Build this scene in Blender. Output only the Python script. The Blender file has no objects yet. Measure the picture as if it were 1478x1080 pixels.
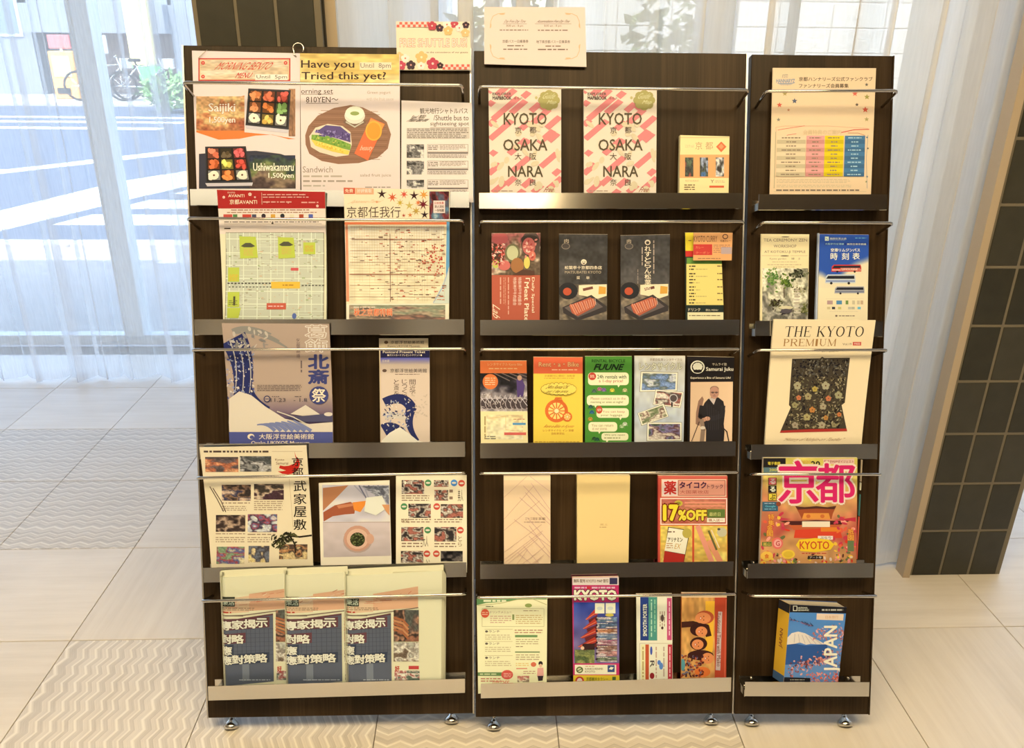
import bpy, bmesh, math, random
import numpy as np
from mathutils import Vector, Matrix

# ------------------------------------------------------------------ camera, world, lights, exposure
SC = bpy.context.scene
COL = SC.collection
FPX, PITCH, YAW, ROLL, CAMZ = 1165.6, 0.39250, 0.03838, 0.011025, 1.4
def cam_axes():
    cp, sp = math.cos(PITCH), math.sin(PITCH); cy, sy = math.cos(YAW), math.sin(YAW)
    cr, sr = math.cos(ROLL), math.sin(ROLL)
    f = np.array([sy*cp, cy*cp, -sp]); r = np.array([cy, -sy, 0.]); u = np.cross(r, f)
    return cr*r + sr*u, -sr*r + cr*u, f
AX_R, AX_U, AX_F = cam_axes()
CAM = np.array([0, 0, CAMZ])
cd = bpy.data.cameras.new('camera'); cam = bpy.data.objects.new('camera', cd); COL.objects.link(cam)
cd.sensor_width = 36; cd.sensor_fit = 'HORIZONTAL'; cd.lens = FPX/1478*36; cd.clip_start = .02; cd.clip_end = 300
m = Matrix.Identity(4)
for i in range(3):
    m[i][0], m[i][1], m[i][2], m[i][3] = AX_R[i], AX_U[i], -AX_F[i], CAM[i]
cam.matrix_world = m
SC.camera = cam
SC.view_settings.view_transform = 'Standard'; SC.view_settings.look = 'None'
SC.view_settings.gamma = 1; SC.view_settings.use_curve_mapping = False
SC.view_settings.exposure = 0.12
SC.cycles.max_bounces = 8; SC.cycles.transparent_max_bounces = 16; SC.cycles.caustics_reflective = False; SC.cycles.caustics_refractive = False
SC.cycles.sample_clamp_indirect = 4.0
SC.cycles.use_denoising = True

wd = bpy.data.worlds.new('daylight'); SC.world = wd; wd.use_nodes = True
wn = wd.node_tree; sky = wn.nodes.new('ShaderNodeTexSky'); sky.sky_type = 'NISHITA'; sky.sun_disc = False
sky.sun_elevation = math.radians(60); sky.sun_rotation = math.radians(200); sky.dust_density = 1.5
bg = wn.nodes['Background']; bg.inputs[1].default_value = 0.93
hs = wn.nodes.new('ShaderNodeHueSaturation'); hs.inputs['Saturation'].default_value = .85
wn.links.new(sky.outputs[0], hs.inputs['Color']); wn.links.new(hs.outputs[0], bg.inputs[0])

def light(kind, name, loc, energy, color, rot=(0, 0, 0), **kw):
    d = bpy.data.lights.new(name, kind); d.energy = energy; d.color = color
    for k, v in kw.items(): setattr(d, k, v)
    o = bpy.data.objects.new(name, d); COL.objects.link(o); o.location = loc; o.rotation_euler = rot
    return o
SUN_AZ = Vector((0.16, 0.99)).normalized()      # the way the sunbeams travel over the pavement
SUN_EL = math.radians(63)
sdir = Vector((SUN_AZ.x*math.cos(SUN_EL), SUN_AZ.y*math.cos(SUN_EL), -math.sin(SUN_EL)))
sun = light('SUN', 'sun', (0, 8, 12), 6.2, (1, .96, .9)); sun.data.angle = .006
sun.rotation_euler = sdir.to_track_quat('-Z', 'Y').to_euler()
LAMPS = [(-1.05, .15), (-.1, .15), (.85, .15), (-2.9, -2.3), (0.16, -1.6), (3.0, -2.3)]  # middle rear lamp is put where the middle top ledge mirrors it
WARM = (1.0, .74, .38)
LAMP_W = 21.5
CEIL = 2.75
LAMP_AT = ['left one of the row nearest the rack', 'middle one of the row nearest the rack', 'right one of the row nearest the rack', 'left one of the rear row', 'rear one added for the middle top ledge to mirror', 'right one of the rear row']
rnd = random.Random(4)

# ------------------------------------------------------------------ helpers
def link(o, parent=None):
    COL.objects.link(o)
    if parent: o.parent = parent
    return o
def tag(o, label=None, cat=None, group=None, kind=None):
    if label: o['label'] = label
    if cat: o['category'] = cat
    if group: o['group'] = group
    if kind: o['kind'] = kind
    return o
def empty(name, loc=(0, 0, 0), mat=None):
    o = bpy.data.objects.new(name, None); COL.objects.link(o); o.empty_display_size = .05
    if mat is not None: o.matrix_world = mat
    else: o.location = loc
    return o
def lin(c):
    c = np.asarray(c, float)/255.
    return np.where(c <= .04045, c/12.92, ((c+.055)/1.055)**2.4)
class G:
    """collects geometry for one mesh object"""
    def __init__(s): s.v = []; s.f = []; s.sm = []
    def add(s, vs, fs, smooth=False):
        b = len(s.v); s.v += [tuple(map(float, p)) for p in vs]
        for f in fs: s.f.append([b+i for i in f]); s.sm.append(smooth)
        return s
    def box(s, a, b, bev=0):
        x0, y0, z0 = a; x1, y1, z1 = b
        if bev:
            bm = bmesh.new(); bmesh.ops.create_cube(bm, size=1)
            bmesh.ops.scale(bm, vec=(x1-x0, y1-y0, z1-z0), verts=bm.verts)
            bmesh.ops.translate(bm, vec=((x0+x1)/2, (y0+y1)/2, (z0+z1)/2), verts=bm.verts)
            bmesh.ops.bevel(bm, geom=bm.edges[:], offset=bev, segments=1, affect='EDGES')
            bm.verts.index_update()
            s.add([v.co for v in bm.verts], [[v.index for v in f.verts] for f in bm.faces]); bm.free(); return s
        v = [(x0,y0,z0),(x1,y0,z0),(x1,y1,z0),(x0,y1,z0),(x0,y0,z1),(x1,y0,z1),(x1,y1,z1),(x0,y1,z1)]
        return s.add(v, [(0,3,2,1),(4,5,6,7),(0,1,5,4),(1,2,6,5),(2,3,7,6),(3,0,4,7)])
    def tube(s, pts, r, n=10, cap=True):
        pts = [Vector(p) for p in pts]; rings = []
        prev = None
        for i, p in enumerate(pts):
            t = ((pts[min(i+1, len(pts)-1)]-p).normalized() + (p-pts[max(i-1, 0)]).normalized())
            t.normalize()
            a = (prev - t*prev.dot(t)) if prev is not None else t.orthogonal()
            a.normalize(); prev = a; b = t.cross(a)
            rr = r[i] if isinstance(r, (list, tuple)) else r
            rings.append([p + (a*math.cos(2*math.pi*k/n) + b*math.sin(2*math.pi*k/n))*rr for k in range(n)])
        vs = [q for g in rings for q in g]; fs = []
        for i in range(len(pts)-1):
            for k in range(n):
                fs.append((i*n+k, i*n+(k+1) % n, (i+1)*n+(k+1) % n, (i+1)*n+k))
        if cap: fs += [list(range(n))[::-1], [(len(pts)-1)*n+k for k in range(n)]]
        return s.add(vs, fs, True)
    def lathe(s, prof, c=(0, 0, 0), n=20, axis='z'):
        vs = []; fs = []
        for r, h in prof:
            for k in range(n):
                a = 2*math.pi*k/n; x, y = r*math.cos(a), r*math.sin(a)
                p = (x, y, h) if axis == 'z' else (x, h, y)
                vs.append((p[0]+c[0], p[1]+c[1], p[2]+c[2]))
        for i in range(len(prof)-1):
            for k in range(n): fs.append((i*n+k, i*n+(k+1) % n, (i+1)*n+(k+1) % n, (i+1)*n+k))
        fs += [list(range(n))[::-1], [(len(prof)-1)*n+k for k in range(n)]]
        return s.add(vs, fs, True)
    def mesh(s, name, mat):
        me = bpy.data.meshes.new(name); me.from_pydata(s.v, [], s.f)
        me.polygons.foreach_set('use_smooth', s.sm)
        if mat: me.materials.append(mat)
        me.update(); return me
    def obj(s, name, mat, parent=None, auto=False):
        o = bpy.data.objects.new(name, s.mesh(name, mat)); link(o, parent)
        if auto: smooth_by_angle(o.data)
        return o
def smooth_by_angle(me, ang=35):
    bm = bmesh.new(); bm.from_mesh(me)
    for e in bm.edges:
        if len(e.link_faces) == 2 and e.calc_face_angle(0) > math.radians(ang): e.smooth = False
    bm.to_mesh(me); bm.free()

# ------------------------------------------------------------------ materials
def mat(name, col=(.5, .5, .5), rough=.5, metal=0, **kw):
    m = bpy.data.materials.new(name); m.use_nodes = True
    b = m.node_tree.nodes['Principled BSDF']
    b.inputs['Base Color'].default_value = (*col, 1); b.inputs['Roughness'].default_value = rough
    b.inputs['Metallic'].default_value = metal
    for k, v in kw.items(): b.inputs[k].default_value = v
    return m
class N:
    def __init__(s, m): s.m = m; s.t = m.node_tree; s.b = s.t.nodes.get('Principled BSDF')
    def n(s, kind, **kw):
        o = s.t.nodes.new('ShaderNode'+kind)
        for k, v in kw.items():
            if k.startswith('i_'):
                key = k[2:]; key = int(key) if key.isdigit() else key.replace('_', ' ')
                if hasattr(v, 'is_output'): s.t.links.new(v, o.inputs[key])
                else: o.inputs[key].default_value = v
            else: setattr(o, k, v)
        return o
    def math(s, op, a, b=None, c=None):
        o = s.t.nodes.new('ShaderNodeMath'); o.operation = op
        for i, x in enumerate((a, b, c)):
            if x is None: continue
            if hasattr(x, 'is_output'): s.t.links.new(x, o.inputs[i])
            else: o.inputs[i].default_value = x
        return o.outputs[0]
    def ramp(s, fac, stops):
        o = s.t.nodes.new('ShaderNodeValToRGB'); s.t.links.new(fac, o.inputs[0])
        e = o.color_ramp.elements
        while len(e) < len(stops): e.new(.5)
        for k, (p, c) in enumerate(stops): e[k].position = p; e[k].color = (*c, 1)
        return o.outputs[0]
    def mix(s, fac, a, b, blend='MIX'):
        o = s.t.nodes.new('ShaderNodeMix'); o.data_type = 'RGBA'; o.blend_type = blend
        for i, x in ((0, fac), (6, a), (7, b)):
            if hasattr(x, 'is_output'): s.t.links.new(x, o.inputs[i])
            else: o.inputs[i].default_value = x if i == 0 else (*x, 1)
        return o.outputs[2]
    def base(s, x): s.t.links.new(x, s.b.inputs['Base Color'])
    def bump(s, h, strength=.3, dist=.001):
        o = s.n('Bump', i_Strength=strength, i_Distance=dist, i_Height=h); s.t.links.new(o.outputs[0], s.b.inputs['Normal'])

def wood_mat():
    m = mat('dark_walnut_laminate', rough=.36); q = N(m); q.b.inputs['Specular IOR Level'].default_value = .16
    tc = q.n('TexCoord').outputs['Object']
    sx = q.n('SeparateXYZ', i_0=tc)
    # strips of veneer with their own tone
    strip = q.n('TexWhiteNoise', noise_dimensions='1D', i_W=q.math('FLOOR', q.math('MULTIPLY', sx.outputs[0], 13.)))
    mp = q.n('Mapping', i_Vector=tc, i_Scale=(140, 60, 3.2))
    g = q.n('TexNoise', i_Vector=mp.outputs[0], i_Scale=1., i_Detail=6., i_Roughness=.65)
    mp2 = q.n('Mapping', i_Vector=tc, i_Scale=(9, 9, 1.1))
    g2 = q.n('TexNoise', i_Vector=mp2.outputs[0], i_Scale=1., i_Detail=3.)
    f = q.math('ADD', q.math('MULTIPLY', g.outputs[0], .55), q.math('ADD', q.math('MULTIPLY', strip.outputs[0], .22), q.math('MULTIPLY', g2.outputs[0], .3)))
    q.base(q.ramp(f, [(.25, (.010, .0055, .0025)), (.52, (.026, .0155, .0075)), (.75, (.060, .038, .020))]))
    q.bump(g.outputs[0], .12, .0005)
    return m
M_WOOD = wood_mat()
M_CHROME = mat('polished_steel', (.64, .63, .61), .13, 1)
M_STEEL = mat('brushed_steel', (.72, .70, .66), .28, 1)
q = N(M_STEEL); g = q.n('TexNoise', i_Vector=q.n('Mapping', i_Vector=q.n('TexCoord').outputs['Object'], i_Scale=(3, 200, 400)).outputs[0], i_Scale=1.)
q.bump(g.outputs[0], .05, .0003)
M_ALU = mat('aluminium_edge', (.62, .62, .63), .35, 1)
M_PRINT = mat('printed_paper', rough=.42); q = N(M_PRINT)
q.base(q.n('Attribute', attribute_name='Col').outputs['Color']); q.b.inputs['Specular IOR Level'].default_value = .165
M_PAPER = mat('paper_pages', (.74, .70, .62), .8); q = N(M_PAPER)
g = q.n('TexNoise', i_Vector=q.n('Mapping', i_Vector=q.n('TexCoord').outputs['Object'], i_Scale=(40, 1500, 40)).outputs[0], i_Scale=1.)
q.base(q.ramp(g.outputs[0], [(.3, (.58, .54, .47)), (.7, (.82, .78, .70))]))
M_ACRYL = mat('card_edge', (.78, .74, .66), .3)

def tile_mat(name, style):
    m = mat(name, rough=.38); q = N(m)
    geo = q.n('NewGeometry').outputs['Position']; rn = q.n('ObjectInfo').outputs['Random']
    s = q.n('SeparateXYZ', i_0=geo)
    x, y = s.outputs[0], s.outputs[1]
    if style == 'plain2': x, y = y, x
    if style == 'wave_y': x, y = y, x
    # fine sediment grain along x
    cmb = q.n('CombineXYZ', i_0=q.math('MULTIPLY', x, 1.6), i_1=q.math('MULTIPLY', y, 26.), i_2=q.math('MULTIPLY', rn, 9.))
    gr = q.n('TexNoise', i_Vector=cmb.outputs[0], i_Scale=1., i_Detail=7., i_Roughness=.7).outputs[0]
    cl = q.n('TexNoise', i_Vector=geo, i_Scale=5., i_Detail=4.).outputs[0]
    f = q.math('ADD', q.math('MULTIPLY', gr, .7), q.math('MULTIPLY', cl, .3))
    base = q.ramp(f, [(.3, (.69, .65, .595)), (.52, (.79, .75, .70)), (.72, (.86, .83, .78))])
    tone = q.math('ADD', .94, q.math('MULTIPLY', rn, .09))
    base = q.mix(1., base, q.n('CombineXYZ', i_0=tone, i_1=tone, i_2=tone).outputs[0], 'MULTIPLY')
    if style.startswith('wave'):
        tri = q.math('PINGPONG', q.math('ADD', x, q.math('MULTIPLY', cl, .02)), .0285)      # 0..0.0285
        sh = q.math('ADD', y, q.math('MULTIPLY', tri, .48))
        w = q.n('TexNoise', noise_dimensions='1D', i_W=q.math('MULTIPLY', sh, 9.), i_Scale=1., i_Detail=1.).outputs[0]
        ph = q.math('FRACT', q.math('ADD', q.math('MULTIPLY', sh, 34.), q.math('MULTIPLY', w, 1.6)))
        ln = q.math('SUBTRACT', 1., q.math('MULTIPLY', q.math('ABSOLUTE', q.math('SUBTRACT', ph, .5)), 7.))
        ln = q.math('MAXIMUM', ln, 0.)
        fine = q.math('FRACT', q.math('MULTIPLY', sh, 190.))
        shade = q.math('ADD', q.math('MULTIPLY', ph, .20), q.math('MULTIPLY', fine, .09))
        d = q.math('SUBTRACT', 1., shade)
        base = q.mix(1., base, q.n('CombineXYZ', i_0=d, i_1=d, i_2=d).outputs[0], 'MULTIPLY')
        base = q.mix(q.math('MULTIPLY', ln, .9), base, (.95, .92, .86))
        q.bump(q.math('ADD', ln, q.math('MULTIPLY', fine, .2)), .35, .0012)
    else:
        q.bump(gr, .06, .0008)
    q.base(base)
    return m
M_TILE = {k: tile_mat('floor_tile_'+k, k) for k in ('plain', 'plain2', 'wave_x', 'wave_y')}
M_GROUT = mat('floor_joint', (.20, .17, .14), .9)
def slate_mat():
    m = mat('dark_olive_tile', rough=.5); q = N(m)
    rn = q.n('ObjectInfo').outputs['Random']; geo = q.n('NewGeometry').outputs['Position']
    n = q.n('TexNoise', i_Vector=geo, i_Scale=28., i_Detail=5.).outputs[0]
    f = q.math('ADD', q.math('MULTIPLY', n, .5), q.math('MULTIPLY', rn, .5))
    q.base(q.ramp(f, [(.2, (.022, .023, .017)), (.8, (.048, .047, .036))])); q.bump(n, .2, .002)
    return m
M_SLATE = slate_mat()
M_PGROUT = mat('pillar_joint', (.19, .17, .13), .9)
M_DARK = mat('gap_shade_and_black_parts', (.02, .017, .013), .7)
M_BEIGE = mat('beige_trim', (.50, .42, .32), .5)
M_WALL = mat('plaster_cream', (.60, .55, .47), .85); q = N(M_WALL)
q.bump(q.n('TexNoise', i_Scale=60.).outputs[0], .1, .002)
M_CEIL = mat('ceiling_white', (.75, .72, .66), .9)
M_BROWN = mat('dark_reflection_panel', (.10, .07, .045), .45)
M_WHITE = mat('white_tile', (.88, .87, .84), .4)
M_WJOINT = mat('white_tile_joint', (.45, .45, .43), .9)
def emis(name, col, e):
    m = mat(name, (.8, .8, .8)); b = m.node_tree.nodes['Principled BSDF']
    b.inputs['Emission Color'].default_value = (*col, 1); b.inputs['Emission Strength'].default_value = e
    return m
def sheer(name, tr, dens, tl=.6):
    m = bpy.data.materials.new(name); m.use_nodes = True; t = m.node_tree; t.nodes.clear(); q = N(m)
    out = q.n('OutputMaterial'); T = q.n('BsdfTransparent'); T.inputs[0].default_value = (*tr, 1)
    D = q.n('BsdfDiffuse'); D.inputs[0].default_value = (.92, .92, .91, 1)
    L = q.n('BsdfTranslucent'); L.inputs[0].default_value = (.95, .955, .97, 1)
    mx = q.n('MixShader', i_0=tl); t.links.new(D.outputs[0], mx.inputs[1]); t.links.new(L.outputs[0], mx.inputs[2])
    # woven threads: slightly uneven density
    nz = q.n('TexNoise', i_Vector=q.n('Mapping', i_Vector=q.n('TexCoord').outputs['Object'], i_Scale=(160, 160, 14)).outputs[0], i_Scale=1., i_Detail=2.).outputs[0]
    fac = q.math('ADD', dens-.06, q.math('MULTIPLY', nz, .12))
    m2 = q.n('MixShader', i_0=fac); t.links.new(T.outputs[0], m2.inputs[1]); t.links.new(mx.outputs[0], m2.inputs[2])
    t.links.new(m2.outputs[0], out.inputs[0]); return m
M_SHEER = sheer('sheer_voile', (.97, .98, 1), .42)
M_SHEER2 = sheer('sheer_voile_dense', (.98, .98, .97), .78, .5)
def glass_mat():
    m = bpy.data.materials.new('window_glass'); m.use_nodes = True; t = m.node_tree; t.nodes.clear(); q = N(m)
    out = q.n('OutputMaterial'); T = q.n('BsdfTransparent'); T.inputs[0].default_value = (.93, .97, .97, 1)
    Gl = q.n('BsdfGlossy'); Gl.inputs['Roughness'].default_value = 0.02
    mx = q.n('MixShader', i_0=.06)
    t.links.new(T.outputs[0], mx.inputs[1]); t.links.new(Gl.outputs[0], mx.inputs[2]); t.links.new(mx.outputs[0], out.inputs[0]); return m
M_GLASS = glass_mat()

# ------------------------------------------------------------------ pixel rays (authoring help: a pixel of the photograph -> a point on a real plane)
def ray(px, py): return (px-739)/FPX*AX_R + (540-py)/FPX*AX_U + AX_F

# ------------------------------------------------------------------ the setting
XL, XR, YB = -4.2, 4.2, -3.2
fl = G().box((XL-.1, YB-.1, -.08), (XR+.1, 2.28, -.004)).box((XL-.1, 2.28, -.08), (-.4, 3.76, -.004)).box((1.3, 2.28, -.08), (XR+.1, 2.50, -.004)).obj('floor', M_GROUT); tag(fl, kind='structure')
TS, TX, TY = .3981, -1.0347, 1.6476
tb = G().box((.001, .001, -.012), (TS-.001, TS-.001, 0), .0008)
tmesh = {k: tb.mesh('tile', M_TILE[k]) for k in M_TILE}
for i in range(-8, 13):
    for j in range(-8, 6):
        x, y = TX+i*TS, TY+j*TS
        if x < XL-.1 or x > XR or y > 3.6 or (x > -.5 and y > 2.04 and not (x > 1.3 and y < 2.1)): continue
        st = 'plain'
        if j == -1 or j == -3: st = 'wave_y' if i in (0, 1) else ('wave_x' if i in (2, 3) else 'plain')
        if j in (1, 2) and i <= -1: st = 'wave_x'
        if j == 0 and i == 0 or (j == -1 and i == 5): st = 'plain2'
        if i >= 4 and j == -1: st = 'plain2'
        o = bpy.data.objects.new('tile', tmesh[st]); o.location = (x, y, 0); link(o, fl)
ce = G().box((XL-.1, YB-.1, CEIL), (XR+.1, 2.36, CEIL+.1)).box((XL-.1, 2.36, CEIL), (-.34, 4.0, CEIL+.1)).box((1.22, 2.36, CEIL), (XR+.1, 2.6, CEIL+.1)).obj('ceiling', M_CEIL); tag(ce, kind='structure')
for nm, a, b, mm in (('wall_left', (XL-.1, YB, 0), (XL, 3.9, CEIL), M_WALL), ('wall_right', (XR, YB, 0), (XR+.1, 3.9, CEIL), M_WALL),
                 ('wall_back', (XL, YB-.1, 0), (XR, YB, CEIL), M_WALL)):
    tag(G().box(a, b).obj(nm, mm), kind='structure')
tag(G().box((-.1, YB, 0), (2.2, YB+.04, 2.3)).obj('added_dark_slab', M_BROWN), kind='structure')  # unseen dark slab added for dark reflections in the ledges
tag(G().box((.55, YB+.01, 2.45), (XR, -.75, CEIL)).obj('trim_5', M_BROWN), kind='structure')  # unseen soffit added to darken what the right top ledge mirrors
for k_, (xa, xb) in enumerate(((-3.6, -3.3), (-2.6, -2.35), (-1.5, -1.4), (-1.1, -.7), (2.5, 2.6), (2.9, 3.3), (3.7, 3.8))):  # unseen dark slats added for streaks in the ledge reflections
    tag(G().box((xa, YB, .1), (xb, YB+.05, 2.6)).obj('trim_%d' % (k_+6), M_BROWN), kind='structure')
# return walls beside the window bay
tag(G().box((-.59, 2.12, 0), (-.345, 3.9, CEIL)).obj('wall_bay_left', M_WALL), kind='structure')
tag(G().box((1.24, 2.12, 0), (1.47, 2.52, CEIL)).obj('wall_bay_right', M_WHITE), kind='structure')

# tiled pillars: dark tiles with recessed joints
def pillar(name, x0, label):
    root = empty(name, (x0, 1.875, 0)); tag(root, label, 'pillar')
    w, d = .258, .245
    G().box((-.0035, -.0062, 0), (w+.0035, d, CEIL-.002)).obj('pillar_core', M_PGROUT, root)
    tw, th, g = .0805, .1508, .0072
    front = G().box((0, -.008, 0), (tw-g+.003, .007, th-g), .0012).mesh('tile', M_SLATE)
    side = G().box((-.006, 0, 0), (.006, tw-g+.003, th-g), .0012).mesh('tile', M_SLATE)
    nz = int(CEIL/th)
    for r in range(nz):
        for c in range(3):
            o = bpy.data.objects.new('tile', front); o.location = (.006+c*.083, 0, r*th+.001); link(o, root)
            for sx in (0, 1):
                o = bpy.data.objects.new('tile', side); o.location = (.002 if not sx else w-.002, .008+c*.08, r*th+.001); link(o, root)
    return root
pillar('tiled_pillar', 1.213, 'dark olive tiled pillar right of the sheer curtains')
pillar('tiled_pillar', -.600, 'dark olive tiled pillar behind the left rack board, only its top showing')
for nm, a, b in (('trim_1', (1.187, 1.857, 0), (1.2065, 1.90, CEIL)), ('trim_2', (-.335, 1.90, 0), (-.312, 1.96, CEIL))):
    tag(G().box(a, b).obj(nm, M_BEIGE), kind='structure')
for nm, a, b in (('trim_3', (1.2065, 1.885, 0), (1.2135, 1.90, CEIL)), ('trim_4', (-.3415, 1.885, 0), (-.335, 1.90, CEIL))):  # dark strips: shade of the gap put into their colour
    tag(G().box(a, b).obj(nm, M_DARK), kind='structure')

# windows
M_FRAME = mat('window_frame_silver', (.80, .83, .86), .4, .1)
def window(name, x0, x1, y, mull, kick=.05):
    w = G().box((x0, y-.03, 0), (x1, y+.03, kick)).obj(name, M_FRAME); tag(w, kind='structure')
    G().box((x0, y-.03, CEIL-.06), (x1, y+.03, CEIL)).obj('head_rail', M_FRAME, w)
    for mx_ in mull: G().box((mx_-.045, y-.05, kick), (mx_+.045, y+.05, CEIL-.06)).obj('mullion', M_FRAME, w)
    xs = [x0]+list(mull)+[x1]
    for a, b in zip(xs[:-1], xs[1:]): G().box((a+.02, y-.004, kick), (b-.02, y+.004, CEIL-.06)).obj('pane', M_GLASS, w)
window('window_1', XL, -.6, 3.80, (-3.35, -1.69))
window('window_2', -.34, 1.2, 2.32, (.62,))
window('window_3', 1.48, XR, 2.52, (2.9,))

# curtains: pleated voile hung from the ceiling
def curtain(name, x0, x1, y, mt, label, seed, amp=.035, pitch=.13, curl=0, z0=.012, gather=None, nz=14):
    r = random.Random(seed); pts = []; x = x0
    xs = [];
    n = int((x1-x0)/.006)
    phs = [r.uniform(0, 6.28) for _ in range(6)]
    g = G(); vs = []; cols = n+1
    sh = [r.uniform(-1, 1) for _ in range(40)]
    for k in range(nz+1):
        t = k/nz; z = CEIL-.03-(CEIL-.03-z0)*t
        for i in range(cols):
            u = i/(cols-1); xx = x0+(x1-x0)*u
            w = 2*math.pi*xx/pitch
            a = amp*(1+.45*math.sin(w*.23+phs[0]))*(0.75+.35*t)
            ph = w+1.1*math.sin(w*.31+phs[1])+.5*math.sin(w*.13+phs[2]+t*.8)
            yy = y+a*math.sin(ph)+.25*a*math.sin(2.3*ph+phs[3]+t)+.010*math.sin(4.7*w*.5+phs[4]+1.5*t)*t
            dx = .55*a*math.sin(2*ph+.6)+.010*math.sin(w*.17+phs[5]+2*t)
            if k == nz: zz = z+.004*math.sin(ph*1.0+1)
            else: zz = z
            if curl and t > .8: yy -= curl*((t-.8)/.2)**2*(.5+.5*math.sin(ph))
            e_ = min(1, min(u, 1-u)*(x1-x0)/.05); dx *= e_; yy = y+(yy-y)*e_-(1-e_)*.012
            vs.append((xx+dx, yy, zz))
    fs = [(k*cols+i, (k+1)*cols+i, (k+1)*cols+i+1, k*cols+i+1) for k in range(nz) for i in range(cols-1)]
    g.add(vs, fs, True)
    root = empty(name, ((x0+x1)/2, y, 0)); tag(root, label, 'curtain')
    o = g.obj('voile', mt, root); o.matrix_parent_inverse = Matrix.Translation((-(x0+x1)/2, -y, 0))
    hm = G(); last = nz*cols
    # hem: doubled band along the bottom
    hv = []
    for kk, dz in enumerate((0., .035)):
        for i in range(cols):
            p = vs[last+i]; p2 = vs[last-cols+i]
            f_ = dz/max(p2[2]-p[2], .01)
            hv.append((p[0]+(p2[0]-p[0])*f_, p[1]-.0015+(p2[1]-p[1])*f_, p[2]+dz))
    hm.add(hv, [(i, i+1, cols+i+1, cols+i) for i in range(cols-1)], True)
    h = hm.obj('hem', mt, root); h.matrix_parent_inverse = Matrix.Translation((-(x0+x1)/2, -y, 0))
    rl = G().tube([(x0, y, CEIL-.02), (x1, y, CEIL-.02)], .01, 8).obj('curtain_rail', M_FRAME, root)
    rl.matrix_parent_inverse = Matrix.Translation((-(x0+x1)/2, -y, 0))
    return root
curtain('sheer_curtain', -4.0, -.62, 3.33, M_SHEER, 'sheer white curtain left of the rack, street showing through', 3, .034, .145)
curtain('sheer_curtain', -.31, 1.2055, 1.925, M_SHEER2, 'long sheer curtain behind the rack, reaching to the right pillar', 8, .045, .17, curl=.04)
curtain('sheer_curtain', 1.56, 4.1, 2.40, M_SHEER, 'sheer curtain beyond the right pillar at the frame edge', 5, .03, .15)

lp = empty('added_panel_light', (-1.05, -1.9, CEIL)); tag(lp, 'long glowing panel added behind the viewer for the ledges to mirror', 'light')  # unseen glowing panel added so the upper ledges reflect cream
G().box((-1.25, -.35, -.03), (1.25, .35, 0)).obj('panel_frame', M_WALL, lp)
G().box((-1.2, -.3, -.034), (1.2, .3, -.03)).obj('diffuser', emis('added_panel_glow', (1, .88, .62), 1.6), lp)
# ceiling lamps (flat round downlights)
M_LAMP = emis('lamp_diffuser', WARM, 4)
for k, (x, y) in enumerate(LAMPS):
    r_ = empty('ceiling_light', (x, y, CEIL)); tag(r_, 'round warm ceiling downlight, '+LAMP_AT[k], 'light', 'lobby downlights')
    R_ = .5 if y > 0 else .25
    G().lathe([(R_+.03, -.02), (R_+.03, 0)], n=32).obj('trim_ring', M_WALL, r_)
    G().lathe([(R_, -.024), (R_, -.02)], n=32).obj('diffuser', M_LAMP, r_)
    light('AREA', 'lamp_glow', (x, y, CEIL-.03), LAMP_W if y > 0 else LAMP_W*.2, WARM, shape='DISK', size=1.0 if y > 0 else .5)
# ------------------------------------------------------------------ outside
M_PAVE = mat('pavement', (.50, .47, .43), .85); q = N(M_PAVE)
br = q.n('TexBrick', i_Vector=q.n('NewGeometry').outputs['Position'], i_Scale=3.3, i_Color1=(.40, .37, .35, 1), i_Color2=(.46, .43, .41, 1), i_Mortar=(.28, .27, .26, 1)); br.inputs['Mortar Size'].default_value = .01
q.base(br.outputs[0])
M_ASPH = mat('asphalt', (.16, .18, .22), .9); q = N(M_ASPH)
q.base(q.ramp(q.n('TexNoise', i_Scale=40., i_Vector=q.n('NewGeometry').outputs['Position']).outputs[0], [(.3, (.065, .085, .13)), (.7, (.09, .115, .165))]))
M_PAINT = mat('road_paint', (.85, .87, .85), .8)
M_KERB = mat('kerb_stone', (.62, .58, .55), .8)
tag(G().box((-30, 3.83, -.12), (12, 6.0, -.03)).obj('pavement', M_PAVE), kind='structure')
tag(G().box((-60, 6.0, -.2), (30, 40, -.05)).obj('road', M_ASPH), kind='structure')
kb = empty('kerb', (0, 5.95, -.05)); tag(kb, kind='structure')
ks = G().box((0, -.07, 0), (.985, .07, .05), .01).mesh('kerb_stone', M_KERB)
for i in range(-14, 3):
    o = bpy.data.objects.new('kerb_stone', ks); o.location = (i*1.0, 0, 0); link(o, kb)
def strip(name, pts, label, cat, group=None, z=-.048):
    g = G(); n = len(pts); g.add([(x, y, z) for x, y in pts]+[(x, y, z-.004) for x, y in pts], [list(range(n)), list(range(n, 2*n))[::-1]]+[(i, n+i, n+(i+1) % n, (i+1) % n) for i in range(n)])
    tag(g.obj(name, M_PAINT), label, cat, group)
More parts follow.
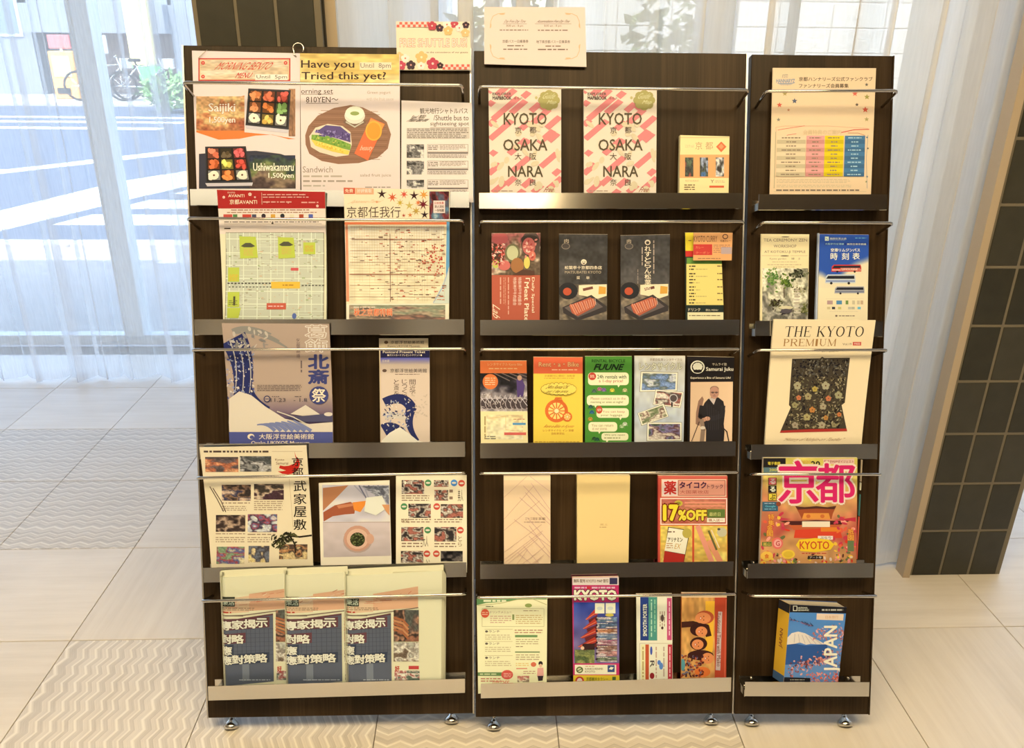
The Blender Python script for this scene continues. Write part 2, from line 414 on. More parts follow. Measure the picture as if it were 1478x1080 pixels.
# stop line and lane lines, crosswalk bars
strip('road_line', [(-9.6, 8.6), (-5.55, 9.25), (-3.0, 12.6), (-3.25, 13.0), (-5.5, 9.75), (-9.6, 9.0)], 'white painted lane line crossing the road beyond the curtain', 'road marking')
strip('road_line', [(-4.5, 6.4), (-3.9, 6.35), (-3.35, 8.0), (-2.2, 10.9), (-2.5, 11.3), (-3.9, 8.9)], 'slanting white line at the left edge of the crosswalk', 'road marking')
for i, yy in enumerate((6.75, 7.45, 8.2, 9.0, 9.9)):
    w = (.42, .42, .45, .48, .5)[i]; xl = -3.55+(yy-6.75)*.33
    strip('crosswalk_bar', [(xl, yy), (3, yy), (3, yy+w), (xl+.14, yy+w)], ('nearest white crosswalk bar, beside the kerb', 'second nearest white crosswalk bar', 'middle white crosswalk bar of five', 'second farthest white crosswalk bar', 'farthest white crosswalk bar, below the slanting lane line')[i], 'road marking', 'crosswalk bars')
for i, (yy, w) in enumerate(((14.2, .35), (15.3, .3), (16.2, .3))):
    strip('road_line', [(-14, yy+.1), (-5.4, yy), (-5.4, yy+w), (-14, yy+w+.1)], ('thin white line across the far side of the road, nearest of three', 'middle one of three thin white lines on the far side of the road', 'thin white line farthest across the road, near the far pavement')[i], 'road marking', 'far road lines')
# far pavement and buildings
tag(G().box((-60, 19.0, -.12), (30, 40, .0)).obj('far_pavement', M_PAVE), kind='structure')
M_GREY = mat('render_grey', (.26, .28, .32), .8); M_PALE = mat('pale_cladding', (.70, .78, .86), .6)
M_ORNG = mat('orange_plastic', (.95, .45, .12), .5); M_YEL = mat('yellow_board', (.9, .75, .30), .5)
M_REDP = mat('red_board', (.85, .16, .16), .5); M_GRN = mat('green_board', (.2, .8, .25), .5); M_SHOP = mat('shop_interior', (.30, .22, .19), .7)
M_PGLASS = mat('dark_pane', (.18, .24, .30), .12)
b = empty('shop_building', (-9.2, 22, 0)); tag(b, 'grey shop building across the road with colourful front', 'building')
def pt(g, n, m_, p): return g.obj(n, m_, p)
pt(G().box((-5.0, 0, 0), (-1.9, 5, 5)), 'wall', M_GREY, b)
pt(G().box((-1.9, 1.0, 0), (1.5, 5, 3.0)), 'shopfront', M_SHOP, b)
pt(G().box((-1.9, -.4, 1.45), (1.5, 1.0, 2.1)), 'awning', M_GREY, b)
pt(G().box((-2.2, .0, 2.1), (1.6, 5, 6.0)), 'upper_wall', M_GREY, b)
pt(G().box((1.5, 0, 0), (2.2, 4, 6)), 'side_wall', M_GREY, b)
for i in range(3):
    f = G().box((-4.7+i*.95, -.03, 1.35), (-4.0+i*.95, .02, 2.3)).obj('window_frame', M_PALE, b)
    G().box((-4.62+i*.95, -.05, 1.43), (-4.08+i*.95, -.03, 2.22)).obj('pane', M_PGLASS, f)
vm = empty('vending_machine', (-9.75, 20.6, 0)); tag(vm, 'orange machine standing in front of the shop across the road', 'vending machine')
G().box((-.28, -.2, 0), (.28, .3, 1.05), .02).obj('body', M_ORNG, vm); G().box((-.2, -.22, .5), (.2, -.2, .95)).obj('display_pane', M_YEL, vm); G().box((-.2, -.22, .12), (.1, -.2, .25)).obj('slot', M_DARK, vm)
for nm, x0, x1, z0, z1, m_, lab in (('sign_board', -8.35, -7.75, .75, 2.2, M_YEL, 'tall yellow banner at the shop front across the road'),
                         ('sign_board', -8.2, -7.6, .35, .75, M_GRN, 'small green board below the yellow banner'),
                         ('sign_board', -9.2, -8.85, 1.0, 1.4, M_PAINT, 'small white board between the machine and the yellow banner'),
                         ('sign_board', -10.2, -9.7, 1.1, 1.4, M_REDP, 'small red board above the orange machine')):
    g = empty(nm, ((x0+x1)/2, 20.9, 0)); tag(g, lab, 'sign')
    G().box((-(x1-x0)/2, -.03, z0), ((x1-x0)/2, .03, z1), .01).obj('board', m_, g); G().box((-.03, .03, 0), (.03, .07, z1)).obj('post', M_STEEL, g)
# pale building on the right side of the street view
b = empty('pale_building', (-3.5, 22.5, 0)); tag(b, 'pale blue clad building across the road behind the hedge', 'building')
G().box((-3.1, 0, 0), (2.6, 5, 6)).obj('wall', M_PALE, b)
G().box((-3.1, -.6, 1.75), (2.6, 0, 2.3)).obj('fascia', M_GREY, b)
for i in range(5):
    f = G().box((-2.9+i*1.1, -.04, .25), (-2.05+i*1.1, .02, 1.7)).obj('window_frame', M_WHITE, b)
    G().box((-2.8+i*1.1, -.06, .35), (-2.15+i*1.1, -.04, 1.6)).obj('pane', M_PGLASS if i % 2 else M_PALE, f)
rb = empty('red_notice_board', (-5.35, 20.2, 0)); tag(rb, 'pale red upright board in front of the pale building', 'sign')
G().box((-.24, -.04, .15), (.24, .04, .95), .01).obj('board', M_REDP, rb); G().box((-.2, -.02, 0), (-.15, .02, .2)).obj('leg', M_STEEL, rb); G().box((.15, -.02, 0), (.2, .02, .2)).obj('leg', M_STEEL, rb)
# parked bicycles
def bicycle(x, y, lab, a):
    r_ = empty('bicycle', (x, y, 0)); r_.rotation_euler.z = a; tag(r_, lab, 'bicycle')
    for s_ in (-.5, .5):
        pts = [(s_+.31*math.cos(t), 0, .33+.31*math.sin(t)) for t in np.linspace(0, 2*math.pi, 17)]
        w_ = G().tube(pts, .025, 6, cap=False).obj('wheel', M_DARK, r_)
        sp = G()
        for t in np.linspace(0, math.pi, 5)[:-1]: sp.tube([(s_-.3*math.cos(t), 0, .33-.3*math.sin(t)), (s_+.3*math.cos(t), 0, .33+.3*math.sin(t))], .006, 4)
        sp.obj('spokes', M_CHROME, w_)
    f = G()
    for p_, q_ in (((-.5, .33), (-.12, .75)), ((-.5, .33), (0, .3)), ((0, .3), (-.15, .85)), ((0, .3), (.38, .7)), ((-.12, .75), (.38, .78)), ((.5, .33), (.36, .95))):
        f.tube([(p_[0], 0, p_[1]), (q_[0], 0, q_[1])], .02, 6)
    f.obj('frame', M_CHROME, r_); G().tube([(.34, -.25, .95), (.36, 0, .98), (.34, .25, .95)], .015, 6).obj('handlebar', M_CHROME, r_)
    G().box((-.28, -.08, .85), (-.03, .08, .92), .02).obj('saddle', M_DARK, r_); G().box((.42, -.13, .7), (.68, .13, .92), .01).obj('basket', M_STEEL, r_)
bicycle(-8.7, 20.0, 'parked bicycle before the shop, nearest the orange machine', .3)
bicycle(-7.75, 20.0, 'parked bicycle before the shop, below the green board', .2)
# leaves: hedge across the road, shrubs behind the bay window
M_LEAF = mat('leaf_green', (.20, .38, .10), .5); q = N(M_LEAF)
q.base(q.ramp(q.n('TexNoise', i_Vector=q.n('NewGeometry').outputs['Position'], i_Scale=9.).outputs[0], [(.3, (.10, .24, .06)), (.7, (.36, .52, .20))]))
M_STEM = mat('shrub_stem', (.16, .11, .07), .8)
def shrub(name, c, size, n, ls, label, seed):
    r = random.Random(seed); r_ = empty(name, (c[0], c[1], c[2])); tag(r_, label, 'shrub')
    g = G()
    for _ in range(n):
        while True:
            p = Vector((r.uniform(-1, 1), r.uniform(-1, 1), r.uniform(-1, 1)))
            if .25 < p.length < 1: break
        p = Vector((p.x*size[0], p.y*size[1], size[2]*(1+p.z)))
        d = Vector((r.gauss(0, 1), r.gauss(0, 1), r.gauss(0, .6))).normalized(); e = d.orthogonal().normalized()
        l = ls*r.uniform(.7, 1.3); up = d.cross(e)*l*.12
        g.add([p, p+d*l*.5+e*l*.25+up, p+d*l, p+d*l*.5-e*l*.25+up], [(0, 1, 2, 3)])
    o = g.obj('foliage', M_LEAF, r_); tag(o, kind='stuff')
    s = G()
    for _ in range(6): s.tube([(r.uniform(-.05, .05), r.uniform(-.05, .05), -.02), (r.uniform(-1, 1)*size[0]*.5, r.uniform(-1, 1)*size[1]*.5, size[2]*1.3)], [.012, .006], 5)
    s.obj('stems', M_STEM, r_)
shrub('hedge', (-5.9, 17.6, 0), (1.1, .5, .36), 900, .16, 'low green hedge across the road seen through the curtain', 1)
shrub('hedge', (-3.9, 17.6, 0), (.9, .5, .36), 800, .16, 'further low hedge across the road, beside the rack edge', 2)
tag(G().box((-.33, 2.56, -.1), (4.2, 5.0, -.02)).obj('planting_bed', mat('pale_bounce_gravel', (.72, .70, .66), .95)), kind='structure')  # pale ground put in to bounce daylight towards the curtain
shrub('garden_shrub', (.10, 2.95, -.03), (.26, .3, .88), 1300, .07, 'leafy shrub behind the curtain, above the cream notice', 3)
shrub('garden_shrub', (.66, 3.0, -.03), (.26, .3, .85), 1100, .07, 'leafy shrub behind the curtain, above the middle board', 4)
# white tiled garden wall behind the curtain
ww = tag(G().box((.45, 5.0, -.03), (4.2, 5.2, 2.6)).obj('wall_garden', M_WJOINT), kind='structure')
wt = G().box((0, -.012, 0), (.304, 0, .129), .002).mesh('tile', M_WHITE)
for r in range(19):
    for c in range(12):
        o = bpy.data.objects.new('tile', wt); o.location = (.46+c*.310, 5.0, r*.135); link(o, ww)
# unseen added canopy above the pavement (it shades the pavement, sunlit gap between its slabs)
sv = lambda x, y, z: (x-SUN_AZ.x/math.tan(SUN_EL)*z, y-SUN_AZ.y/math.tan(SUN_EL)*z)
cz = 3.6
def slab(pts, label):
    top = [sv(x, y, cz) for x, y in pts]; n = len(top)
    g = G(); g.add([(x, y, cz) for x, y in top]+[(x, y, cz+.1) for x, y in top], [list(range(n))[::-1], list(range(n, 2*n))]+[(i, (i+1) % n, n+(i+1) % n, n+i) for i in range(n)])
    tag(g.obj('sunblocker_slab', M_WALL), label, 'sunblocker', None)
slab([(-3.3, 4.02), (-2.52, 4.02), (-2.33, 4.9), (-2.22, 5.46), (-3.3, 5.46)], 'unseen added canopy slab over the pavement, farther from the rack')
slab([(-1.93, 3.84), (-1.80, 4.7), (-1.66, 5.46), (1.2, 5.46), (1.2, 3.84)], 'unseen added canopy slab over the pavement, nearer the rack')
# ------------------------------------------------------------------ the rack boards
HB = 1.4
PANEL = {'L': (-.5950, 1.3426, .0449, -.0011, .2977, .5708), 'M': (-.0206, 1.3270, .0490, -.0053, .3179, .5605), 'R': (.5404, 1.3196, .0516, -.0275, .3271, .2950)}
class Panel:
    def __init__(s, k):
        X, Y, Z, yaw, ln, s.W = PANEL[k]; s.k = k
        s.u = np.array([math.cos(yaw), math.sin(yaw), 0]); nf = np.array([math.sin(yaw), -math.cos(yaw), 0])
        s.v = math.cos(ln)*np.array([0, 0, 1])-math.sin(ln)*nf
        s.n = math.cos(ln)*nf+math.sin(ln)*np.array([0, 0, 1]); s.B = np.array([X, Y, Z])
    def at(s, px, py, n=0.):
        """world point on the plane lying n in front of the board face, seen at this pixel"""
        d = ray(px, py); o = s.B+s.n*n
        return CAM+d*(((o-CAM)@s.n)/(d@s.n))
    def loc(s, px, py, n=0.):
        p = s.at(px, py, n)-s.B; return p@s.u, p@s.v
    def matrix(s):
        m = Matrix.Identity(4)
        for i in range(3): m[i][0], m[i][1], m[i][2], m[i][3] = s.u[i], -s.n[i], s.v[i], s.B[i]
        return m
P = {k: Panel(k) for k in PANEL}
LN = .045      # how far ledge lips stand off the board
RN = .068      # how far rods stand off
RODS = {'L': [(263.5,119,667,123),(270,315,668,318.5),(277,505,670,503.5),(284,690,670.5,683),(291,868,671,858)],
        'M': [(691.5,125,1080.5,130),(693,320,1074,320),(694,504.5,1068,504),(694,683.6,1066,682),(689,863,1063,858)],
        'R': [(1106,131.7,1296,131),(1100.5,321,1289,322),(1095,505.5,1281,505.3),(1090,684.7,1273,685),(1086,860.5,1266.5,861)]}
LEDGE = {'L': [(274,273,677,277),(280,461,670,461),(287,641,671,638),(293,820,673,812),(300,991,671,980)],
         'M': [(691.5,278.5,1072,278.5),(693,462,1067.5,461.5),(693,640,1062,637),(693,815,1059,810.6),(694,987.6,1055.5,978)],
         'R': [(1095.5,280.5,1281,280.5),(1091,463,1275,464),(1085,642,1267,641),(1079.5,814,1261,813),(1075.5,984.6,1255,985)]}
LIP = .031
NAMES = {'L': ('dark walnut rack board at the left with newspapers on its lowest ledge', 'dark walnut rack board'),
         'M': ('dark walnut rack board in the middle holding the slim brochures', ''),
         'R': ('narrow dark walnut rack board at the right holding the thick guidebook', '')}
for k in 'LMR':
    p = P[k]; root = empty('rack_board', mat=p.matrix()); tag(root, NAMES[k][0], 'magazine rack', 'rack boards standing side by side')
    G().box((.0015, 0, 0), (p.W-.0015, .022, HB), .0012).obj('board', M_WOOD, root)
    for sx in ((0, p.W) if k == 'L' else (p.W,)):
        G().box((sx-.0015, -.0012, .0), (sx+.0015, .021, HB)).obj('edge_strip', M_ALU if k != 'R' else M_WOOD, root)
    # rear struts that hold the board at its lean
    ln = PANEL[k][4]
    for fx in (.12, .88):
        x = p.W*fx; a = (x, .022, HB*.72); z = Vector((0, 0, 1))
        zl = HB*.72*math.cos(ln)+.05; bk = .30
        pa = Vector(a); dn = Vector((0, -math.sin(ln)*-1*0, 0))
        # straight down to the floor, then the foot
        g_world = Vector((0, math.sin(ln), -math.cos(ln)))   # world down in board axes
        fw = Vector((0, math.cos(ln), math.sin(ln)))         # world backwards in board axes
        t_ = (PANEL[k][2]+HB*.72*math.cos(ln)-.022*math.sin(ln)-.008)
        G().tube([pa, pa+g_world*t_-fw*.10], .008, 8).obj('rear_strut', M_STEEL, root)
    # levelling feet: threaded stem and dome glide
    for px_, py_ in {'L': ((333, 1044), (652, 1036)), 'M': ((713, 1046), (1027, 1037.5)), 'R': ((1086, 1039.5), (1221, 1041))}[k]:
        d = ray(px_, py_); hw = CAM+d*((.014-CAMZ)/d[2])
        l = np.array([(hw-p.B)@p.u, -((hw-p.B)@p.n), (hw-p.B)@p.v])
        ft = bpy.data.objects.new('foot', G().lathe([(.0155, 0), (.0165, .004), (.015, .009), (.010, .014), (.0075, .017), (.0055, .019), (.0055, .022)], n=20).mesh('foot', M_CHROME))
        link(ft, root); ft.location = l+np.array([0, math.sin(ln), -math.cos(ln)])*.0135; ft.rotation_euler = (-ln, 0, 0)
        st = G().tube([(0, 0, .015), (0, .010, .062)], .004, 8).obj('stem', M_CHROME, ft)
    for i in range(5):
        # ledge: folded sheet channel with a back flange, floor and front lip
        a = LEDGE[k][i]; s0, t0 = p.loc(a[0], a[1], LN); s1, t1 = p.loc(a[2], a[3], LN)
        g = G(); th = .0014; tb_ = t0-LIP, t1-LIP
        def prof(s_, tt):
            b_ = tt-LIP
            return [(s_, -.0005, b_+LIP*.8), (s_, -.0005, b_), (s_, -LN+.002, b_-.001), (s_, -LN, b_), (s_, -LN, tt), (s_, -LN+th, tt),
                    (s_, -LN+th, b_+th), (s_, -.0005-th, b_+th), (s_, -.0005-th, b_+LIP*.8)]
        A_, B_ = prof(s0, t0), prof(s1, t1); n = len(A_)
        g.add(A_+B_, [(j, (j+1) % n, n+(j+1) % n, n+j) for j in range(n)]+[list(range(n))[::-1], list(range(n, 2*n))])
        o = g.obj('ledge', M_CHROME, root)
        me = o.data; bmm = bmesh.new(); bmm.from_mesh(me); bmesh.ops.recalc_face_normals(bmm, faces=bmm.faces); bmm.to_mesh(me); bmm.free()
        for sx, tx, sg in ((s0, t0, 1), (s1, t1, -1)):
            if k == 'R' and sg == 1:
                G().box((sx-.001, -LN, tx-LIP-.001), (sx+.0006, -.001, tx-LIP+.014), .0003).obj('end_plate', M_CHROME, o)
                G().lathe([(.0035, -LN*.45), (.0035, -LN*.45-.003), (.002, -LN*.45-.0045)], c=(sx+.006, 0, tx-LIP+.012), n=10, axis='y').obj('screw', M_CHROME, o)
        for fx in (.1, .5, .9):
            sx = s0+(s1-s0)*fx; tx = t0+(t1-t0)*fx
            G().lathe([(.003, -.002), (.003, -.0035), (.0015, -.0045)], c=(sx, 0, tx-.011), n=8, axis='y').obj('screw', M_CHROME, o)
        # rod: one bent round bar, its two arms running back to the board
        a = RODS[k][i]; s0, t0 = p.loc(a[0], a[1], RN); s1, t1 = p.loc(a[2], a[3], RN)
        if k in 'MR' and s0 < .004: s0 = .004
        if s1 > p.W-.004: s1 = p.W-.004
        if s0 < .004: s0 = .004
        c_ = .007; dn = .014
        G().tube([(s0, -.001, t0-dn), (s0, -RN+c_, t0-.002), (s0+c_*.35, -RN+c_*.35, t0-.0004), (s0+c_, -RN, t0), (s1-c_, -RN, t1), (s1-c_*.35, -RN+c_*.35, t1-.0004), (s1, -RN+c_, t1-.002), (s1, -.001, t1-dn)], .0030, 10).obj('guard_rod', M_CHROME, root)
# ------------------------------------------------------------------ printed matter
INK = (42, 33, 27); WHITE = (253, 226, 172)
_wp = lin((255, 228, 176))
def ink(c):
    """photo-seen colour under the warm lamps -> reflectance of the print"""
    return np.clip(lin(c)/_wp*.86, .004, .92)
_font = bpy.data.curves.new('glyphs', 'FONT'); _fo = bpy.data.objects.new('glyphs', _font); COL.objects.link(_fo)
_cache = {}
def glyphs(s, bold, res):
    key = (s, bold, res)
    if key not in _cache:
        _font.body = s; _font.offset = bold; _font.resolution_u = res
        dg = bpy.context.evaluated_depsgraph_get(); me = _fo.evaluated_get(dg).to_mesh()
        me.calc_loop_triangles()
        v = np.zeros(len(me.vertices)*3); me.vertices.foreach_get('co', v)
        t = np.zeros(len(me.loop_triangles)*3, int); me.loop_triangles.foreach_get('vertices', t)
        v = v.reshape(-1, 3)[:, :2]; t = t.reshape(-1, 3)
        _fo.evaluated_get(dg).to_mesh_clear()
        _cache[key] = v[t] if len(t) else np.zeros((0, 3, 2))
    return _cache[key]
SERIF = {'T': [(0,.97,1,.97,.06),(.5,0,.5,1,.16),(.28,.02,.72,.02,.04),(.02,.8,.02,.98,.04),(.98,.8,.98,.98,.04)], 'H': [(.18,0,.18,1,.16),(.82,0,.82,1,.16),(.18,.5,.82,.5,.05),(0,.02,.36,.02,.04),(0,.98,.36,.98,.04),(.64,.02,1,.02,.04),(.64,.98,1,.98,.04)],
  'E': [(.2,0,.2,1,.16),(0,.98,.95,.98,.05),(0,.02,1,.02,.05),(.2,.51,.7,.51,.05),(.94,.8,.94,1,.04),(.98,0,.98,.22,.04),(.7,.4,.7,.62,.04)], 'K': [(.18,0,.18,1,.16),(.25,.42,.85,.98,.05),(.4,.55,.9,.02,.16),(0,.02,.36,.02,.04),(0,.98,.36,.98,.04),(.66,.98,1,.98,.04),(.66,.02,1.05,.02,.04)],
  'Y': [(.1,.98,.5,.45,.15),(.9,.98,.5,.45,.05),(.5,0,.5,.47,.16),(0,.98,.3,.98,.04),(.72,.98,1,.98,.04),(.3,.02,.7,.02,.04)], 'P': [(.2,0,.2,1,.16),(0,.98,.6,.98,.05),(.2,.48,.6,.48,.05),(.6,.96,.85,.86,.1),(.85,.88,.85,.58,.15),(.85,.6,.6,.5,.1),(0,.02,.42,.02,.04)],
  'R': [(.18,0,.18,1,.16),(0,.98,.6,.98,.05),(.18,.5,.6,.5,.05),(.6,.96,.82,.86,.1),(.82,.88,.82,.6,.14),(.82,.62,.6,.52,.1),(.5,.5,.88,.02,.15),(0,.02,.38,.02,.04),(.75,.02,1.05,.02,.04)], 'M': [(.12,0,.12,1,.05),(.12,.98,.5,.03,.14),(.88,.98,.5,.03,.05),(.88,0,.88,1,.14),(0,.02,.26,.02,.04),(.74,.02,1,.02,.04),(0,.98,.14,.98,.04),(.86,.98,1,.98,.04)],
  'I': [(.5,0,.5,1,.3),(.15,.02,.85,.02,.04),(.15,.98,.85,.98,.04)], 'U': [(.18,.25,.18,1,.15),(.2,.28,.35,.04,.13),(.33,.04,.65,.04,.06),(.63,.04,.82,.25,.06),(.82,.22,.82,1,.05),(0,.98,.36,.98,.04),(.66,.98,1,.98,.04)],
  'O': [(.5+.42*math.cos(a), .5+.47*math.sin(a), .5+.42*math.cos(a+.42), .5+.47*math.sin(a+.42), .05+.11*abs(math.cos(a+.2))) for a in np.arange(0, 6.28, .393)]}
EPS = .00015
class Art:
    def __init__(s, quadpx, corners, normal, ext, bulge, lean_off):
        s.q = [np.array(p, float) for p in quadpx]      # TL TR BR BL in photo pixels
        s.c = corners; s.nrm = normal; s.ext = ext; s.bulge = bulge
        s.tri = {'cover_print': [], 'picture': [], 'lettering': []}; s.col = {k: [] for k in s.tri}; s.lay = {k: [] for k in s.tri}
        s.curved = ''; s.boxes = []; s.ox = s.oy = 0; s.sc = 1; s.rs = np.random.RandomState(len(s.q)+int(s.q[0][0]))
    def z(s, ox, oy, sc): s.ox, s.oy, s.sc = ox, oy, sc; return s
    def uv(s, pts):
        """photo px -> cover uv (inverse bilinear by a few Newton steps); v runs downwards"""
        TL, TR, BR, BL = s.q; p = np.asarray(pts, float).reshape(-1, 2)*s.sc+np.array([s.ox, s.oy]); uv = np.full((len(p), 2), .5)
        for _ in range(5):
            u, v = uv[:, :1], uv[:, 1:]
            f = (1-u)*(1-v)*TL+u*(1-v)*TR+u*v*BR+(1-u)*v*BL-p
            du = (1-v)*(TR-TL)+v*(BR-BL); dv = (1-u)*(BL-TL)+u*(BR-TR)
            det = du[:, 0]*dv[:, 1]-du[:, 1]*dv[:, 0]
            uv[:, 0] -= (f[:, 0]*dv[:, 1]-f[:, 1]*dv[:, 0])/det; uv[:, 1] -= (du[:, 0]*f[:, 1]-du[:, 1]*f[:, 0])/det
        return uv
    def p3(s, uv, lift):
        TL, TR, BR, BL = s.c; u, v = uv[:, :1], uv[:, 1:]
        b = s.bulge(u, v)
        return (1-u)*(1-v)*TL+u*(1-v)*TR+u*v*BR+(1-u)*v*BL+s.nrm*(b+np.reshape(lift, (-1, 1)))
    def put(s, T, C, part, clip=None, sub=0.):
        """T (n,3,2) uv triangles, C (n,3,3) colours"""
        if not len(T): return
        if s.curved:
            mx_ = np.array([.05, .3]) if s.curved == 'u' else np.array([.5, .055])
            for _ in range(14):
                E = np.abs(T[:, [1, 2, 0]]-T)/mx_; E = E.max(2); w = E.argmax(1); big = E.max(1) > 1
                if not big.any(): break
                B, CB, wb = T[big], C[big], w[big]; r = np.arange(len(B)); i0, i1, i2 = wb, (wb+1) % 3, (wb+2) % 3
                mp, mc = (B[r, i0]+B[r, i1])/2, (CB[r, i0]+CB[r, i1])/2
                n1 = np.stack([B[r, i0], mp, B[r, i2]], 1); n2 = np.stack([mp, B[r, i1], B[r, i2]], 1); c1 = np.stack([CB[r, i0], mc, CB[r, i2]], 1); c2 = np.stack([mc, CB[r, i1], CB[r, i2]], 1)
                T = np.concatenate([T[~big], n1, n2]); C = np.concatenate([C[~big], c1, c2])
        lo = np.array([0., 0.]); hi = np.array([1., 1.+s.ext])
        if clip is not None: lo = np.maximum(lo, clip[0]); hi = np.minimum(hi, clip[1])
        mn, mx = T.min(1), T.max(1)
        out = ((mx < lo).any(1)) | ((mn > hi).any(1)); ins = ((mn >= lo-1e-9).all(1)) & ((mx <= hi+1e-9).all(1))
        k = ins & ~out; TT = [T[k]]; CC = [C[k]]
        ex, ec = [], []
        for t, c in zip(T[~ins & ~out], C[~ins & ~out]):
            poly = [np.concatenate([a, b]) for a, b in zip(t, c)]
            for ax, val, sg in ((0, lo[0], 1), (0, hi[0], -1), (1, lo[1], 1), (1, hi[1], -1)):
                new = []
                for i in range(len(poly)):
                    a, b = poly[i], poly[(i+1) % len(poly)]; da, db = sg*(a[ax]-val), sg*(b[ax]-val)
                    if da >= 0: new.append(a)
                    if (da >= 0) != (db >= 0): new.append(a+(b-a)*(da/(da-db)))
                poly = new
                if not poly: break
            for i in range(1, len(poly)-1):
                tri = np.array([poly[0], poly[i], poly[i+1]]); ex.append(tri[:, :2]); ec.append(tri[:, 2:])
        if ex: TT.append(np.array(ex)); CC.append(np.array(ec))
        T = np.concatenate(TT); C = np.concatenate(CC)
        if not len(T): return
        a, b = T.reshape(-1, 2).min(0), T.reshape(-1, 2).max(0)
        L = 1
        for (c0, c1, l) in s.boxes:
            if (a < c1-1e-6).all() and (b > c0+1e-6).all(): L = max(L, l+1)
        if not sub: s.boxes.append((a, b, L))
        else: s.boxes.append((a, b, L)); L = L+sub
        s.tri[part].append(T); s.col[part].append(C); s.lay[part].append(np.full(len(T), L*EPS))
    def grid(s, quad, cols, part='cover_print', nx=None, ny=None, fn=None):
        """quad in current coordinates TL TR BR BL; flat colour or fn(u,v)->rgb"""
        q = [np.array(p, float) for p in quad]
        w = max(np.linalg.norm(q[1]-q[0]), np.linalg.norm(q[2]-q[3]))*s.sc; h = max(np.linalg.norm(q[3]-q[0]), np.linalg.norm(q[2]-q[1]))*s.sc
        if fn is None: nx = nx or max(1, int(w/30)); ny = ny or max(1, int(h/6))
        else: nx = nx or max(2, int(w/1.1)); ny = ny or max(2, int(h/1.1))
        U, V = np.meshgrid(np.linspace(0, 1, nx+1), np.linspace(0, 1, ny+1)); u, v = U.ravel()[:, None], V.ravel()[:, None]
        p = (1-u)*(1-v)*q[0]+u*(1-v)*q[1]+u*v*q[2]+(1-u)*v*q[3]; uv = s.uv(p)
        if fn is None: c = np.tile(ink(cols), (len(uv), 1))
        else: c = ink(np.clip(fn(U.ravel(), V.ravel()), 0, 255))
        i = np.arange(nx*ny); r, k = i//nx, i % nx; a = r*(nx+1)+k
        idx = np.concatenate([np.stack([a, a+nx+1, a+nx+2], 1), np.stack([a, a+nx+2, a+1], 1)])
        s.put(uv[idx], c[idx], part)
    def rect(s, x0, y0, x1, y1, c, part='cover_print'): s.grid([(x0, y0), (x1, y0), (x1, y1), (x0, y1)], c, part)
    def bg(s, c):
        x0 = np.array(s.q).min(0)-3; x1 = np.array(s.q).max(0)+25; k = (s.ox, s.oy, s.sc); s.z(0, 0, 1); s.rect(x0[0], x0[1], x1[0], x1[1], c); s.z(*k)
    def frame(s, x0, y0, x1, y1, w, c):
        for r in ((x0, y0, x1, y0+w), (x0, y1-w, x1, y1), (x0, y0+w, x0+w, y1-w), (x1-w, y0+w, x1, y1-w)): s.rect(*r, c)
    def poly(s, pts, c, part='picture'):
        from mathutils.geometry import tessellate_polygon
        pts = [tuple(map(float, p)) for p in pts]; t = tessellate_polygon([[Vector((x, y, 0)) for x, y in pts]])
        if not t: return
        uv = s.uv(pts); T = uv[np.array(t)]; s.put(T, np.tile(ink(c), (len(T), 3, 1)), part)
    def ell(s, cx, cy, rx, ry, c, n=18, rot=0, part='picture', a0=0, a1=6.2832):
        a = np.linspace(a0, a1, n, endpoint=a1 < 6.28); x, y = rx*np.cos(a), ry*np.sin(a)
        s.poly(np.stack([cx+x*math.cos(rot)-y*math.sin(rot), cy+x*math.sin(rot)+y*math.cos(rot)], 1), c, part)
    def line(s, pts, w, c, part='picture'):
        Ts = []
        for a, b in zip(pts[:-1], pts[1:]):
            a, b = np.array(a, float), np.array(b, float); d = b-a; l = np.linalg.norm(d)
            if l < 1e-6: continue
            nn = np.array([-d[1], d[0]])/l*w/2; d = d/l*w*.25; a = a-d; b = b+d
            uv = s.uv([a+nn, b+nn, b-nn, a-nn]); Ts += [uv[[0, 1, 2]], uv[[0, 2, 3]]]
        if Ts: T = np.array(Ts); s.put(T, np.tile(ink(c), (len(T), 3, 1)), part)
    def star(s, cx, cy, r, c, k=5, inner=.45):
        s.poly([(cx+(r if i % 2 == 0 else r*inner)*math.sin(i*math.pi/k), cy-(r if i % 2 == 0 else r*inner)*math.cos(i*math.pi/k)) for i in range(2*k)], c)
    def flower(s, cx, cy, r, c, c2):
        for i in range(5): s.ell(cx+r*.55*math.sin(i*1.2566), cy-r*.55*math.cos(i*1.2566), r*.45, r*.45, c, 10)
        s.ell(cx, cy, r*.2, r*.2, c2, 8)
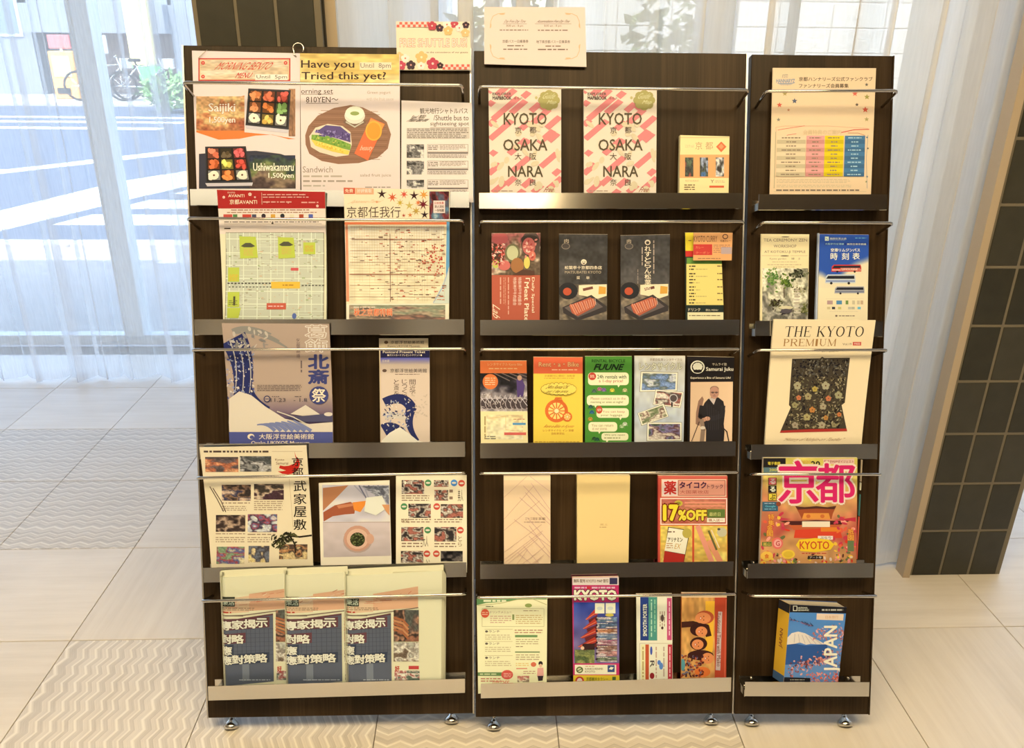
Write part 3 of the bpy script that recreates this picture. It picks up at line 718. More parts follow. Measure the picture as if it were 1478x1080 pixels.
    def text(s, t, x0, y0, x1, y1, c=INK, bold=0., rot=0, it=0., out=None, ow=.03, res=2, rb=None):
        """fit the string into the box; rot 90 = reads downwards, -90 = reads upwards"""
        T = glyphs(t, 0., res)
        if not len(T): return
        a, b = T.reshape(-1, 2).min(0), T.reshape(-1, 2).max(0); sz = b-a
        def go(r, col):
            # weight comes from a ring of shifted copies of the letters, in one layer
            if r < .004: off = [(0, 0)]
            elif r < .03: off = [(r, 0), (-r, 0), (0, r*.6), (0, -r*.6)]
            else: off = [(r*math.cos(q_*math.pi/4), r*math.sin(q_*math.pi/4)) for q_ in range(8)]+[(0, 0), (r*.5, 0), (-r*.5, 0)]
            ins = 0 if out is not None else r
            A = []
            for dx, dy in off:
                X = (T[..., 0]+dx-a[0]+ins)/(sz[0]+2*ins); Y = (T[..., 1]+dy-a[1]+ins*.6)/(sz[1]+1.2*ins)
                if it: X = X*(1-it)+it*Y
                if rot == 0: px_, py_ = x0+X*(x1-x0), y1-Y*(y1-y0)
                elif rot == 90: px_, py_ = x0+Y*(x1-x0), y0+X*(y1-y0)
                else: px_, py_ = x1-Y*(x1-x0), y1-X*(y1-y0)
                A.append(np.stack([px_.ravel(), py_.ravel()], 1))
            nb_ = len(s.boxes); keep = list(s.boxes)
            for k_, pts_ in enumerate(A):
                T2 = s.uv(pts_).reshape(-1, 3, 2); s.boxes = list(keep)
                s.put(T2, np.tile(ink(col), (len(T2), 3, 1)), 'lettering', sub=k_*.08)
                new_ = s.boxes[nb_:]; acc = (acc+new_) if k_ else new_
            if acc:
                s.boxes = keep+[(np.min([q_[0] for q_ in acc], 0), np.max([q_[1] for q_ in acc], 0), max(q_[2] for q_ in acc))]
        if out is not None: go(max(bold, .0)+ow*1.3, out)
        go(bold, c)
    def vtext(s, t, x0, y0, x1, y1, c=INK, bold=0., out=None, ow=.03, gap=.08):
        n = len(t); h = (y1-y0)/n
        for i, ch in enumerate(t):
            if ch != ' ': s.text(ch, x0, y0+i*h+h*gap/2, x1, y0+(i+1)*h-h*gap/2, c, bold, out=out, ow=ow)
    def serif(s, t, x0, y0, x1, y1, c=INK, it=0., sp=.16):
        wd = {'I': .45, 'M': 1.15, 'E': .8, 'P': .8}; ws = [wd.get(ch, 1.) if ch != ' ' else .45 for ch in t]; tot = sum(ws)+sp*(len(t)-1); x = 0; Ts = []
        sc = (x1-x0)/tot*(1-it*.0); h = y1-y0
        for ch, w in zip(t, ws):
            for (a, b, d, e, lw) in SERIF.get(ch, []):
                A = np.array([x0+(x+a*w)*sc, y1-b*h]); B = np.array([x0+(x+d*w)*sc, y1-e*h]); D = B-A; l = max(np.linalg.norm(D), 1e-6); W_ = lw*sc*.95
                nn = np.array([-D[1], D[0]])/l*W_/2
                pts = np.array([A+nn, B+nn, B-nn, A-nn]); pts[:, 0] += it*(y1-pts[:, 1]-h/2)
                uv = s.uv(pts); Ts += [uv[[0, 1, 2]], uv[[0, 2, 3]]]
            x += w+sp
        T = np.array(Ts); s.put(T, np.tile(ink(c), (len(T), 3, 1)), 'lettering')
    def small(s, x0, y0, x1, y1, rows, c=(120, 100, 78), fill=.42, vert=False, seed=None):
        """rows of print too small to read: word-length dashes"""
        r = np.random.RandomState(seed if seed is not None else int(abs(x0*7+y0*3)) % 9999); Q = []
        if vert: L0, L1, R0, R1 = y0, y1, x0, x1
        else: L0, L1, R0, R1 = x0, x1, y0, y1
        h = (R1-R0)/rows; mw = (L1-L0)
        for i in range(rows):
            p = L0; end = L1-(r.rand()*.35*mw if rows > 1 and i % 4 == 3 else r.rand()*.06*mw)
            while p < end:
                w = min(h*(.6+2.4*r.rand()), end-p)
                a, b = R0+i*h+h*(1-fill)/2, R0+(i+1)*h-h*(1-fill)/2
                Q.append([(p, a), (p+w, a), (p+w, b), (p, b)] if not vert else [(a, p), (b, p), (b, p+w), (a, p+w)]); p += w+h*.45
        if not Q: return
        uv = s.uv(np.array(Q).reshape(-1, 2)).reshape(-1, 4, 2); T = np.concatenate([uv[:, [0, 1, 2]], uv[:, [0, 2, 3]]])
        s.put(T, np.tile(ink(c), (len(T), 3, 1)), 'lettering')
    def pic(s, x0, y0, x1, y1, pal, seed=0, f=4, sharp=1.6, quad=None, fn=None, vert=.6, nx=None, ny=None):
        """a printed photograph: soft patches of a palette (top colours first)"""
        pal = np.array(pal, float); K = len(pal); pal = pal*.64+.36*(pal@np.array([.35, .5, .15]))[:, None]*np.array([1.04, 1., .86])
        def F(u, v):
            if fn is not None: return fn(u, v)
            n1 = vnoise(u*f*1.1, v*f*1.1, seed); n2 = vnoise(u*f*2.7+9, v*f*2.7, seed+5); n3 = vnoise(u*f*7, v*f*7, seed+9)
            t = np.clip(v*vert+(n1-.5)*sharp*(1-vert*.5)+(1-vert)*.5+(n2-.5)*.45*min(1, sharp/1.5), 0, .9999)*(K-1)
            i = t.astype(int); fr = (t-i)[:, None]; fr = fr*fr*(3-2*fr)
            return (pal[i]*(1-fr)+pal[np.minimum(i+1, K-1)]*fr)*(1-.22*min(1, sharp/2)+.46*min(1, sharp/2)*n3[:, None])
        s.grid(quad or [(x0, y0), (x1, y0), (x1, y1), (x0, y1)], None, 'picture', nx, ny, F)
def vnoise(x, y, seed):
    xi, yi = np.floor(x).astype(int), np.floor(y).astype(int); fx, fy = x-xi, y-yi
    fx = fx*fx*(3-2*fx); fy = fy*fy*(3-2*fy)
    def h(a, b):
        n = (a*374761393+b*668265263+seed*2147483647) & 0xffffffff; n = ((n ^ (n >> 13))*1274126177) & 0xffffffff
        return ((n ^ (n >> 16)) & 0xffff)/65535.
    return (h(xi, yi)*(1-fx)+h(xi+1, yi)*fx)*(1-fy)+(h(xi, yi+1)*(1-fx)+h(xi+1, yi+1)*fx)*fy

def item(name, label, cat, pk, quad, nb=.020, nt=.010, thick=.004, ext=.020, bulge=0., paper=WHITE, group=None, body='paper_sheet', edge=None, curl=0., bmode='mid'):
    """a printed thing: body slab with real thickness plus print following its surface.
    nb / nt: how far its front stands off the board at the ledge and at its top"""
    p = P[pk]; TL, TR, BR, BL = quad
    C = [p.at(*TL, nt), p.at(*TR, nt), p.at(*BR, nb), p.at(*BL, nb)]
    H = np.linalg.norm(C[3]-C[0]); e = ext/H
    if bmode == 'mid': bf = lambda u, v: -bulge*4*v*(1-v)*(v < 1.0)+curl*np.clip(.25-v, 0, 1)**2*16
    else: bf = lambda u, v: bulge*np.sin(np.clip(u, 0, 1)*math.pi)+0*v
    a = Art(quad, C, p.n, e, bf, 0)
    a.curved = 'v' if (bulge or curl) else ''
    a.meta = (name, label, cat, group, thick, paper, body, edge)
    return a
M_EDGE = {}
def edge_mat(c):
    k = tuple(c)
    if k not in M_EDGE: M_EDGE[k] = mat('paper_stock', tuple(ink(c)), .7)
    return M_EDGE[k]
def done(a, extra=None):
    name, label, cat, group, thick, paper, body, edge = a.meta
    uvb = np.array([[.5, 1+a.ext]]); base = a.p3(uvb, [-thick/2])[0]
    root = empty(name, base); tag(root, label, cat, group)
    # body slab, gridded so that it follows the bend
    nx, ny = 6, 24; V = []; F = []
    U_, V_ = np.meshgrid(np.linspace(0, 1, nx+1), np.linspace(0, 1+a.ext, ny+1)); uv = np.stack([U_.ravel(), V_.ravel()], 1)
    A = a.p3(uv, [0.]); B = a.p3(uv, [-thick]); V = np.concatenate([A, B])-base; n = len(A)
    for j in range(ny):
        for i in range(nx):
            k = j*(nx+1)+i; F.append((k, k+nx+1, k+nx+2, k+1)); F.append((n+k, n+k+1, n+k+nx+2, n+k+nx+1))
    def rim(ids):
        for k0, k1 in zip(ids[:-1], ids[1:]): F.append((k0, k1, n+k1, n+k0))
    rim(list(range(nx+1))); rim([ny*(nx+1)+i for i in range(nx, -1, -1)])
    rim([j*(nx+1) for j in range(ny, -1, -1)]); rim([j*(nx+1)+nx for j in range(ny+1)])
    me = bpy.data.meshes.new(body); me.from_pydata([tuple(v) for v in V], [], F); me.materials.append(edge if edge is not None else edge_mat(paper)); me.update()
    link(bpy.data.objects.new(body, me), root)
    if thick >= .0035:    # single leaves seen on the edge of a stack
        g = G(); k = int(min(6, thick/.0012))
        for j in range(1, k):
            l = -thick*j/k
            q = a.p3(np.array([[0, 0], [1, 0], [1, 0], [0, 0]]), [l, l, l-.00025, l-.00025])-base; up = (a.c[0]-a.c[3]); up = up/np.linalg.norm(up)*.0005
            g.add([q[0], q[1], q[2], q[3], q[0]+up, q[1]+up, q[2]+up, q[3]+up], [(0, 1, 2, 3), (4, 5, 6, 7), (0, 1, 5, 4), (1, 2, 6, 5), (2, 3, 7, 6), (3, 0, 4, 7)])
        if g.v: tag(g.obj('leaf_edges', M_PAPER, root), kind='stuff')
    for part in ('cover_print', 'picture', 'lettering'):
        if not a.tri[part]: continue
        T = np.concatenate(a.tri[part]); Cc = np.concatenate(a.col[part]); L = np.repeat(np.concatenate(a.lay[part]), 3)
        X = a.p3(T.reshape(-1, 2), L)-base; nT = len(T)
        me = bpy.data.meshes.new(part); me.vertices.add(nT*3); me.vertices.foreach_set('co', X.ravel())
        me.loops.add(nT*3); 
        # wind every triangle towards the viewer side
        idx = np.arange(nT*3).reshape(-1, 3); nn = np.cross(X[idx[:, 1]]-X[idx[:, 0]], X[idx[:, 2]]-X[idx[:, 0]]); fl_ = (nn@a.nrm) < 0; idx[fl_] = idx[fl_][:, ::-1]
        me.loops.foreach_set('vertex_index', idx.ravel()); me.polygons.add(nT)
        me.polygons.foreach_set('loop_start', np.arange(nT)*3); me.polygons.foreach_set('loop_total', np.full(nT, 3))
        at = me.attributes.new('Col', 'FLOAT_COLOR', 'POINT')
        at.data.foreach_set('color', np.concatenate([Cc.reshape(-1, 3), np.ones((nT*3, 1))], 1).ravel())
        me.materials.append(M_PRINT); me.update(calc_edges=True)
        link(bpy.data.objects.new(part, me), root)
    if extra: extra(root, base, a)
    return root
RED = (205, 60, 45); CRM = (250, 222, 168); GRYT = (150, 128, 100)
# ---------- left board, first ledge
a = item('menu_poster', 'laminated bento menu poster hanging top left, red framed heading', 'poster', 'L', [(277,73),(433,77),(433.5,273),(284,273)], .020, .010, .0008, .018, paper=(236,208,178))
a.bg((236,208,178)); a.z(250, 0, .2977)
a.rect(122, 282, 568, 392, (196,52,44)); a.rect(128, 288, 562, 386, (232,190,130)); a.pic(132, 291, 558, 383, [(236,196,140),(226,176,110),(240,205,150)], 3, 3, 1.)
for x, y in ((145, 305), (545, 305), (145, 371)): a.ell(x, y, 9, 9, (214,60,50)); a.ell(x, y, 3, 3, (240,190,140))
a.text('MORNING BENTO', 198, 302, 494, 338, (206,62,44), .0, it=.12); a.text('MENU', 298, 352, 388, 378, (200,50,40), .015, it=.2)
a.rect(398, 360, 556, 388, (246,226,196)); a.text('Until  5pm', 404, 364, 552, 386, (90,70,60), -.005)
a.poly([(112, 465), (180, 470), (230, 480), (290, 474), (345, 462), (345, 640), (470, 652), (540, 664), (594, 672), (560, 674), (480, 652), (400, 656), (320, 672), (220, 676), (112, 640)], (226,122,52))
a.pic(112, 466, 345, 632, [(232,150,70),(238,176,80),(214,104,40),(190,70,30)], 7, 3.5); a.pic(560, 430, 592, 660, [(200,120,60),(150,90,50)], 3, 3)
a.text('Saijiki', 172, 500, 300, 552, (250,226,190), .025, out=(170,80,40), ow=.015); a.text('1,500yen', 176, 565, 300, 602, (250,226,190), .02, out=(170,80,40), ow=.015)
def bento(q, seed):
    q = [np.array(p, float) for p in q]; B = lambda u, v: tuple((1-u)*(1-v)*q[0]+u*(1-v)*q[1]+u*v*q[2]+(1-u)*v*q[3])
    a.grid([B(-.01, 1.), B(1.01, 1.), B(.98, 1.09), B(0.03, 1.09)], (214,196,176), 'picture'); a.grid(q, (52,50,50), 'picture'); a.grid([B(.03, .04), B(.97, .04), B(.97, .95), B(.03, .95)], (26,22,22), 'picture')
    foods = [(214,120,60), (200,90,50), (190,70,50), (226,130,70), (210,110,40), (120,150,70), (240,226,200), (220,170,70), (240,224,196)]
    rs = random.Random(seed); 
    if seed == 2: foods = [(222,110,70), (90,70,40), (210,80,70), (196,90,40), (220,200,80), (190,60,40), (240,226,200), (230,120,50), (240,224,196)]
    for i in range(9):
        u0, v0 = .06+(i % 3)*.31, .06+(i//3)*.30; c = foods[i]; c1 = tuple(int(k*.55) for k in c); c2 = tuple(min(255, int(k*1.1+18)) for k in c)
        q2 = [B(u0, v0), B(u0+.26, v0), B(u0+.26, v0+.26), B(u0, v0+.26)]; a.grid(q2, c1, 'picture')
        for k in range(7):
            x, y = B(u0+rs.uniform(.05, .21), v0+rs.uniform(.05, .21)); a.ell(x, y, rs.uniform(9, 19), rs.uniform(7, 13), c if k % 2 else c2, 9, rs.uniform(0, 3))
        if c[2] > 190: x, y = B(u0+.13, v0+.13); a.ell(x, y, 24, 22, (244,232,206), 12); a.ell(x, y, 5, 5, (110,60,40), 8)
bento([(364, 428), (570, 436), (560, 628), (350, 606)], 1)
a.poly([(125, 745), (250, 735), (400, 730), (520, 745), (594, 770), (594, 915), (125, 915)], (58,56,60)); a.pic(370, 752, 592, 912, [(40,50,70),(60,80,50),(120,130,50),(150,110,70),(90,60,50)], 5, 3)
bento([(155, 710), (352, 708), (384, 885), (158, 888)], 2)
a.text('Ushiwakamaru', 388, 790, 584, 828, (252,236,200), .022, out=(60,50,40), ow=.02); a.text('1,500yen', 462, 838, 584, 870, (252,236,200), .022, out=(60,50,40), ow=.02)
M_CORD = mat('clear_cord', (.6, .58, .52), .3)
def hook(root, base, a):
    pts = [P['L'].at(*a_, .014)-base for a_ in ((286, 84), (299, 72), (292, 78))]
    G().tube(pts, .0008, 6).obj('hanging_cord', M_CORD, root)
done(a, hook)
a = item('menu_poster', 'laminated morning set poster with yellow heading and sandwich photo', 'poster', 'L', [(433,77),(577,78.5),(577.5,273),(435,273)], .022, .012, .0008, .018, paper=(236,208,176))
a.bg((236,208,176)); a.z(250, 0, .2977); a.pic(613, 258, 1096, 402, [(246,196,70),(240,178,50),(250,206,96)], 2, 2, 1., vert=.3)
a.text('Have you', 620, 292, 878, 340, (60,36,30), .012); a.text('Tried this yet?', 622, 348, 1032, 396, (60,36,30), .012)
a.rect(904, 302, 1058, 338, (240,214,160)); a.text('Until  8pm', 908, 306, 1054, 336, (130,110,90), -.005)
a.text('orning set', 620, 430, 774, 460, (70,52,44)); a.line([(622, 456), (774, 456)], 2, (90,70,60)); a.text('810YEN〜', 644, 468, 800, 496, (70,52,44), .004); a.line([(644, 500), (800, 500)], 2, (90,70,60))
a.text('Green yogurt', 940, 440, 1054, 458, (170,150,120)); a.text('with the fruit sauce', 936, 470, 1068, 486, (196,176,146))
blob = [(640, 655), (655, 610), (700, 560), (780, 522), (860, 508), (920, 520), (985, 552), (1035, 590), (1056, 650), (1040, 720), (990, 765), (900, 790), (800, 795), (720, 780), (660, 745), (642, 700)]
a.poly(blob, (150,104,72))
for i in range(16): a.line([(660+(abs(i-8)**1.6)*2.0, 535+i*15.5), (1040-(abs(i-8)**1.7)*1.4, 540+i*15.5)], 2.2, (124,84,56) if i % 2 else (170,122,86))
a.ell(880, 590, 56, 20, (130,96,70)); a.ell(880, 560, 50, 40, (226,212,170)); a.ell(880, 548, 46, 34, (244,232,196)); a.ell(880, 549, 22, 10, (150,160,80)); a.line([(838, 590), (880, 615), (922, 590)], 6, (206,190,150))
a.poly([(660, 660), (690, 618), (750, 600), (820, 610), (860, 640), (866, 700), (850, 752), (790, 760), (710, 738), (668, 712)], (232,206,158))
a.poly([(690, 640), (740, 606), (810, 612), (858, 650), (860, 690), (800, 672), (740, 656)], (96,76,112))
a.poly([(672, 652), (740, 656), (810, 678), (862, 700), (858, 728), (790, 712), (720, 690), (670, 676)], (128,160,58)); a.poly([(668, 674), (730, 692), (800, 712), (856, 732), (848, 750), (770, 734), (690, 706)], (236,200,80))
rs = random.Random(5)
for _ in range(60): t_ = rs.random(); x = 690+t_*165; a.ell(x, 640+t_*22+rs.uniform(-18, 14), 6, 3.5, rs.choice([(120,96,136), (150,128,160), (78,60,96)]), 6, rs.random()*3)
for _ in range(40): t_ = rs.random(); a.ell(680+t_*175, 664+t_*42+rs.uniform(-9, 10), 6, 4, rs.choice([(96,140,48), (150,176,70), (196,190,80)]), 6, rs.random()*3)
for _ in range(30): t_ = rs.random(); a.ell(690+t_*150, 690+t_*46+rs.uniform(-7, 8), 6, 4, rs.choice([(244,214,96), (226,180,60)]), 6, rs.random()*3)
a.poly([(958, 570), (1026, 600), (944, 778), (878, 744)], (236,110,60)); a.poly([(958, 574), (1024, 602), (1000, 650), (930, 640)], (240,150,70)); a.ell(972, 634, 40, 48, (248,170,60)); a.ell(972, 634, 33, 41, (250,150,48)); a.text('beauty', 900, 704, 975, 736, (250,190,140), .01, it=.2)
a.text('Sandwich', 628, 806, 772, 836, (150,128,104)); a.small(630, 845, 830, 864, 1, (186,164,134)); a.small(630, 868, 880, 888, 1, (170,148,120)); a.small(630, 892, 740, 910, 1, (190,170,140)); a.text('salad fruit juice', 906, 842, 1056, 860, (160,138,112)); a.small(930, 902, 1060, 914, 1, (160,138,112))
def ring(root, base, a):
    c = P['L'].at(430.5, 70, .012)-base; u, v = P['L'].u, P['L'].v
    G().tube([c+u*.0105*math.cos(t)+v*.0105*math.sin(t) for t in np.linspace(-.6, 3.75, 15)]+[c-v*.012-u*.009, c-v*.016-u*.004], .0012, 8).obj('hanging_hook', M_CHROME, root)
done(a, ring)
a = item('timetable_leaflet', 'white stapled shuttle bus leaflet behind the top rod of the left board', 'leaflet', 'L', [(579.5,145),(681,148.5),(683,279),(579,273)], .026, .014, .003, .018, paper=(240,214,178))
a.bg((240,214,178)); a.z(250, 0, .2977); K2 = (60,50,44)
a.text('観光地行シャトルバス', 1196, 524, 1428, 552, K2, .008); a.text('Free! 無料!', 1150, 556, 1232, 576, K2, .02, it=.2); a.text('Please take one', 1130, 570, 1255, 590, K2, .015, it=.25); a.text('/Shuttle bus to', 1262, 558, 1432, 584, (80,66,56), .005); a.text('sightseeing spot', 1246, 590, 1434, 614, (80,66,56), .005)
a.line([(1246, 618), (1434, 618)], 1.5, K2); a.rect(1132, 620, 1436, 672, (214,192,158)); a.small(1134, 622, 1434, 672, 6, (110,94,78))
for i, y in enumerate((700, 780, 872)):
    y2 = min(y+66, 912); a.pic(1132, y, 1216, y2, [(60,54,48), (150,136,116), (90,80,70), (220,200,170)], 30+i, 4, 2.2); a.frame(1232, y, 1430, y2-30 if i < 2 else y2, 1.4, (110,96,80))
    a.small(1236, y+4, 1285, y+28, 3, (90,76,64)); a.small(1292, y+2, 1420, y+26, 4, (140,122,100)); a.rect(1232, y+38, 1430, y+45, (120,104,88)); a.small(1232, y+48, 1430, y+66, 3, (130,112,94))
done(a)
# ---------- left board, second ledge
a = item('city_map', 'red topped city street map leaning over the first ledge, left board', 'leaflet', 'L', [(313,274),(469,277),(471,462),(322,462)], .030, .058, .007, .020, .006, paper=(238,224,170))
a.bg((238,222,166)); a.z(260, 260, .29093)
a.rect(160, 40, 740, 138, (180,46,38)); a.text('KYOTO', 236, 58, 272, 66, CRM); a.text('AVANTI', 238, 70, 318, 84, CRM, .01); a.text('京都AVANTI', 244, 94, 380, 118, CRM, .01)
for x, y, r in ((216, 84, 7), (346, 70, 9), (680, 126, 7), (370, 84, 5), (430, 108, 5), (535, 110, 4), (610, 72, 4)): a.flower(x, y, r, (244,200,160), (200,80,60))
a.line([(404, 62), (404, 118)], 1.5, CRM); a.small(410, 66, 640, 90, 2, (232,160,130)); a.small(410, 100, 560, 114, 1, (232,160,130)); a.small(600, 102, 690, 116, 1, (232,160,130))
a.rect(180, 138, 740, 262, (244,216,176)); a.small(250, 140, 660, 150, 1, (150,80,60)); a.small(230, 152, 680, 162, 1, (170,120,90))
for i, c in enumerate(((200,80,60), (90,130,70), (200,70,50), (80,80,90), (60,50,50), (220,160,60), (50,50,50), (230,210,160), (180,80,50), (90,100,150))): x = 212+i*47; a.rect(x, 166, x+(44 if i in (0, 2) else 22), 186, c) if i not in (4, 6) else a.ell(x+11, 174, 11, 11, c)
a.small(215, 198, 690, 208, 1, (90,80,70)); a.line([(215, 212), (700, 212)], 1.5, (110,96,70)); a.rect(450, 206, 460, 214, (60,50,40)); a.rect(215, 232, 246, 238, (50,40,30))
a.frame(222, 254, 712, 700, 3, (120,112,90)); a.rect(225, 257, 709, 700, (206,200,158))
rs = random.Random(9); xs = [225+i*17+rs.uniform(-4, 4) for i in range(29)]; ys = [262+i*13+rs.uniform(-3, 3) for i in range(34)]
rd = (240,232,192)
for i, x in enumerate(xs):
    if i % 4 == 1: a.line([(x, 257), (x+2, 700)], 4.5, rd)
    else: y0 = rs.choice([257, 320, 400, 530]); a.line([(x, y0), (x+1, y0+rs.uniform(70, 180))], 2.2, rd)
for i, y in enumerate(ys):
    if i % 5 == 2: a.line([(225, y), (709, y+2)], 5, rd)
    else: x0 = rs.choice([225, 300, 400, 560]); a.line([(x0, y), (x0+rs.uniform(90, 220), y+1)], 2, rd)
for _ in range(170): x, y = rs.uniform(230, 690), rs.uniform(262, 690); a.rect(x, y, x+rs.uniform(5, 16), y+rs.uniform(3, 6), rs.choice([(176,168,126), (150,140,110), (214,180,130), (190,180,140), (160,170,110)]))
gr = (196,200,72)
for q_ in (((290, 274), (372, 276), (382, 380), (294, 384)), ((482, 278), (560, 280), (568, 380), (484, 384)), ((608, 304), (668, 304), (668, 362), (608, 362)), ((234, 428), (290, 428), (290, 500), (234, 500)), ((234, 552), (292, 552), (292, 628), (234, 628)), ((234, 632), (300, 632), (290, 684), (234, 684))): a.poly(q_, gr)
for x, y in ((333, 316), (522, 310)): a.poly([(x-36, y+6), (x-12, y-10), (x+12, y-10), (x+36, y+6), (x+20, y+12), (x-20, y+12)], (90,86,60)); a.small(x-22, y+16, x+26, y+54, 5, (220,170,90))
a.small(616, 318, 660, 350, 4, (226,150,70)); a.small(240, 462, 284, 496, 4, (236,170,60)); a.rect(262, 574, 272, 620, (80,74,50)); a.small(240, 592, 284, 620, 3, (120,116,60))
a.rect(448, 500, 592, 534, (238,186,62)); a.small(505, 512, 560, 522, 1, (150,90,40)); a.rect(428, 608, 524, 640, (206,96,66)); a.small(436, 618, 516, 630, 1, (244,200,170)); a.rect(546, 430, 584, 444, (214,90,80))
for x in range(232, 440, 17): a.rect(x, 505, x+11, 511, (60,60,50)); a.rect(x+6, 524, x+15, 529, (90,90,76))
for x in range(600, 705, 17): a.rect(x, 516, x+11, 522, (90,86,70))
a.ell(566, 674, 11, 15, (96,110,150)); done(a)
a = item('tourist_map', 'street plan leaflet with maple leaf heading leaning over the first ledge', 'leaflet', 'L', [(496,271),(649,275),(648,462),(500,462)], .030, .058, .005, .020, .004, paper=(246,220,164))
a.bg((246,220,164)); a.z(260, 260, .29093); a.pic(815, 225, 1310, 610, [(246,220,170), (250,222,150), (252,226,150)], 4, 2, .5)
a.rect(808, 36, 868, 68, (212,92,60)); a.text('免費', 818, 44, 858, 62, CRM, .01); a.rect(870, 36, 960, 70, (232,170,116)); a.text('好評索取', 878, 44, 950, 62, (250,224,180), .015); a.text('JapaneseTravel', 828, 96, 1010, 116, (226,178,120), 0, it=.2)
a.text('京都任我行', 826, 128, 1092, 182, (80,58,44), -.008)
for i, (x, y, r, c) in enumerate(((1000, 68, 26, (60,34,30)), (1052, 84, 26, (214,92,50)), (1110, 70, 22, (216,84,60)), (1160, 76, 26, (60,30,30)), (1208, 72, 26, (226,150,60)), (1090, 110, 20, (206,170,60)), (1136, 124, 24, (210,180,90)), (1205, 118, 30, (120,34,40)), (1170, 150, 24, (200,160,70)), (1212, 168, 22, (50,30,34)), (1108, 172, 12, (180,60,40)), (1180, 110, 16, (230,120,60)), (1140, 170, 14, (220,130,60)), (975, 106, 9, (230,150,90)))):
    a.star(x, y, r, c, 7 if i % 3 else 5, .3)
a.pic(1236, 56, 1334, 190, [(80,24,26), (150,40,40), (90,90,100), (80,130,150), (150,170,160)], 6, 3); a.rect(1256, 100, 1314, 160, (246,214,180), 'lettering'); a.text('日本免費', 1262, 106, 1308, 118, (190,60,50), .01); a.text('旅人須知', 1262, 122, 1308, 136, (60,40,30), .01); a.text('一份地圖', 1262, 140, 1308, 154, (60,40,30), .01)
a.rect(812, 204, 1336, 216, (226,120,70)); a.poly([(818, 216), (830, 216), (838, 600), (824, 600)], (232,150,100), 'cover_print'); a.poly([(1322, 200), (1336, 200), (1336, 420), (1318, 470)], (110,160,176), 'cover_print'); a.poly([(1318, 470), (1336, 440), (1336, 610), (1255, 610)], (216,214,176), 'cover_print'); a.line([(1330, 440), (1306, 520), (1256, 606)], 3, (150,170,190))
for i in range(38): x = 850+i*12.4; a.line([(x, 222), (x+3, rs.choice([420, 500, 600]))], 1.1, (222,190,132))
for i in range(26): y = 228+i*14.5; a.line([(842, y), (rs.choice([1180, 1290, 1310]), y+1)], 1.1 if i % 4 else 2., (224,188,130) if i % 4 else (190,140,96))
a.line([(1040, 262), (1042, 600)], 2.5, (130,80,60)); a.line([(842, 464), (1300, 466)], 2.5, (176,110,76)); a.line([(850, 290), (1300, 292)], 2., (150,100,76))
for _ in range(210): x, y = rs.gauss(1130, 110), rs.uniform(235, 590); x = min(max(x, 850), 1300); a.rect(x, y, x+rs.uniform(4, 22), y+rs.uniform(2, 4.5), rs.choice([(170,100,70), (120,90,70), (206,96,66), (150,120,90), (200,120,80)]), 'lettering')
for _ in range(60): x, y = rs.uniform(1200, 1305), rs.uniform(310, 460); a.ell(x, y, 4, 4, rs.choice([(214,96,70), (190,70,50)]), 6)
a.rect(824, 612, 1332, 700, (250,230,180)); a.pic(838, 618, 1315, 694, [(150,150,100), (190,150,100), (120,90,70), (200,120,80)], 12, 5, 1.6); a.text('秋之京都特輯', 862, 636, 1052, 674, (240,110,60), .02, out=(250,220,160), ow=.02); a.small(860, 624, 975, 634, 1, (250,226,180)); done(a)
# ---------- left board, third ledge
a = item('museum_flyer', 'large tan museum flyer with blue swirls and bottom band', 'flyer', 'L', [(320,466.5),(475,467.5),(481,641),(332,641)], .032, .057, .003, .020, .006, paper=(190,160,126))
a.bg((188,158,124)); a.z(260, 450, .29093)
a.grid([(200, 40), (770, 40), (770, 560), (230, 560)], None, 'picture', 30, 30, lambda u, v: np.array([188,158,124])*(1-.0*v[:, None])+np.outer(np.clip((v-.72)*4, 0, 1), np.array([-92,-84,-30])))
rs = random.Random(21)
NV = (44,48,84); PB = (120,120,136)
def ribbon(c, w0, w1, col, n=14):
    L = []; R = []
    for i in range(n+1):
        t_ = i/n; p0, p1, p2 = [np.array(q_, float) for q_ in c]; p_ = (1-t_)**2*p0+2*t_*(1-t_)*p1+t_*t_*p2; d = 2*(1-t_)*(p1-p0)+2*t_*(p2-p1); d /= np.linalg.norm(d); nn = np.array([-d[1], d[0]]); w = w0+(w1-w0)*t_; L.append(p_+nn*w); R.append(p_-nn*w)
    a.poly(L+R[::-1], col)
# generic stand-in picture: navy and cream ribbons over pale drifts
for k in range(3): ribbon(((260+k*18, 100-k*6), (330+k*40, 60+k*20), (450+k*40, 110+k*34)), 16, 4, (150,140,116))
ribbon(((262, 130), (330, 260), (300, 420)), 66, 40, NV); ribbon(((300, 330), (330, 440), (440, 476)), 44, 6, NV)
for k in range(3): ribbon(((244+k*34, 140), (290+k*36, 250), (268+k*36, 400)), 3, 2, (196,180,150))
for _ in range(150): x, y = rs.uniform(225, 365), rs.uniform(130, 440); a.ell(x, y, rs.uniform(2, 8), rs.uniform(2, 5), rs.choice([(222,200,164), (150,150,160), (190,176,150), (80,84,120)]), 7, rs.random()*3)
for _ in range(40): x, y = rs.uniform(250, 430), rs.uniform(80, 190); a.ell(x, y, rs.uniform(6, 18), rs.uniform(3, 8), rs.choice([(160,144,120), (140,130,112), (206,186,150)]), 8, rs.random()*3)
a.poly([(240, 430), (290, 392), (350, 412), (420, 468), (520, 530), (640, 556), (756, 545), (756, 600), (240, 600)], (228,206,164))
for k in range(7): ribbon(((380+k*30, 560-k*4), (430+k*26, 548), (470+k*30, 590)), 3, 9, (128,130,150))
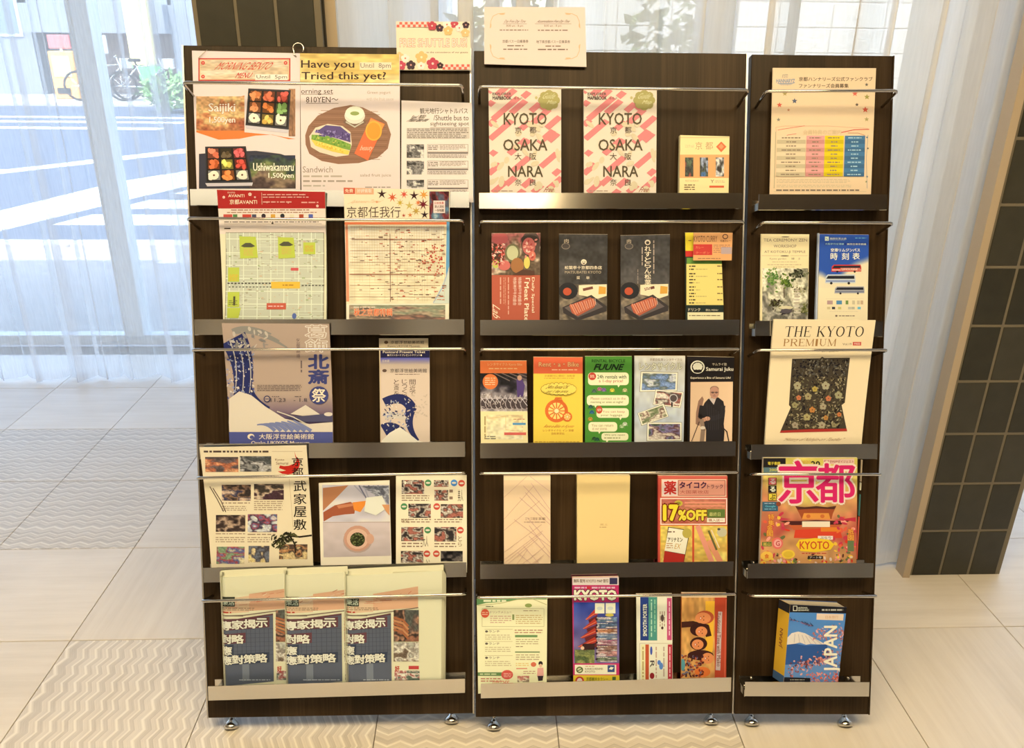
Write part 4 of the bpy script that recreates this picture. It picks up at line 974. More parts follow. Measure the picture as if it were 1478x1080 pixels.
a.poly([(545, 505), (620, 460), (700, 512), (640, 520)], (226,204,164)); a.poly([(520, 520), (640, 512), (756, 500), (756, 545), (620, 545)], (84,78,92)); a.line([(480, 492), (560, 520), (620, 552)], 5, (220,200,160)); a.ell(735, 506, 22, 10, (226,204,164))
a.rect(240, 595, 760, 690, (86,88,128)); a.text('大阪浮世絵美術館', 392, 604, 664, 632, CRM, .008); a.ell(352, 618, 17, 14, CRM); a.ell(357, 621, 11, 9, (86,88,128)); a.text('Osaka UKIYOE Museum', 354, 640, 642, 660, CRM, .012)
a.vtext('葛飾', 620, 64, 726, 200, (196,166,130), .0, out=(238,216,176), ow=.035); a.vtext('北斎', 630, 208, 738, 358, (66,68,104), .035, gap=.04)
a.ell(686, 412, 48, 45, (70,72,108)); a.text('祭', 650, 378, 722, 446, CRM, .02); a.vtext('乞御期待', 574, 130, 592, 230, (90,74,66)); a.small(590, 240, 606, 300, 1, (110,92,80), vert=True)
a.small(378, 358, 600, 392, 4, (120,100,84)); a.ell(428, 430, 17, 17, (60,60,84)); a.ell(428, 430, 12, 12, (188,158,124)); a.rect(418, 428, 438, 432, (60,60,84)); a.text('11.23', 446, 426, 520, 444, (90,76,70)); a.text('- 1.8', 560, 426, 628, 444, (90,76,70)); a.small(452, 414, 490, 422, 1, (110,90,80)); a.small(566, 414, 600, 422, 1, (110,90,80)); done(a)
a = item('ticket_leaflet', 'cream leaflet strip standing behind the blue topped ticket leaflet', 'leaflet', 'L', [(547,488.5),(618,488.5),(620,640),(549,640)], .016, .012, .002, .020, paper=CRM)
a.bg((240,208,150)); a.z(260, 450, .29093); a.text('京都浮世絵美術館', 1044, 144, 1210, 160, (70,56,50), .005); a.ell(1022, 152, 10, 8, (120,90,60)); a.text('Kyoto UKIYOE Museum', 1030, 166, 1190, 178, (90,74,60)); done(a)
a = item('ticket_leaflet', 'slim museum ticket leaflet with navy heading and blue swirl picture', 'leaflet', 'L', [(549,506),(620,506),(620.5,640),(550,640)], .024, .020, .005, .020, paper=(236,206,160))
a.bg((226,196,156)); a.z(260, 450, .29093); a.rect(990, 190, 1240, 228, (34,32,60)); a.text('Postcard Present Ticket', 1006, 194, 1216, 206, CRM, .008); a.text('●ポストカードプレゼントチケット●', 1028, 210, 1200, 221, CRM, .005)
a.grid([(990, 228), (1240, 228), (1240, 262), (990, 262)], None, 'picture', 4, 10, lambda u, v: np.outer(1-v, [88,86,150])+np.outer(v, [226,196,156])); a.text('日本語', 1004, 238, 1038, 250, CRM)
a.text('京都浮世絵美術館', 1042, 282, 1224, 302, (70,56,50), .005); a.ell(1014, 292, 11, 8, (110,84,64)); a.small(1066, 306, 1190, 314, 1, (130,104,84)); a.vtext('間近で', 1138, 334, 1168, 420, (90,70,56)); a.vtext('じっくり', 1100, 334, 1126, 430, (90,70,56)); a.vtext('と斎を', 1060, 334, 1086, 420, (90,70,56))
ribbon(((1012, 450), (1110, 400), (1150, 480)), 22, 26, NV); ribbon(((1150, 470), (1110, 560), (1180, 640)), 26, 8, NV); ribbon(((1010, 590), (1060, 560), (1110, 620)), 34, 26, NV); ribbon(((1012, 520), (1050, 500), (1120, 530)), 20, 10, (216,196,160))
for _ in range(110): x, y = rs.uniform(1005, 1140), rs.uniform(430, 600); a.ell(x, y, rs.uniform(2, 9), rs.uniform(2, 4), rs.choice([(236,214,176), (44,48,84), (150,150,160), (200,186,156)]), 7, rs.random()*3)
for _ in range(30): x, y = rs.uniform(1130, 1225), rs.uniform(410, 520); a.ell(x, y, rs.uniform(3, 10), rs.uniform(2, 4), (206,180,144), 7, rs.random()*3)
a.poly([(1000, 640), (1040, 600), (1090, 572), (1130, 600), (1180, 640), (1240, 655), (1240, 680), (1000, 680)], (242,224,182)); done(a)
# ---------- left board, fourth ledge
a = item('restaurant_flyer', 'cream flyer with red brush mark and vertical black lettering, left board', 'flyer', 'L', [(288,646),(442,643),(452,816),(305,820)], .032, .059, .003, .020, .005, paper=(244,218,160))
a.bg((242,216,160)); a.z(270, 630, .28417); a.small(84, 70, 430, 84, 1, (90,72,56), .7); a.line([(430, 76), (585, 76)], 1.5, (170,140,100))
ph = [((90, 104, 258, 180), [(90,70,60), (120,90,80), (214,90,40), (240,140,70)], 1), ((266, 100, 426, 178), [(80,80,70), (150,140,120), (60,54,50), (190,176,150)], 2), ((172, 244, 320, 326), [(60,44,36), (170,110,60), (50,50,80), (210,160,110)], 3), ((336, 240, 488, 320), [(70,56,40), (190,140,90), (230,190,130), (80,40,44)], 4),
      ((142, 398, 292, 484), [(50,34,30), (130,90,60), (200,150,100), (70,46,36)], 5), ((304, 394, 454, 486), [(210,200,180), (60,50,70), (190,60,70), (90,110,150), (210,180,150)], 6), ((148, 560, 290, 648), [(120,150,90), (200,60,60), (90,100,150), (220,190,120)], 7), ((310, 556, 416, 640), [(110,110,110), (70,60,60), (236,190,110), (244,200,90)], 8), ((466, 548, 610, 624), [(90,60,40), (220,130,50), (60,44,40), (230,180,90)], 9)]
for (x0, y0, x1, y1), pal, sd in ph: a.pic(x0, y0, x1, y1, pal, sd, 4, 2.1, vert=.35)
for x0, y0, x1, y1 in ((172, 330, 320, 344), (336, 324, 488, 376), (142, 488, 292, 500), (142, 508, 292, 540), (304, 490, 454, 504), (304, 508, 420, 540), (172, 350, 300, 378)): a.small(x0, y0, x1, y1, max(1, int((y1-y0)/9)), (166,138,100))
a.text('Kyoto', 446, 112, 492, 126, (110,60,40)); a.text('Samurai', 450, 128, 512, 142, (110,60,40)); RD2 = (206,44,30)
a.poly([(545, 75), (552, 100), (568, 118), (572, 140), (562, 168), (540, 186), (510, 192), (480, 188), (458, 176), (480, 176), (500, 172), (465, 160), (470, 146), (490, 150), (515, 148), (545, 136), (556, 120), (548, 100)], RD2)
a.vtext('京都', 530, 102, 588, 205, (30,24,20), .01, gap=.14); a.vtext('武家屋敷', 538, 218, 604, 480, (30,24,20), .012, gap=.16)
for p_ in (([(112, 254), (150, 320), (180, 380)]), ([(128, 262), (170, 330), (192, 382)])): a.line(p_, 4, (70,46,36))
a.line([(430, 555), (470, 520), (520, 505), (570, 510), (632, 502)], 9, (40,32,22)); a.line([(520, 505), (545, 545), (550, 590)], 8, (40,32,22)); a.line([(470, 520), (500, 545)], 6, (40,32,22))
rs = random.Random(31)
for _ in range(70): t_ = rs.random(); a.ell(435+t_*110+rs.uniform(-12, 12), 520+20*math.sin(t_*6)+rs.uniform(-22, 26), rs.uniform(5, 15), rs.uniform(3, 6), rs.choice([(60,58,30), (90,84,44), (40,36,24)]), 7, rs.random()*3)
a.line([(516, 215), (535, 460)], 1.5, (190,160,110)); done(a)
a = item('photo_leaflet', 'white bordered leaflet with a tea bowl photo, middle of its ledge', 'leaflet', 'L', [(460,698),(562,694),(565,813),(463,816)], .026, .018, .004, .020, paper=(250,228,180))
a.bg((250,228,180)); a.z(270, 630, .28417); a.grid([(686, 246), (1026, 248), (1030, 432), (690, 434)], None, 'picture', 60, 34, lambda u, v: np.array([222,206,188])*(.86+.2*vnoise(u*5, v*4, 3))[:, None])
a.poly([(690, 262), (820, 248), (760, 310), (690, 378)], (190,124,76)); a.poly([(692, 385), (750, 350), (830, 332), (856, 350), (850, 392), (800, 396), (740, 405), (694, 432)], (168,88,52)); a.poly([(840, 335), (912, 326), (902, 352), (880, 384), (848, 374)], (240,140,50)); a.poly([(760, 350), (840, 340), (846, 352), (770, 366)], (206,128,80))
for i in range(7): a.line([(850+i*24, 250), (900+i*20, 300+(i % 3)*30)], 7, (120,116,124) if i % 2 else (176,168,160))
a.pic(870, 250, 1026, 330, [(100,98,104), (190,184,176), (130,126,130)], 3, 5, 2.2, quad=[(880, 252), (1026, 252), (1026, 345), (960, 300)]); a.poly([(910, 310), (990, 300), (1020, 360), (960, 400), (900, 380)], (236,224,204)); a.poly([(990, 345), (1028, 345), (1028, 400), (1010, 378)], (220,150,90))
a.grid([(690, 434), (1030, 432), (1034, 606), (694, 614)], None, 'picture', 50, 30, lambda u, v: np.array([212,188,164])*(1.02-.09*v)[:, None]*(.97+.06*vnoise(u*9, v*9, 8))[:, None]); a.line([(692, 437), (1030, 435)], 3, (180,156,134))
a.ell(866, 530, 74, 62, (186,156,130)); a.ell(866, 518, 70, 66, (206,150,112)); a.ell(866, 520, 55, 52, (226,178,136)); a.ell(930, 520, 20, 26, (214,160,120)); a.ell(866, 523, 38, 36, (54,54,28))
for _ in range(70): t_ = rs.random()*6.28; r_ = 34*math.sqrt(rs.random()); a.ell(866+r_*math.cos(t_), 523+r_*.95*math.sin(t_), 5, 3, rs.choice([(90,96,48), (40,44,24), (120,120,64)]), 6, rs.random()*3)
done(a)
a = item('guide_flyer', 'cream flyer of eight small photos with red and green dots, at the board edge', 'flyer', 'L', [(571.5,687.5),(673.5,686),(674,813),(571.5,815)], .026, .016, .003, .020, paper=(252,230,176))
a.bg((252,228,172)); a.z(270, 630, .28417); pz = [(56,44,40), (170,140,100), (226,200,160), (90,64,50), (200,90,60)]
for i, (x0, y0, x1, y1) in enumerate(((1090, 222, 1204, 292), (1254, 222, 1328, 256), (1256, 272, 1326, 326), (1124, 342, 1238, 414), (1288, 344, 1402, 414), (1088, 460, 1200, 532), (1256, 460, 1368, 534), (1086, 582, 1200, 642), (1288, 582, 1400, 636))): a.pic(x0, y0, x1, y1, pz if i not in (8,) else [(20,20,20), (50,44,40), (120,100,80)], 50+i, 4.5, 2.3, vert=.2)
for x, y, c in ((1224, 236, 'g'), (1356, 236, 'b'), (1394, 238, 'r'), (1102, 356, 'g'), (1268, 356, 'r'), (1222, 476, 'g'), (1388, 476, 'r'), (1218, 596, 'r'), (1266, 596, 'r')):
    a.ell(x, y, 17, 17, {'g': (84,140,80), 'b': (80,140,190), 'r': (214,84,60)}[c]); a.ell(x, y, 12, 5, (236,214,170), 10)
a.text('1', 1104, 228, 1112, 242, (250,240,210), .03)
for x0, y0, x1, y1, r_ in ((1090, 296, 1230, 330, 3), (1332, 260, 1350, 330, 2), (1090, 416, 1240, 440, 2), (1256, 416, 1400, 440, 2), (1090, 536, 1200, 566, 2), (1256, 538, 1368, 566, 2)): a.small(x0, y0, x1, y1, r_, (150,120,88))
a.text('美人', 1375, 270, 1402, 330, (60,44,34), .0); a.text('大人', 1196, 505, 1224, 560, (60,44,34)); a.vtext('とら', 1376, 505, 1396, 560, (140,110,70)); a.vtext('い', 1215, 625, 1232, 642, (60,44,34)); a.text('味処', 1088, 416, 1130, 440, (150,120,80)); done(a)
# ---------- left board, lowest ledge: folded newspapers (each partly behind the next one)
NEWS = (238, 222, 160)
M_NEWS = mat('newsprint', tuple(ink((226,208,150))), .9)
def newspaper(label, quad, ox, nb, nt, kx, right):
    """ox: zoom x of the front page's left fold; kx: width of the printed blue block"""
    a = item('newspaper', label, 'newspaper', 'L', quad, nb, nt, .0012, .016, .0, paper=NEWS, group='folded newspapers on the lowest ledge', body='front_sheet')
    a.curved = 'u'
    a.bulge = lambda u, v: -.008*np.clip(1-u/.10, 0, 1)**2+0*v
    a.bg((236,222,164)); a.z(270, 800, .28417)
    y0 = 170
    xr = ox+kx+8+130
    a.grid([(ox, 232), (ox+150, 208), (ox+150, 290), (ox, 300)], (230,190,136)); a.grid([(ox+150, 200), (xr, 162), (xr, 268), (ox+150, 284)], (228,172,120))
    rs = random.Random(int(ox))
    for k in range(16): x = ox+rs.uniform(30, xr-ox-10); y = 250-(x-ox)*.17+rs.uniform(-20, 26); a.line([(x, y), (x+rs.uniform(14, 60), y-rs.uniform(0, 14))], rs.uniform(1.5, 4), rs.choice([(206,110,70), (216,140,96), (190,120,80), (236,200,150)]))
    for k in range(9): x = ox+45+rs.uniform(-16, 26); a.line([(x, 232-rs.uniform(0, 18)), (x+8, 238)], 2.4, (206,100,60))
    a.rect(ox+8, 214, ox+78, 262, (50,54,40)); a.text('樂活', ox+12, 226, ox+76, 256, (206,206,160), .02); a.small(ox+6, 266, ox+180, 284, 2, (150,120,84)); a.small(ox+4, 284, ox+60, 300, 1, (190,60,40))
    a.grid([(ox, 306), (ox+120, 306), (xr, 270), (xr, 276), (ox+120, 312), (ox, 312)][:2]+[(ox+120, 312), (ox, 312)], (120,100,76)); a.line([(ox, 310), (ox+120, 306), (xr, 268)], 5, (130,108,84))
    bx1 = ox+kx
    a.poly([(ox, 326), (ox+90, 324), (bx1, 296), (bx1+4, 645), (ox, 672)], (96,98,98), 'cover_print')
    a.poly([(ox, 326), (ox+90, 324), (bx1, 296), (bx1, 304), (ox+90, 333), (ox, 336)], (104,62,60), 'cover_print')
    for k in range(8): a.line([(ox+90+k*(kx-90)/8, 372), (ox+92+k*(kx-90)/8, 500)], 2, (74,76,78))
    for k in range(7): a.line([(ox+10, 380+k*22), (bx1, 372+k*22)], 1.5, (76,78,80))
    a.poly([(ox+115, 520), (ox+150, 520), (ox+152, 640), (ox+117, 644)], (128,130,124)); a.small(ox+100, 632, bx1-8, 642, 1, (190,188,170))
    rows = ((('專', '家', '揭', '示'), 322, 16), (('對', '略'), 396, 6), (('應',), 456, 4), (('應', '對', '策', '略'), 500, 14))
    cw = (kx-30)/4
    for chs, yy, sl in rows:
        n = len(chs); w_ = n*cw
        a.poly([(ox, yy+6+sl*.3), (ox+w_+12, yy-sl*.6), (ox+w_+12, yy+52-sl*.6), (ox, yy+56+sl*.5)], (110,66,64) if yy < 440 else (64,70,78), 'cover_print')
        for i, ch in enumerate(chs):
            dy = sl*(.5-i/3.)
            a.text(ch, ox+4+i*cw, yy+6+dy, ox+2+(i+1)*cw, yy+50+dy, (240,226,180), .03, out=(50,44,44), ow=.018)
    if xr > bx1:
        a.pic(bx1+14, 280, xr+4, 440, [(90,90,70), (110,80,60), (196,120,70), (60,44,34), (170,90,50)], int(ox), 3, 2)
        for k in range(5): a.line([(bx1+16, 318+k*15), (bx1+60, 330+k*16), (bx1+88, 360+k*16)], 10, (206,140,84) if k % 2 else (176,104,60))
        a.pic(bx1+14, 444, xr+4, 542, [(190,180,140), (150,130,100), (236,216,170), (120,90,60)], int(ox)+4, 4, 2); a.pic(bx1+18, 590, xr+8, 640, [(236,220,180), (190,60,50), (230,200,160), (90,110,80)], int(ox)+8, 5, 2.4); a.text('好', bx1+20, 566, bx1+44, 596, (196,50,40), .03); a.rect(bx1+90, 566, xr+4, 584, (200,70,60))
    ks = .78 if nb < .025 else .64
    def fold(root, base, aa):
        # inner leaves: a tall loop that opens at the fold and pinches shut to the right
        up = (aa.c[0]-aa.c[3]); Lh = np.linalg.norm(up); up /= Lh; right_ = aa.c[1]-aa.c[0]; W_ = np.linalg.norm(right_); right_ /= W_; nn = aa.nrm
        H_ = Lh+.014
        for j, (dep, topx, wx) in enumerate(((.0160*ks, .011, 1.), (.011*ks, .006, .97), (.006*ks, -.002, .94))):
            prof = []
            for t_ in np.linspace(0, 1, 13):      # back leaf from right to left, round the fold
                prof.append((W_*wx*(1-t_)+.003, -dep*.35-dep*.65*math.sin(min(1, t_*1.15)*math.pi/2)))
            for t_ in np.linspace(0, 1, 9)[1:]:
                an = math.pi/2+math.pi*t_; r_ = dep/2; prof.append((.003+j*.002+r_*.45*math.cos(an), -dep+dep*.5-r_*math.sin(an)*1.0 if False else -dep/2+(-dep/2)*math.sin(an)*1.0))
            g = G(); top = Lh+topx+.002*j; vs = []
            for (x, d) in prof:
                for h in (-.014, top-.001*0): 
                    p_ = aa.c[3]+up*h+right_*x+nn*(d-.0013); vs.append(p_-base)
            for (x, d) in prof:
                for h in (-.014, top):
                    p_ = aa.c[3]+up*h+right_*x+nn*(d-.0013-.0006); vs.append(p_-base)
            n = len(prof); F = []
            for q in range(n-1): F += [(2*q, 2*q+1, 2*q+3, 2*q+2), (2*n+2*q, 2*n+2*q+2, 2*n+2*q+3, 2*n+2*q+1), (2*q+1, 2*n+2*q+1, 2*n+2*q+3, 2*q+3)]
            g.add(vs, F, True); g.obj('inner_leaf', M_NEWS, root)
        if right:
            for j in range(4):
                g = G(); x0 = W_-.002-j*.0015; d = -.003-j*.0028; x1 = W_+.0035+j*.0015
                vs = [aa.c[3]+up*h+right_*x+nn*dd-base for dd in (d, d-.0008) for x, h in ((W_*.5, -.014), (x1, -.014), (x1+.0, Lh-.004*j), (W_*.5, Lh+.002))]
                g.add(vs, [(0, 1, 2, 3), (7, 6, 5, 4), (0, 4, 5, 1), (1, 5, 6, 2), (2, 6, 7, 3), (3, 7, 4, 0)]).obj('inner_leaf', M_NEWS, root)
    done(a, fold)
newspaper('folded newspaper at the left end of the lowest ledge', [(316,834),(411,828),(414,985),(322,989)], 165, .021, .060, 272, False)
newspaper('folded newspaper between the two others on the lowest ledge', [(408.5,831),(499,826),(501,984),(412,987.5)], 490, .031, .0625, 295, False)
newspaper('folded newspaper with full front page and cream margin at the right', [(495,832),(638,824),(637,981),(498,985)], 795, .041, .0640, 240, True)
# ---------- middle board, first ledge
def mapbook(label, quad, dx):
    a = item('guide_magazine', label, 'magazine', 'M', quad, .026, .014, .009, .018, paper=(240,214,170), group='pink striped guide magazines on the first ledge')
    a.bg((238,210,166)); a.z(670+dx, 0, .28708); rs = random.Random(3); PK = (226,128,112)
    for (x, y, l) in ((128, 520, 30), (150, 590, 175), (240, 560, 100), (125, 455, 10), (215, 480, 60), (340, 550, 60), (135, 690, 150), (290, 640, 60), (350, 610, 110), (420, 635, 90), (140, 770, 30), (230, 765, 120), (380, 710, 100), (300, 720, 40), (128, 865, 80), (250, 850, 110), (390, 830, 110), (215, 920, 60), (150, 960, 90), (300, 930, 60), (430, 940, 90), (350, 960, 60), (170, 468, 60), (300, 480, 40), (128, 620, 40), (390, 540, 40), (455, 870, 40), (260, 985, 60), (430, 700, 60)):
        d = l*.72; w = 17; a.poly([(x-w, y), (x+d-w, y-d*.85), (x+d+w*.6, y-d*.85+w*.9), (x+w*.4, y+w*1.1)], PK, 'cover_print')
    for _ in range(26): x, y = rs.uniform(130, 480), rs.uniform(620, 960); a.ell(x, y, rs.uniform(12, 30), rs.uniform(8, 16), (222,196,144), 9, rs.random()*3, part='cover_print')
    for s_, y0, y1, x0, x1 in (('KYOTO', 568, 628, 198, 414), ('OSAKA', 700, 758, 196, 418), ('NARA', 834, 890, 220, 396)): a.text(s_, x0, y0, x1, y1, (84,70,44), .012)
    for s_, y0 in (('京', 638), ('都', 638), ('大', 770), ('阪', 770), ('奈', 900), ('良', 900)): x = 254 if s_ in '京大奈' else 328; a.text(s_, x, y0, x+34, y0+34, (90,70,52), .006)
    a.text('EXPLORER', 142, 466, 236, 480, (90,70,60), .02); a.text('MAP&BOOK', 142, 484, 238, 502, (70,54,46), .03); a.text('るるぶ', 250, 488, 292, 500, (120,90,70))
    for i in range(8): a.ell(426+34*math.sin(i*.785), 505+32*math.cos(i*.785), 22, 20, (176,158,84), 10)
    a.ell(426, 505, 44, 42, (176,158,84)); a.text('Guide', 388, 470, 468, 498, (222,206,140), .0, it=.25); a.text('Map', 410, 505, 470, 530, (222,206,140), .0, it=.25); a.ell(362, 492, 7, 8, (200,180,110)); a.text('Free', 398, 940, 458, 966, (150,60,46), .01, it=.25); a.small(150, 955, 250, 966, 1, (170,140,110))
    done(a)
mapbook('pink striped guide magazine at the left end of the first ledge', [(705,127),(810,127.5),(810,279),(707,279)], 0)
mapbook('pink striped guide magazine nearer the small orange booklet', [(842.5,129.5),(948,130),(947,279),(843,279)], 137.3)
a = item('pocket_guide', 'small orange and cream pocket booklet on the first ledge', 'booklet', 'M', [(982,195),(1053,197),(1051.5,279),(980.5,279)], .030, .022, .014, .018, paper=(250,222,150))
a.bg((248,218,140)); a.z(670, 0, .28708); a.rect(1080, 778, 1340, 895, (240,166,96)); a.rect(1080, 690, 1340, 694, (236,190,120)); a.text('京', 1162, 714, 1196, 752, (200,150,96)); a.text('都', 1212, 714, 1250, 752, (200,150,96)); a.text('ことりっぷ', 1112, 728, 1154, 742, (200,150,110))
a.poly([(1292, 712), (1318, 738), (1292, 766), (1266, 738)], (226,110,60)); a.poly([(1292, 722), (1306, 738), (1292, 752), (1278, 738)], (236,150,90))
for x, pal in ((1110, [(90,110,70), (60,60,50), (190,70,50)]), (1184, [(150,160,170), (60,60,60), (90,100,60), (60,110,160)]), (1264, [(90,80,60), (230,220,200), (60,50,40)])): a.pic(x, 792, x+42, 888, pal, x, 3, 2)
a.text('RESTAURANT', 1112, 905, 1180, 914, (200,160,100)); a.small(1106, 925, 1160, 958, 3, (110,80,50)); a.rect(1232, 934, 1306, 944, (220,90,50)); a.text('Y', 1238, 904, 1256, 920, (120,80,50)); a.small(1262, 906, 1310, 920, 2, (200,170,110)); done(a)
# signs standing on the top edge
a = item('shuttle_sign', 'small floral sign card about the free shuttle bus, standing over the top edge', 'sign', 'L', [(571.5,31),(678,31.5),(680,101.5),(573,101)], .010, .006, .003, .0, paper=(244,218,168))
a.bg((242,214,160)); a.z(460, 0, 400/1478)
for r_, y0 in ((0, 118), (1, 344)):
    for i in range(13):
        for j in range(2):
            x0, x1 = (416, 610) if r_ == 0 else (660, 806); x = (x0 if r_ == 0 else x0)+i*14.5
            if x < x1: a.rect(x, y0+j*14, min(x+14.5, x1), y0+j*14+14, (220,96,72) if (i+j) % 2 else (244,200,160))
a.text('FREE SHUTTLE BUS!', 432, 206, 790, 250, (246,214,170), .01, out=(214,120,80), ow=.025); a.text('to the convenience of our guests', 574, 274, 796, 286, (90,70,56), .005)
for x, y, r, c, c2 in ((605, 140, 26, (196,60,66), (240,180,150)), (645, 150, 22, (70,40,50), (230,150,120)), (684, 132, 24, (250,226,190), (220,110,80)), (690, 165, 26, (226,180,100), (250,220,160)), (724, 130, 22, (200,64,70), (240,190,150)), (750, 150, 22, (250,220,180), (210,90,70)), (785, 134, 20, (60,36,44), (220,150,120)), (782, 176, 24, (228,184,110), (250,224,170)),
                       (430, 300, 24, (228,190,120), (250,224,170)), (462, 312, 24, (250,224,184), (220,120,90)), (440, 350, 26, (200,64,76), (244,190,160)), (492, 348, 26, (60,34,44), (226,150,120)), (548, 306, 34, (228,180,100), (250,216,150)), (546, 352, 22, (250,222,180), (214,100,80)), (608, 340, 34, (196,60,72), (244,190,160)), (648, 350, 18, (58,34,40), (220,150,120))): a.flower(x, y, r, c, c2)
done(a)
a = item('notice_card', 'cream laminated notice with ornamental corners, standing over the top edge', 'sign', 'M', [(699,10),(844.5,10.5),(846.5,96.5),(699,92.5)], .010, .006, .0025, .0, paper=(238,208,170))
a.bg((236,206,168)); a.z(670, 0, .28708); GD = (226,178,120)
for sx, cx in ((1, 130), (-1, 582)):
    for sy, cy in ((1, 66), (-1, 298)):
        a.line([(cx+sx*75, cy), (cx+sx*40, cy+sy*3), (cx+sx*15, cy+sy*15), (cx+sx*4, cy+sy*40), (cx, cy+sy*75)], 3, GD); a.ell(cx+sx*60, cy+sy*5, 14, 3.5, GD, 8); a.ell(cx+sx*3, cy+sy*62, 3.5, 12, GD, 8)
BR_ = (130,100,80)
a.text('Day Free Day Time', 196, 100, 314, 118, BR_, .0, it=.1); a.line([(194, 120), (314, 120)], 1.3, BR_); a.text('Accomodation Free Day Time', 358, 100, 538, 118, BR_, .0, it=.1); a.line([(356, 120), (538, 120)], 1.3, BR_)
a.text('8:00 am - 8 pm', 212, 124, 296, 138, BR_); a.text('8:00 am - 8 pm', 402, 124, 488, 138, BR_); a.small(178, 146, 330, 156, 1, BR_); a.small(370, 146, 522, 158, 1, BR_)
a.text('京都バス一日乗車券', 192, 200, 322, 216, (100,80,66), .005); a.text('地下鉄京都バス一日乗車券', 362, 202, 532, 218, (100,80,66), .005); a.small(216, 224, 298, 236, 1, BR_); a.small(408, 226, 490, 238, 1, BR_); a.small(196, 242, 320, 254, 1, BR_); a.small(370, 242, 526, 256, 1, BR_); done(a)
# ---------- middle board, second ledge
def trifold(label, quad, paper=WHITE, thick=.006, nb=.024, nt=.014, name='brochure', group='slim brochures on the middle board', pk='M'):
    return item(name, label, 'brochure', pk, quad, nb, nt, thick, .020, paper=paper, group=group)
a = trifold('rust red meat brochure printed sideways, left end of the second ledge', [(709.5,337),(780,336.5),(779,462),(710,462)], (200,110,80))
a.bg((190,92,62)); a.z(680, 300, .2774); a.pic(100, 126, 362, 350, [(190,80,70), (150,90,60), (210,170,120), (110,80,50)], 4, 4, 2)
rs = random.Random(8)
for cx, cy, rx, ry, c in ((135, 240, 36, 60, (80,50,36)), (150, 160, 42, 32, (190,90,80)), (215, 235, 40, 48, (120,110,70)), (215, 235, 30, 38, (200,190,130)), (310, 190, 50, 70, (90,70,56)), (305, 165, 46, 24, (60,48,40)), (300, 200, 34, 45, (196,100,84)), (290, 285, 16, 32, (226,200,90)), (172, 300, 32, 26, (214,110,90)), (128, 292, 18, 22, (200,196,80)), (318, 250, 18, 26, (216,110,80)), (240, 300, 34, 40, (170,110,60))): a.ell(cx, cy, rx, ry, c)
for _ in range(60): a.ell(rs.uniform(108, 172), rs.uniform(190, 300), 8, 4, rs.choice([(214,90,70), (230,150,120), (150,50,40), (240,200,160)]), 7, rs.random()*3)
for _ in range(20): a.ell(rs.uniform(270, 340), rs.uniform(160, 260), 9, 5, rs.choice([(226,140,110), (180,70,60), (240,190,150)]), 7, rs.random()*3)
a.poly([(215, 350), (270, 320), (330, 330), (330, 350)], (90,60,44))
a.text('Daily Special', 312, 362, 330, 545, CRM, .01, rot=90); a.text('「Meat Plate」', 274, 365, 306, 610, CRM, .02, rot=90)
for x in (218, 244): a.text('特製神戸牛肉盛合', x, 362, x+18, 508, (240,200,160), .01, rot=90)
a.small(146, 362, 160, 508, 1, (226,170,130), vert=True); a.small(166, 362, 182, 510, 2, (216,150,110), vert=True); a.small(188, 362, 200, 560, 1, (226,170,130), vert=True); a.text('Lab', 112, 500, 150, 590, CRM, 0, it=.3, rot=90); done(a)
def steak(a, x0, y0):
    a.pic(x0, y0, x0+250, y0+190, [(120,100,76), (150,120,80), (84,70,50), (176,150,100)], 6, 3, 1.4, vert=.3)
    a.ell(x0+45, y0+35, 50, 44, (44,42,40)); a.ell(x0+40, y0+38, 22, 20, (196,84,50)); a.poly([(x0+100, y0+5), (x0+245, y0+0), (x0+245, y0+60), (x0+200, y0+75), (x0+100, y0+55)], (246,220,160)); a.poly([(x0+205, y0+10), (x0+242, y0+15), (x0+240, y0+50), (x0+202, y0+52)], (226,160,60)); a.line([(x0+125, y0+28), (x0+170, y0+18)], 14, (120,70,50))
    a.poly([(x0+15, y0+120), (x0+165, y0+55), (x0+245, y0+115), (x0+245, y0+140), (x0+95, y0+190), (x0+20, y0+150)], (64,56,50)); a.poly([(x0+25, y0+122), (x0+160, y0+66), (x0+226, y0+118), (x0+95, y0+172)], (110,94,80))
    a.poly([(x0+50, y0+110), (x0+160, y0+68), (x0+190, y0+92), (x0+180, y0+120), (x0+95, y0+165), (x0+65, y0+150)], (196,96,64))
    for k in range(6): a.line([(x0+58+k*23, y0+106-k*6), (x0+84+k*19, y0+156-k*9)], 8, (226,140,96)); a.line([(x0+68+k*23, y0+104-k*6), (x0+93+k*19, y0+152-k*9)], 2.5, (246,196,150))
a = trifold('black brochure with centred crest title and sliced beef photo', [(807,338),(877,338.5),(876,462),(807,462)], (90,78,66))
a.bg((72,64,54)); a.z(680, 300, .2774); a.pic(455, 130, 710, 395, [(78,70,60), (60,54,46), (88,78,66)], 3, 3, 1.); steak(a, 460, 398)
a.text('肉', 484, 162, 508, 184, (220,190,140), .01); a.ell(492, 200, 22, 16, (150,130,100)); a.ell(492, 200, 19, 13, (80,70,60)); a.ell(586, 282, 15, 14, CRM); a.ell(586, 284, 9, 8, (72,64,54)); a.poly([(576, 286), (586, 276), (596, 286)], CRM)
a.text('松葉亭十京都四条店', 486, 302, 680, 320, CRM, .012); a.text('MATSUBATEI KYOTO', 488, 328, 676, 342, (190,164,120), .005); a.text('菜', 548, 356, 566, 372, CRM); a.text('単', 598, 356, 616, 372, CRM); done(a)
a = trifold('black brochure with vertical white title and sliced beef photo', [(896,340),(967,338.5),(965.5,462),(896,462)], (90,78,66))
a.bg((76,68,58)); a.z(680, 300, .2774); a.pic(775, 130, 1040, 395, [(84,76,66), (66,60,52), (94,84,72)], 5, 3, 1.); steak(a, 780, 396)
